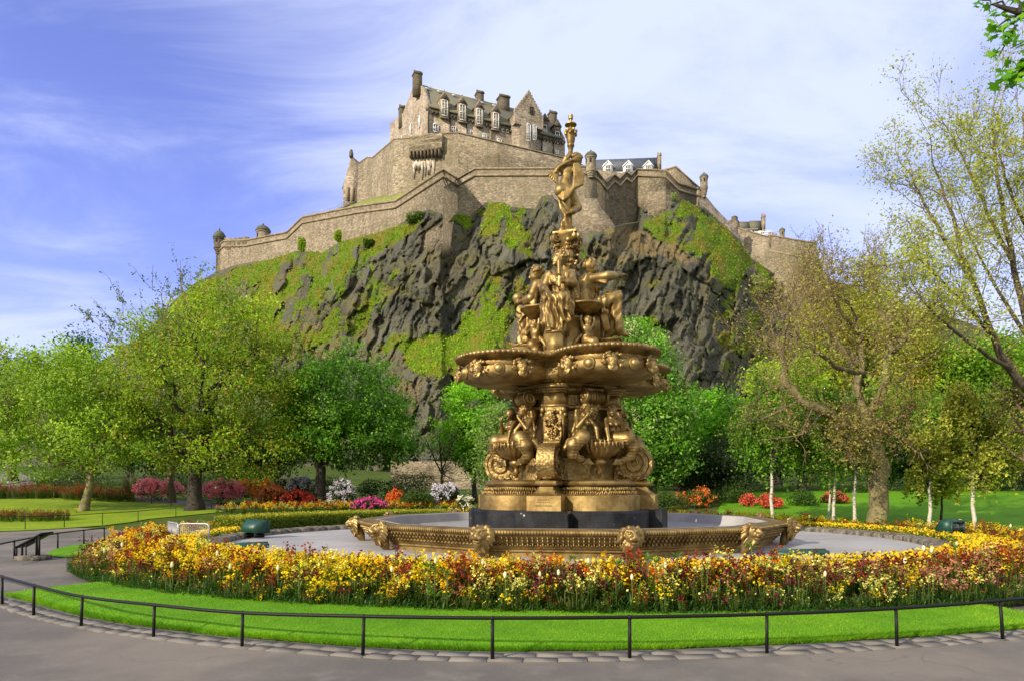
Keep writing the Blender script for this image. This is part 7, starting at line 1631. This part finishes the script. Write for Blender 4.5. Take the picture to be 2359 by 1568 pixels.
# low yellow edging next to the pool, and leafy skirt at the outer edge
n = 46000; a_ = rng.uniform(0, 2*np.pi, n); t_ = rng.uniform(0.02, .46, n)*np.where(np.sin(a_) < .1, 1, .8); p = bedpt(a_, t_); mk = (np.abs(p[:, 0]/p[:, 1] - .12) < 1.0) & ~((a_ > rad(116)) & (a_ < rad(173))); p = p[mk]; n = len(p)
hgt = rng.uniform(.03, .22, n); p[:, 2] += hgt; yel = rng.random(n) < .25 + .55*sstep(hgt, .10, .17); col = np.where(yel[:, None], np.array([.80, .53, .01]), np.array([.10, .17, .015]))*rng.uniform(.7, 1.15, (n, 1))
V_, F_, C_ = leaf_quads(p, np.tile([0, -.4, .7], (n, 1)), np.full(n, .062), col, .8); tag(obj('yellow_edging', mesh('yellow_edging', V_, F_, C_), M['petal']), 'low bright yellow bedding flowers edging the pool kerb', 'flowers', kind='stuff')
n = 26000; a_ = rng.uniform(rad(180), rad(350), n); t_ = rng.uniform(.84, 1.03, n); p = bedpt(a_, t_); mk = np.abs(p[:, 0]/p[:, 1] - .12) < 1.0; p = p[mk]; n = len(p); p[:, 2] += rng.uniform(0, .13, n)*rng.random(n); d = rng.normal(0, .7, (n, 3)); d[:, 2] = np.abs(d[:, 2])*.8 + .3; d /= np.linalg.norm(d, axis=1, keepdims=True); sd_ = np.cross(d, [0, 0, 1.0]); sd_ /= np.linalg.norm(sd_, axis=1, keepdims=True); L = rng.uniform(.05, .12, n)[:, None]
V_ = np.stack([p, p + d*L*.55 + sd_*L*.10, p + d*L - [0, 0, .01], p + d*L*.55 - sd_*L*.10], 1).reshape(-1, 3); col = np.array([.028, .072, .012])*rng.uniform(.5, 2.2, (n, 1)); tag(obj('bed_foliage', mesh('bed_foliage', V_, np.arange(4*n).reshape(-1, 4), np.repeat(col, 4, 0)), M['leaf']), 'dark narrow leaves along the outer edge of the ring bed', 'leaves', kind='stuff')
# tall white tulips and leafy crown imperials, each where the photograph shows one
def bed_at(px, py, up):
    best = None
    for Y in np.arange(8.4, 26, .1):
        p = P(px, py, Y); a = math.atan2(p[1] - CYW, p[0] - CXW); r = math.hypot(p[0] - CXW, p[1] - CYW); i_ = float(re(np.array(a), (POOL[0] + .42, POOL[1] + .42))); o_ = float(re(np.array(a), BEDO))
        if i_ < r < o_:
            b = bedpt(np.array(a), np.array((r - i_)/(o_ - i_))); e = abs(p[2] - up - b[2])
            if best is None or e < best[0]: best = (e, b)
    return best[1] if best else None
tm_ = MB(); tm_.tube([(0, 0, 0), (.01, 0, .25), (0, 0, .46)], .006, 5, col=(.10, .18, .04)); tm_.lathe([(.006, .45), (.018, .465), (.024, .49), (.022, .515), (.014, .535), (.004, .545)], 10, col=(.72, .70, .50))
for a in (0, 2.2, 4.1): d = np.array([math.cos(a), math.sin(a), 0]); s_ = np.array([-d[1], d[0], 0])*.016; tm_.add([d*.01, d*.06 + s_ + [0, 0, .16], d*.12 + [0, 0, .30], d*.06 - s_ + [0, 0, .16]], [[0, 1, 2, 3]], col=(.09, .17, .06))
tul = tm_.mesh('tulip', True); tul.materials.append(M['petal'])
for px, py in ((902, 1293), (1003, 1282), (1112, 1281), (1163, 1313), (1243, 1298), (1286, 1300), (1355, 1279), (1532, 1288), (1721, 1285), (2084, 1282), (2127, 1256), (2145, 1260), (2203, 1236), (2327, 1206), (2350, 1213), (281, 1247), (356, 1261), (240, 1256), (396, 1292), (500, 1266), (530, 1287), (640, 1290), (1455, 1310), (1900, 1300)):
    b = bed_at(px, py, .53)
    if b is not None: tag(obj('white_tulip', tul, None, None, b, (0, 0, random.uniform(0, 6)), random.uniform(.80, 1.0)), 'white tulip standing above the wallflowers of the ring bed', 'flower', 'white tulips in the ring bed')
tm_ = MB(); tm_.tube([(0, 0, 0), (0, .01, .3), (0, 0, .60)], .008, 5, col=(.12, .16, .05))
for k in range(26):
    a = rng.uniform(0, 6.28); L = rng.uniform(.09, .16); d = np.array([math.cos(a), math.sin(a), rng.uniform(.1, 1.4)]); d /= np.linalg.norm(d); s_ = np.cross(d, [0, 0, 1.0]); s_ /= np.linalg.norm(s_); s_ *= .011; z = .56 if k < 16 else rng.uniform(.1, .3); tm_.add([[0, 0, z], d*L*.5 + s_ + [0, 0, z], d*L + [0, 0, z - .02], d*L*.5 - s_ + [0, 0, z]], [[0, 1, 2, 3]], col=np.array([.14, .27, .05])*rng.uniform(.7, 1.3))
cri = tm_.mesh('crown_imperial'); cri.materials.append(M['leaf'])
for px, py in ((1323, 1270), (1492, 1285), (1510, 1290), (1730, 1252), (1420, 1300), (1000, 1318), (985, 1335), (1030, 1325), (2200, 1260), (690, 1305), (420, 1240), (2090, 1175), (2030, 1172), (1560, 1275)):
    b = bed_at(px, py, .60)
    if b is not None: tag(obj('crown_imperial', cri, None, None, b, (0, 0, random.uniform(0, 6)), random.uniform(.9, 1.1)), 'green tufted crown imperial plant rising among the wallflowers', 'plant', 'crown imperials in the ring bed')
# beds on the far left lawn
def px_bed(name, q, n, kinds, label, s=(.8, 1.1), hs=1.0):
    poly = pxpoly(*q); lo, hi = poly.min(0), poly.max(0); it = []
    while len(it) < n:
        p = rng.uniform(lo, hi)
        if in_poly(np.array([p[0]]), np.array([p[1]]), poly)[0]: it.append((VAR[kinds[rng.integers(0, len(kinds))]][rng.integers(0, 3)], (p[0], p[1], float(G(*p)) + .03), rng.uniform(0, 6), rng.uniform(*s)*hs))
    tag(obj(name, merged(name, it), M['leaf']), label, 'flowers', kind='stuff')
px_bed('brown_wallflower_bed', ((-120, 1150), (90, 1150), (250, 1156), (315, 1156), (290, 1146), (180, 1138), (60, 1137), (-120, 1139)), 420, (8, 8, 3, 8), 'long bed of brownish red wallflowers before the far path', hs=1.35)
px_bed('tulip_bed', ((-120, 1206), (100, 1203), (172, 1200), (150, 1194), (60, 1193), (-120, 1196)), 210, (8, 2, 3, 8), 'small bed of dull red flowers on the far left lawn', hs=.9)
px_bed('border_flowers', ((480, 1184), (700, 1182), (1060, 1178), (1060, 1172), (800, 1172), (560, 1174)), 330, (0, 1, 6, 3, 4), 'thin border of yellow and orange flowers behind the hedge', hs=1.0)
for px, py in ((17, 1178), (33, 1180), (81, 1181), (177, 1181)):
    g_ = gp(px, py); o_ = obj('daffodil', MEV[0][1], None, None, g_, (0, 0, px), .9); tag(o_, 'single yellow daffodil clump on the far left lawn', 'flower', 'daffodils on the far left lawn')
# grass blades on the mown strip, thicker along its ragged front edge
n = 70000; a_ = rng.uniform(a_tip, A1, n); ro, ri = rf(a_) - .36, np.minimum(re(a_, BEDO) - .12, rf(a_) - .42); u = rng.random(n)**1.0; ed = rng.random(n) < .34; r = np.where(ed, ro - np.abs(rng.normal(0, .045, n)) + .015, ro*(1 - u) + ri*u); xy = pol(a_, r); z = lawn_z(xy[:, 0], xy[:, 1]); L = np.where(ed, rng.uniform(.025, .065, n), rng.uniform(.012, .026, n)); d = rng.normal(0, .45, (n, 3)); d[:, 2] = 1; d[ed, :2] += np.stack([np.cos(a_), np.sin(a_)], 1)[ed]*.5; b_ = rng.normal(0, 1, (n, 2)); b_ /= np.linalg.norm(b_, axis=1, keepdims=True); b_ = np.column_stack([b_, np.zeros(n)])*.0035
p = np.column_stack([xy, z - .004]); V_ = np.stack([p - b_, p + b_, p + d*L[:, None]], 1).reshape(-1, 3); gm_ = fbm(xy[:, 0]*1.3, xy[:, 1]*1.3, 3., 4)[:, None]; col = (np.array([.115, .285, .010]) + np.maximum(gm_, 0)*np.array([.16, .09, .01]))*rng.uniform(.5, 1.5, (n, 1))*(1 + .5*gm_)
tag(obj('grass', mesh('grass', V_, np.arange(3*n).reshape(-1, 3), np.repeat(col, 3, 0)), M['leaf']), 'short grass blades of the mown strip behind the front railing', 'grass', kind='stuff')
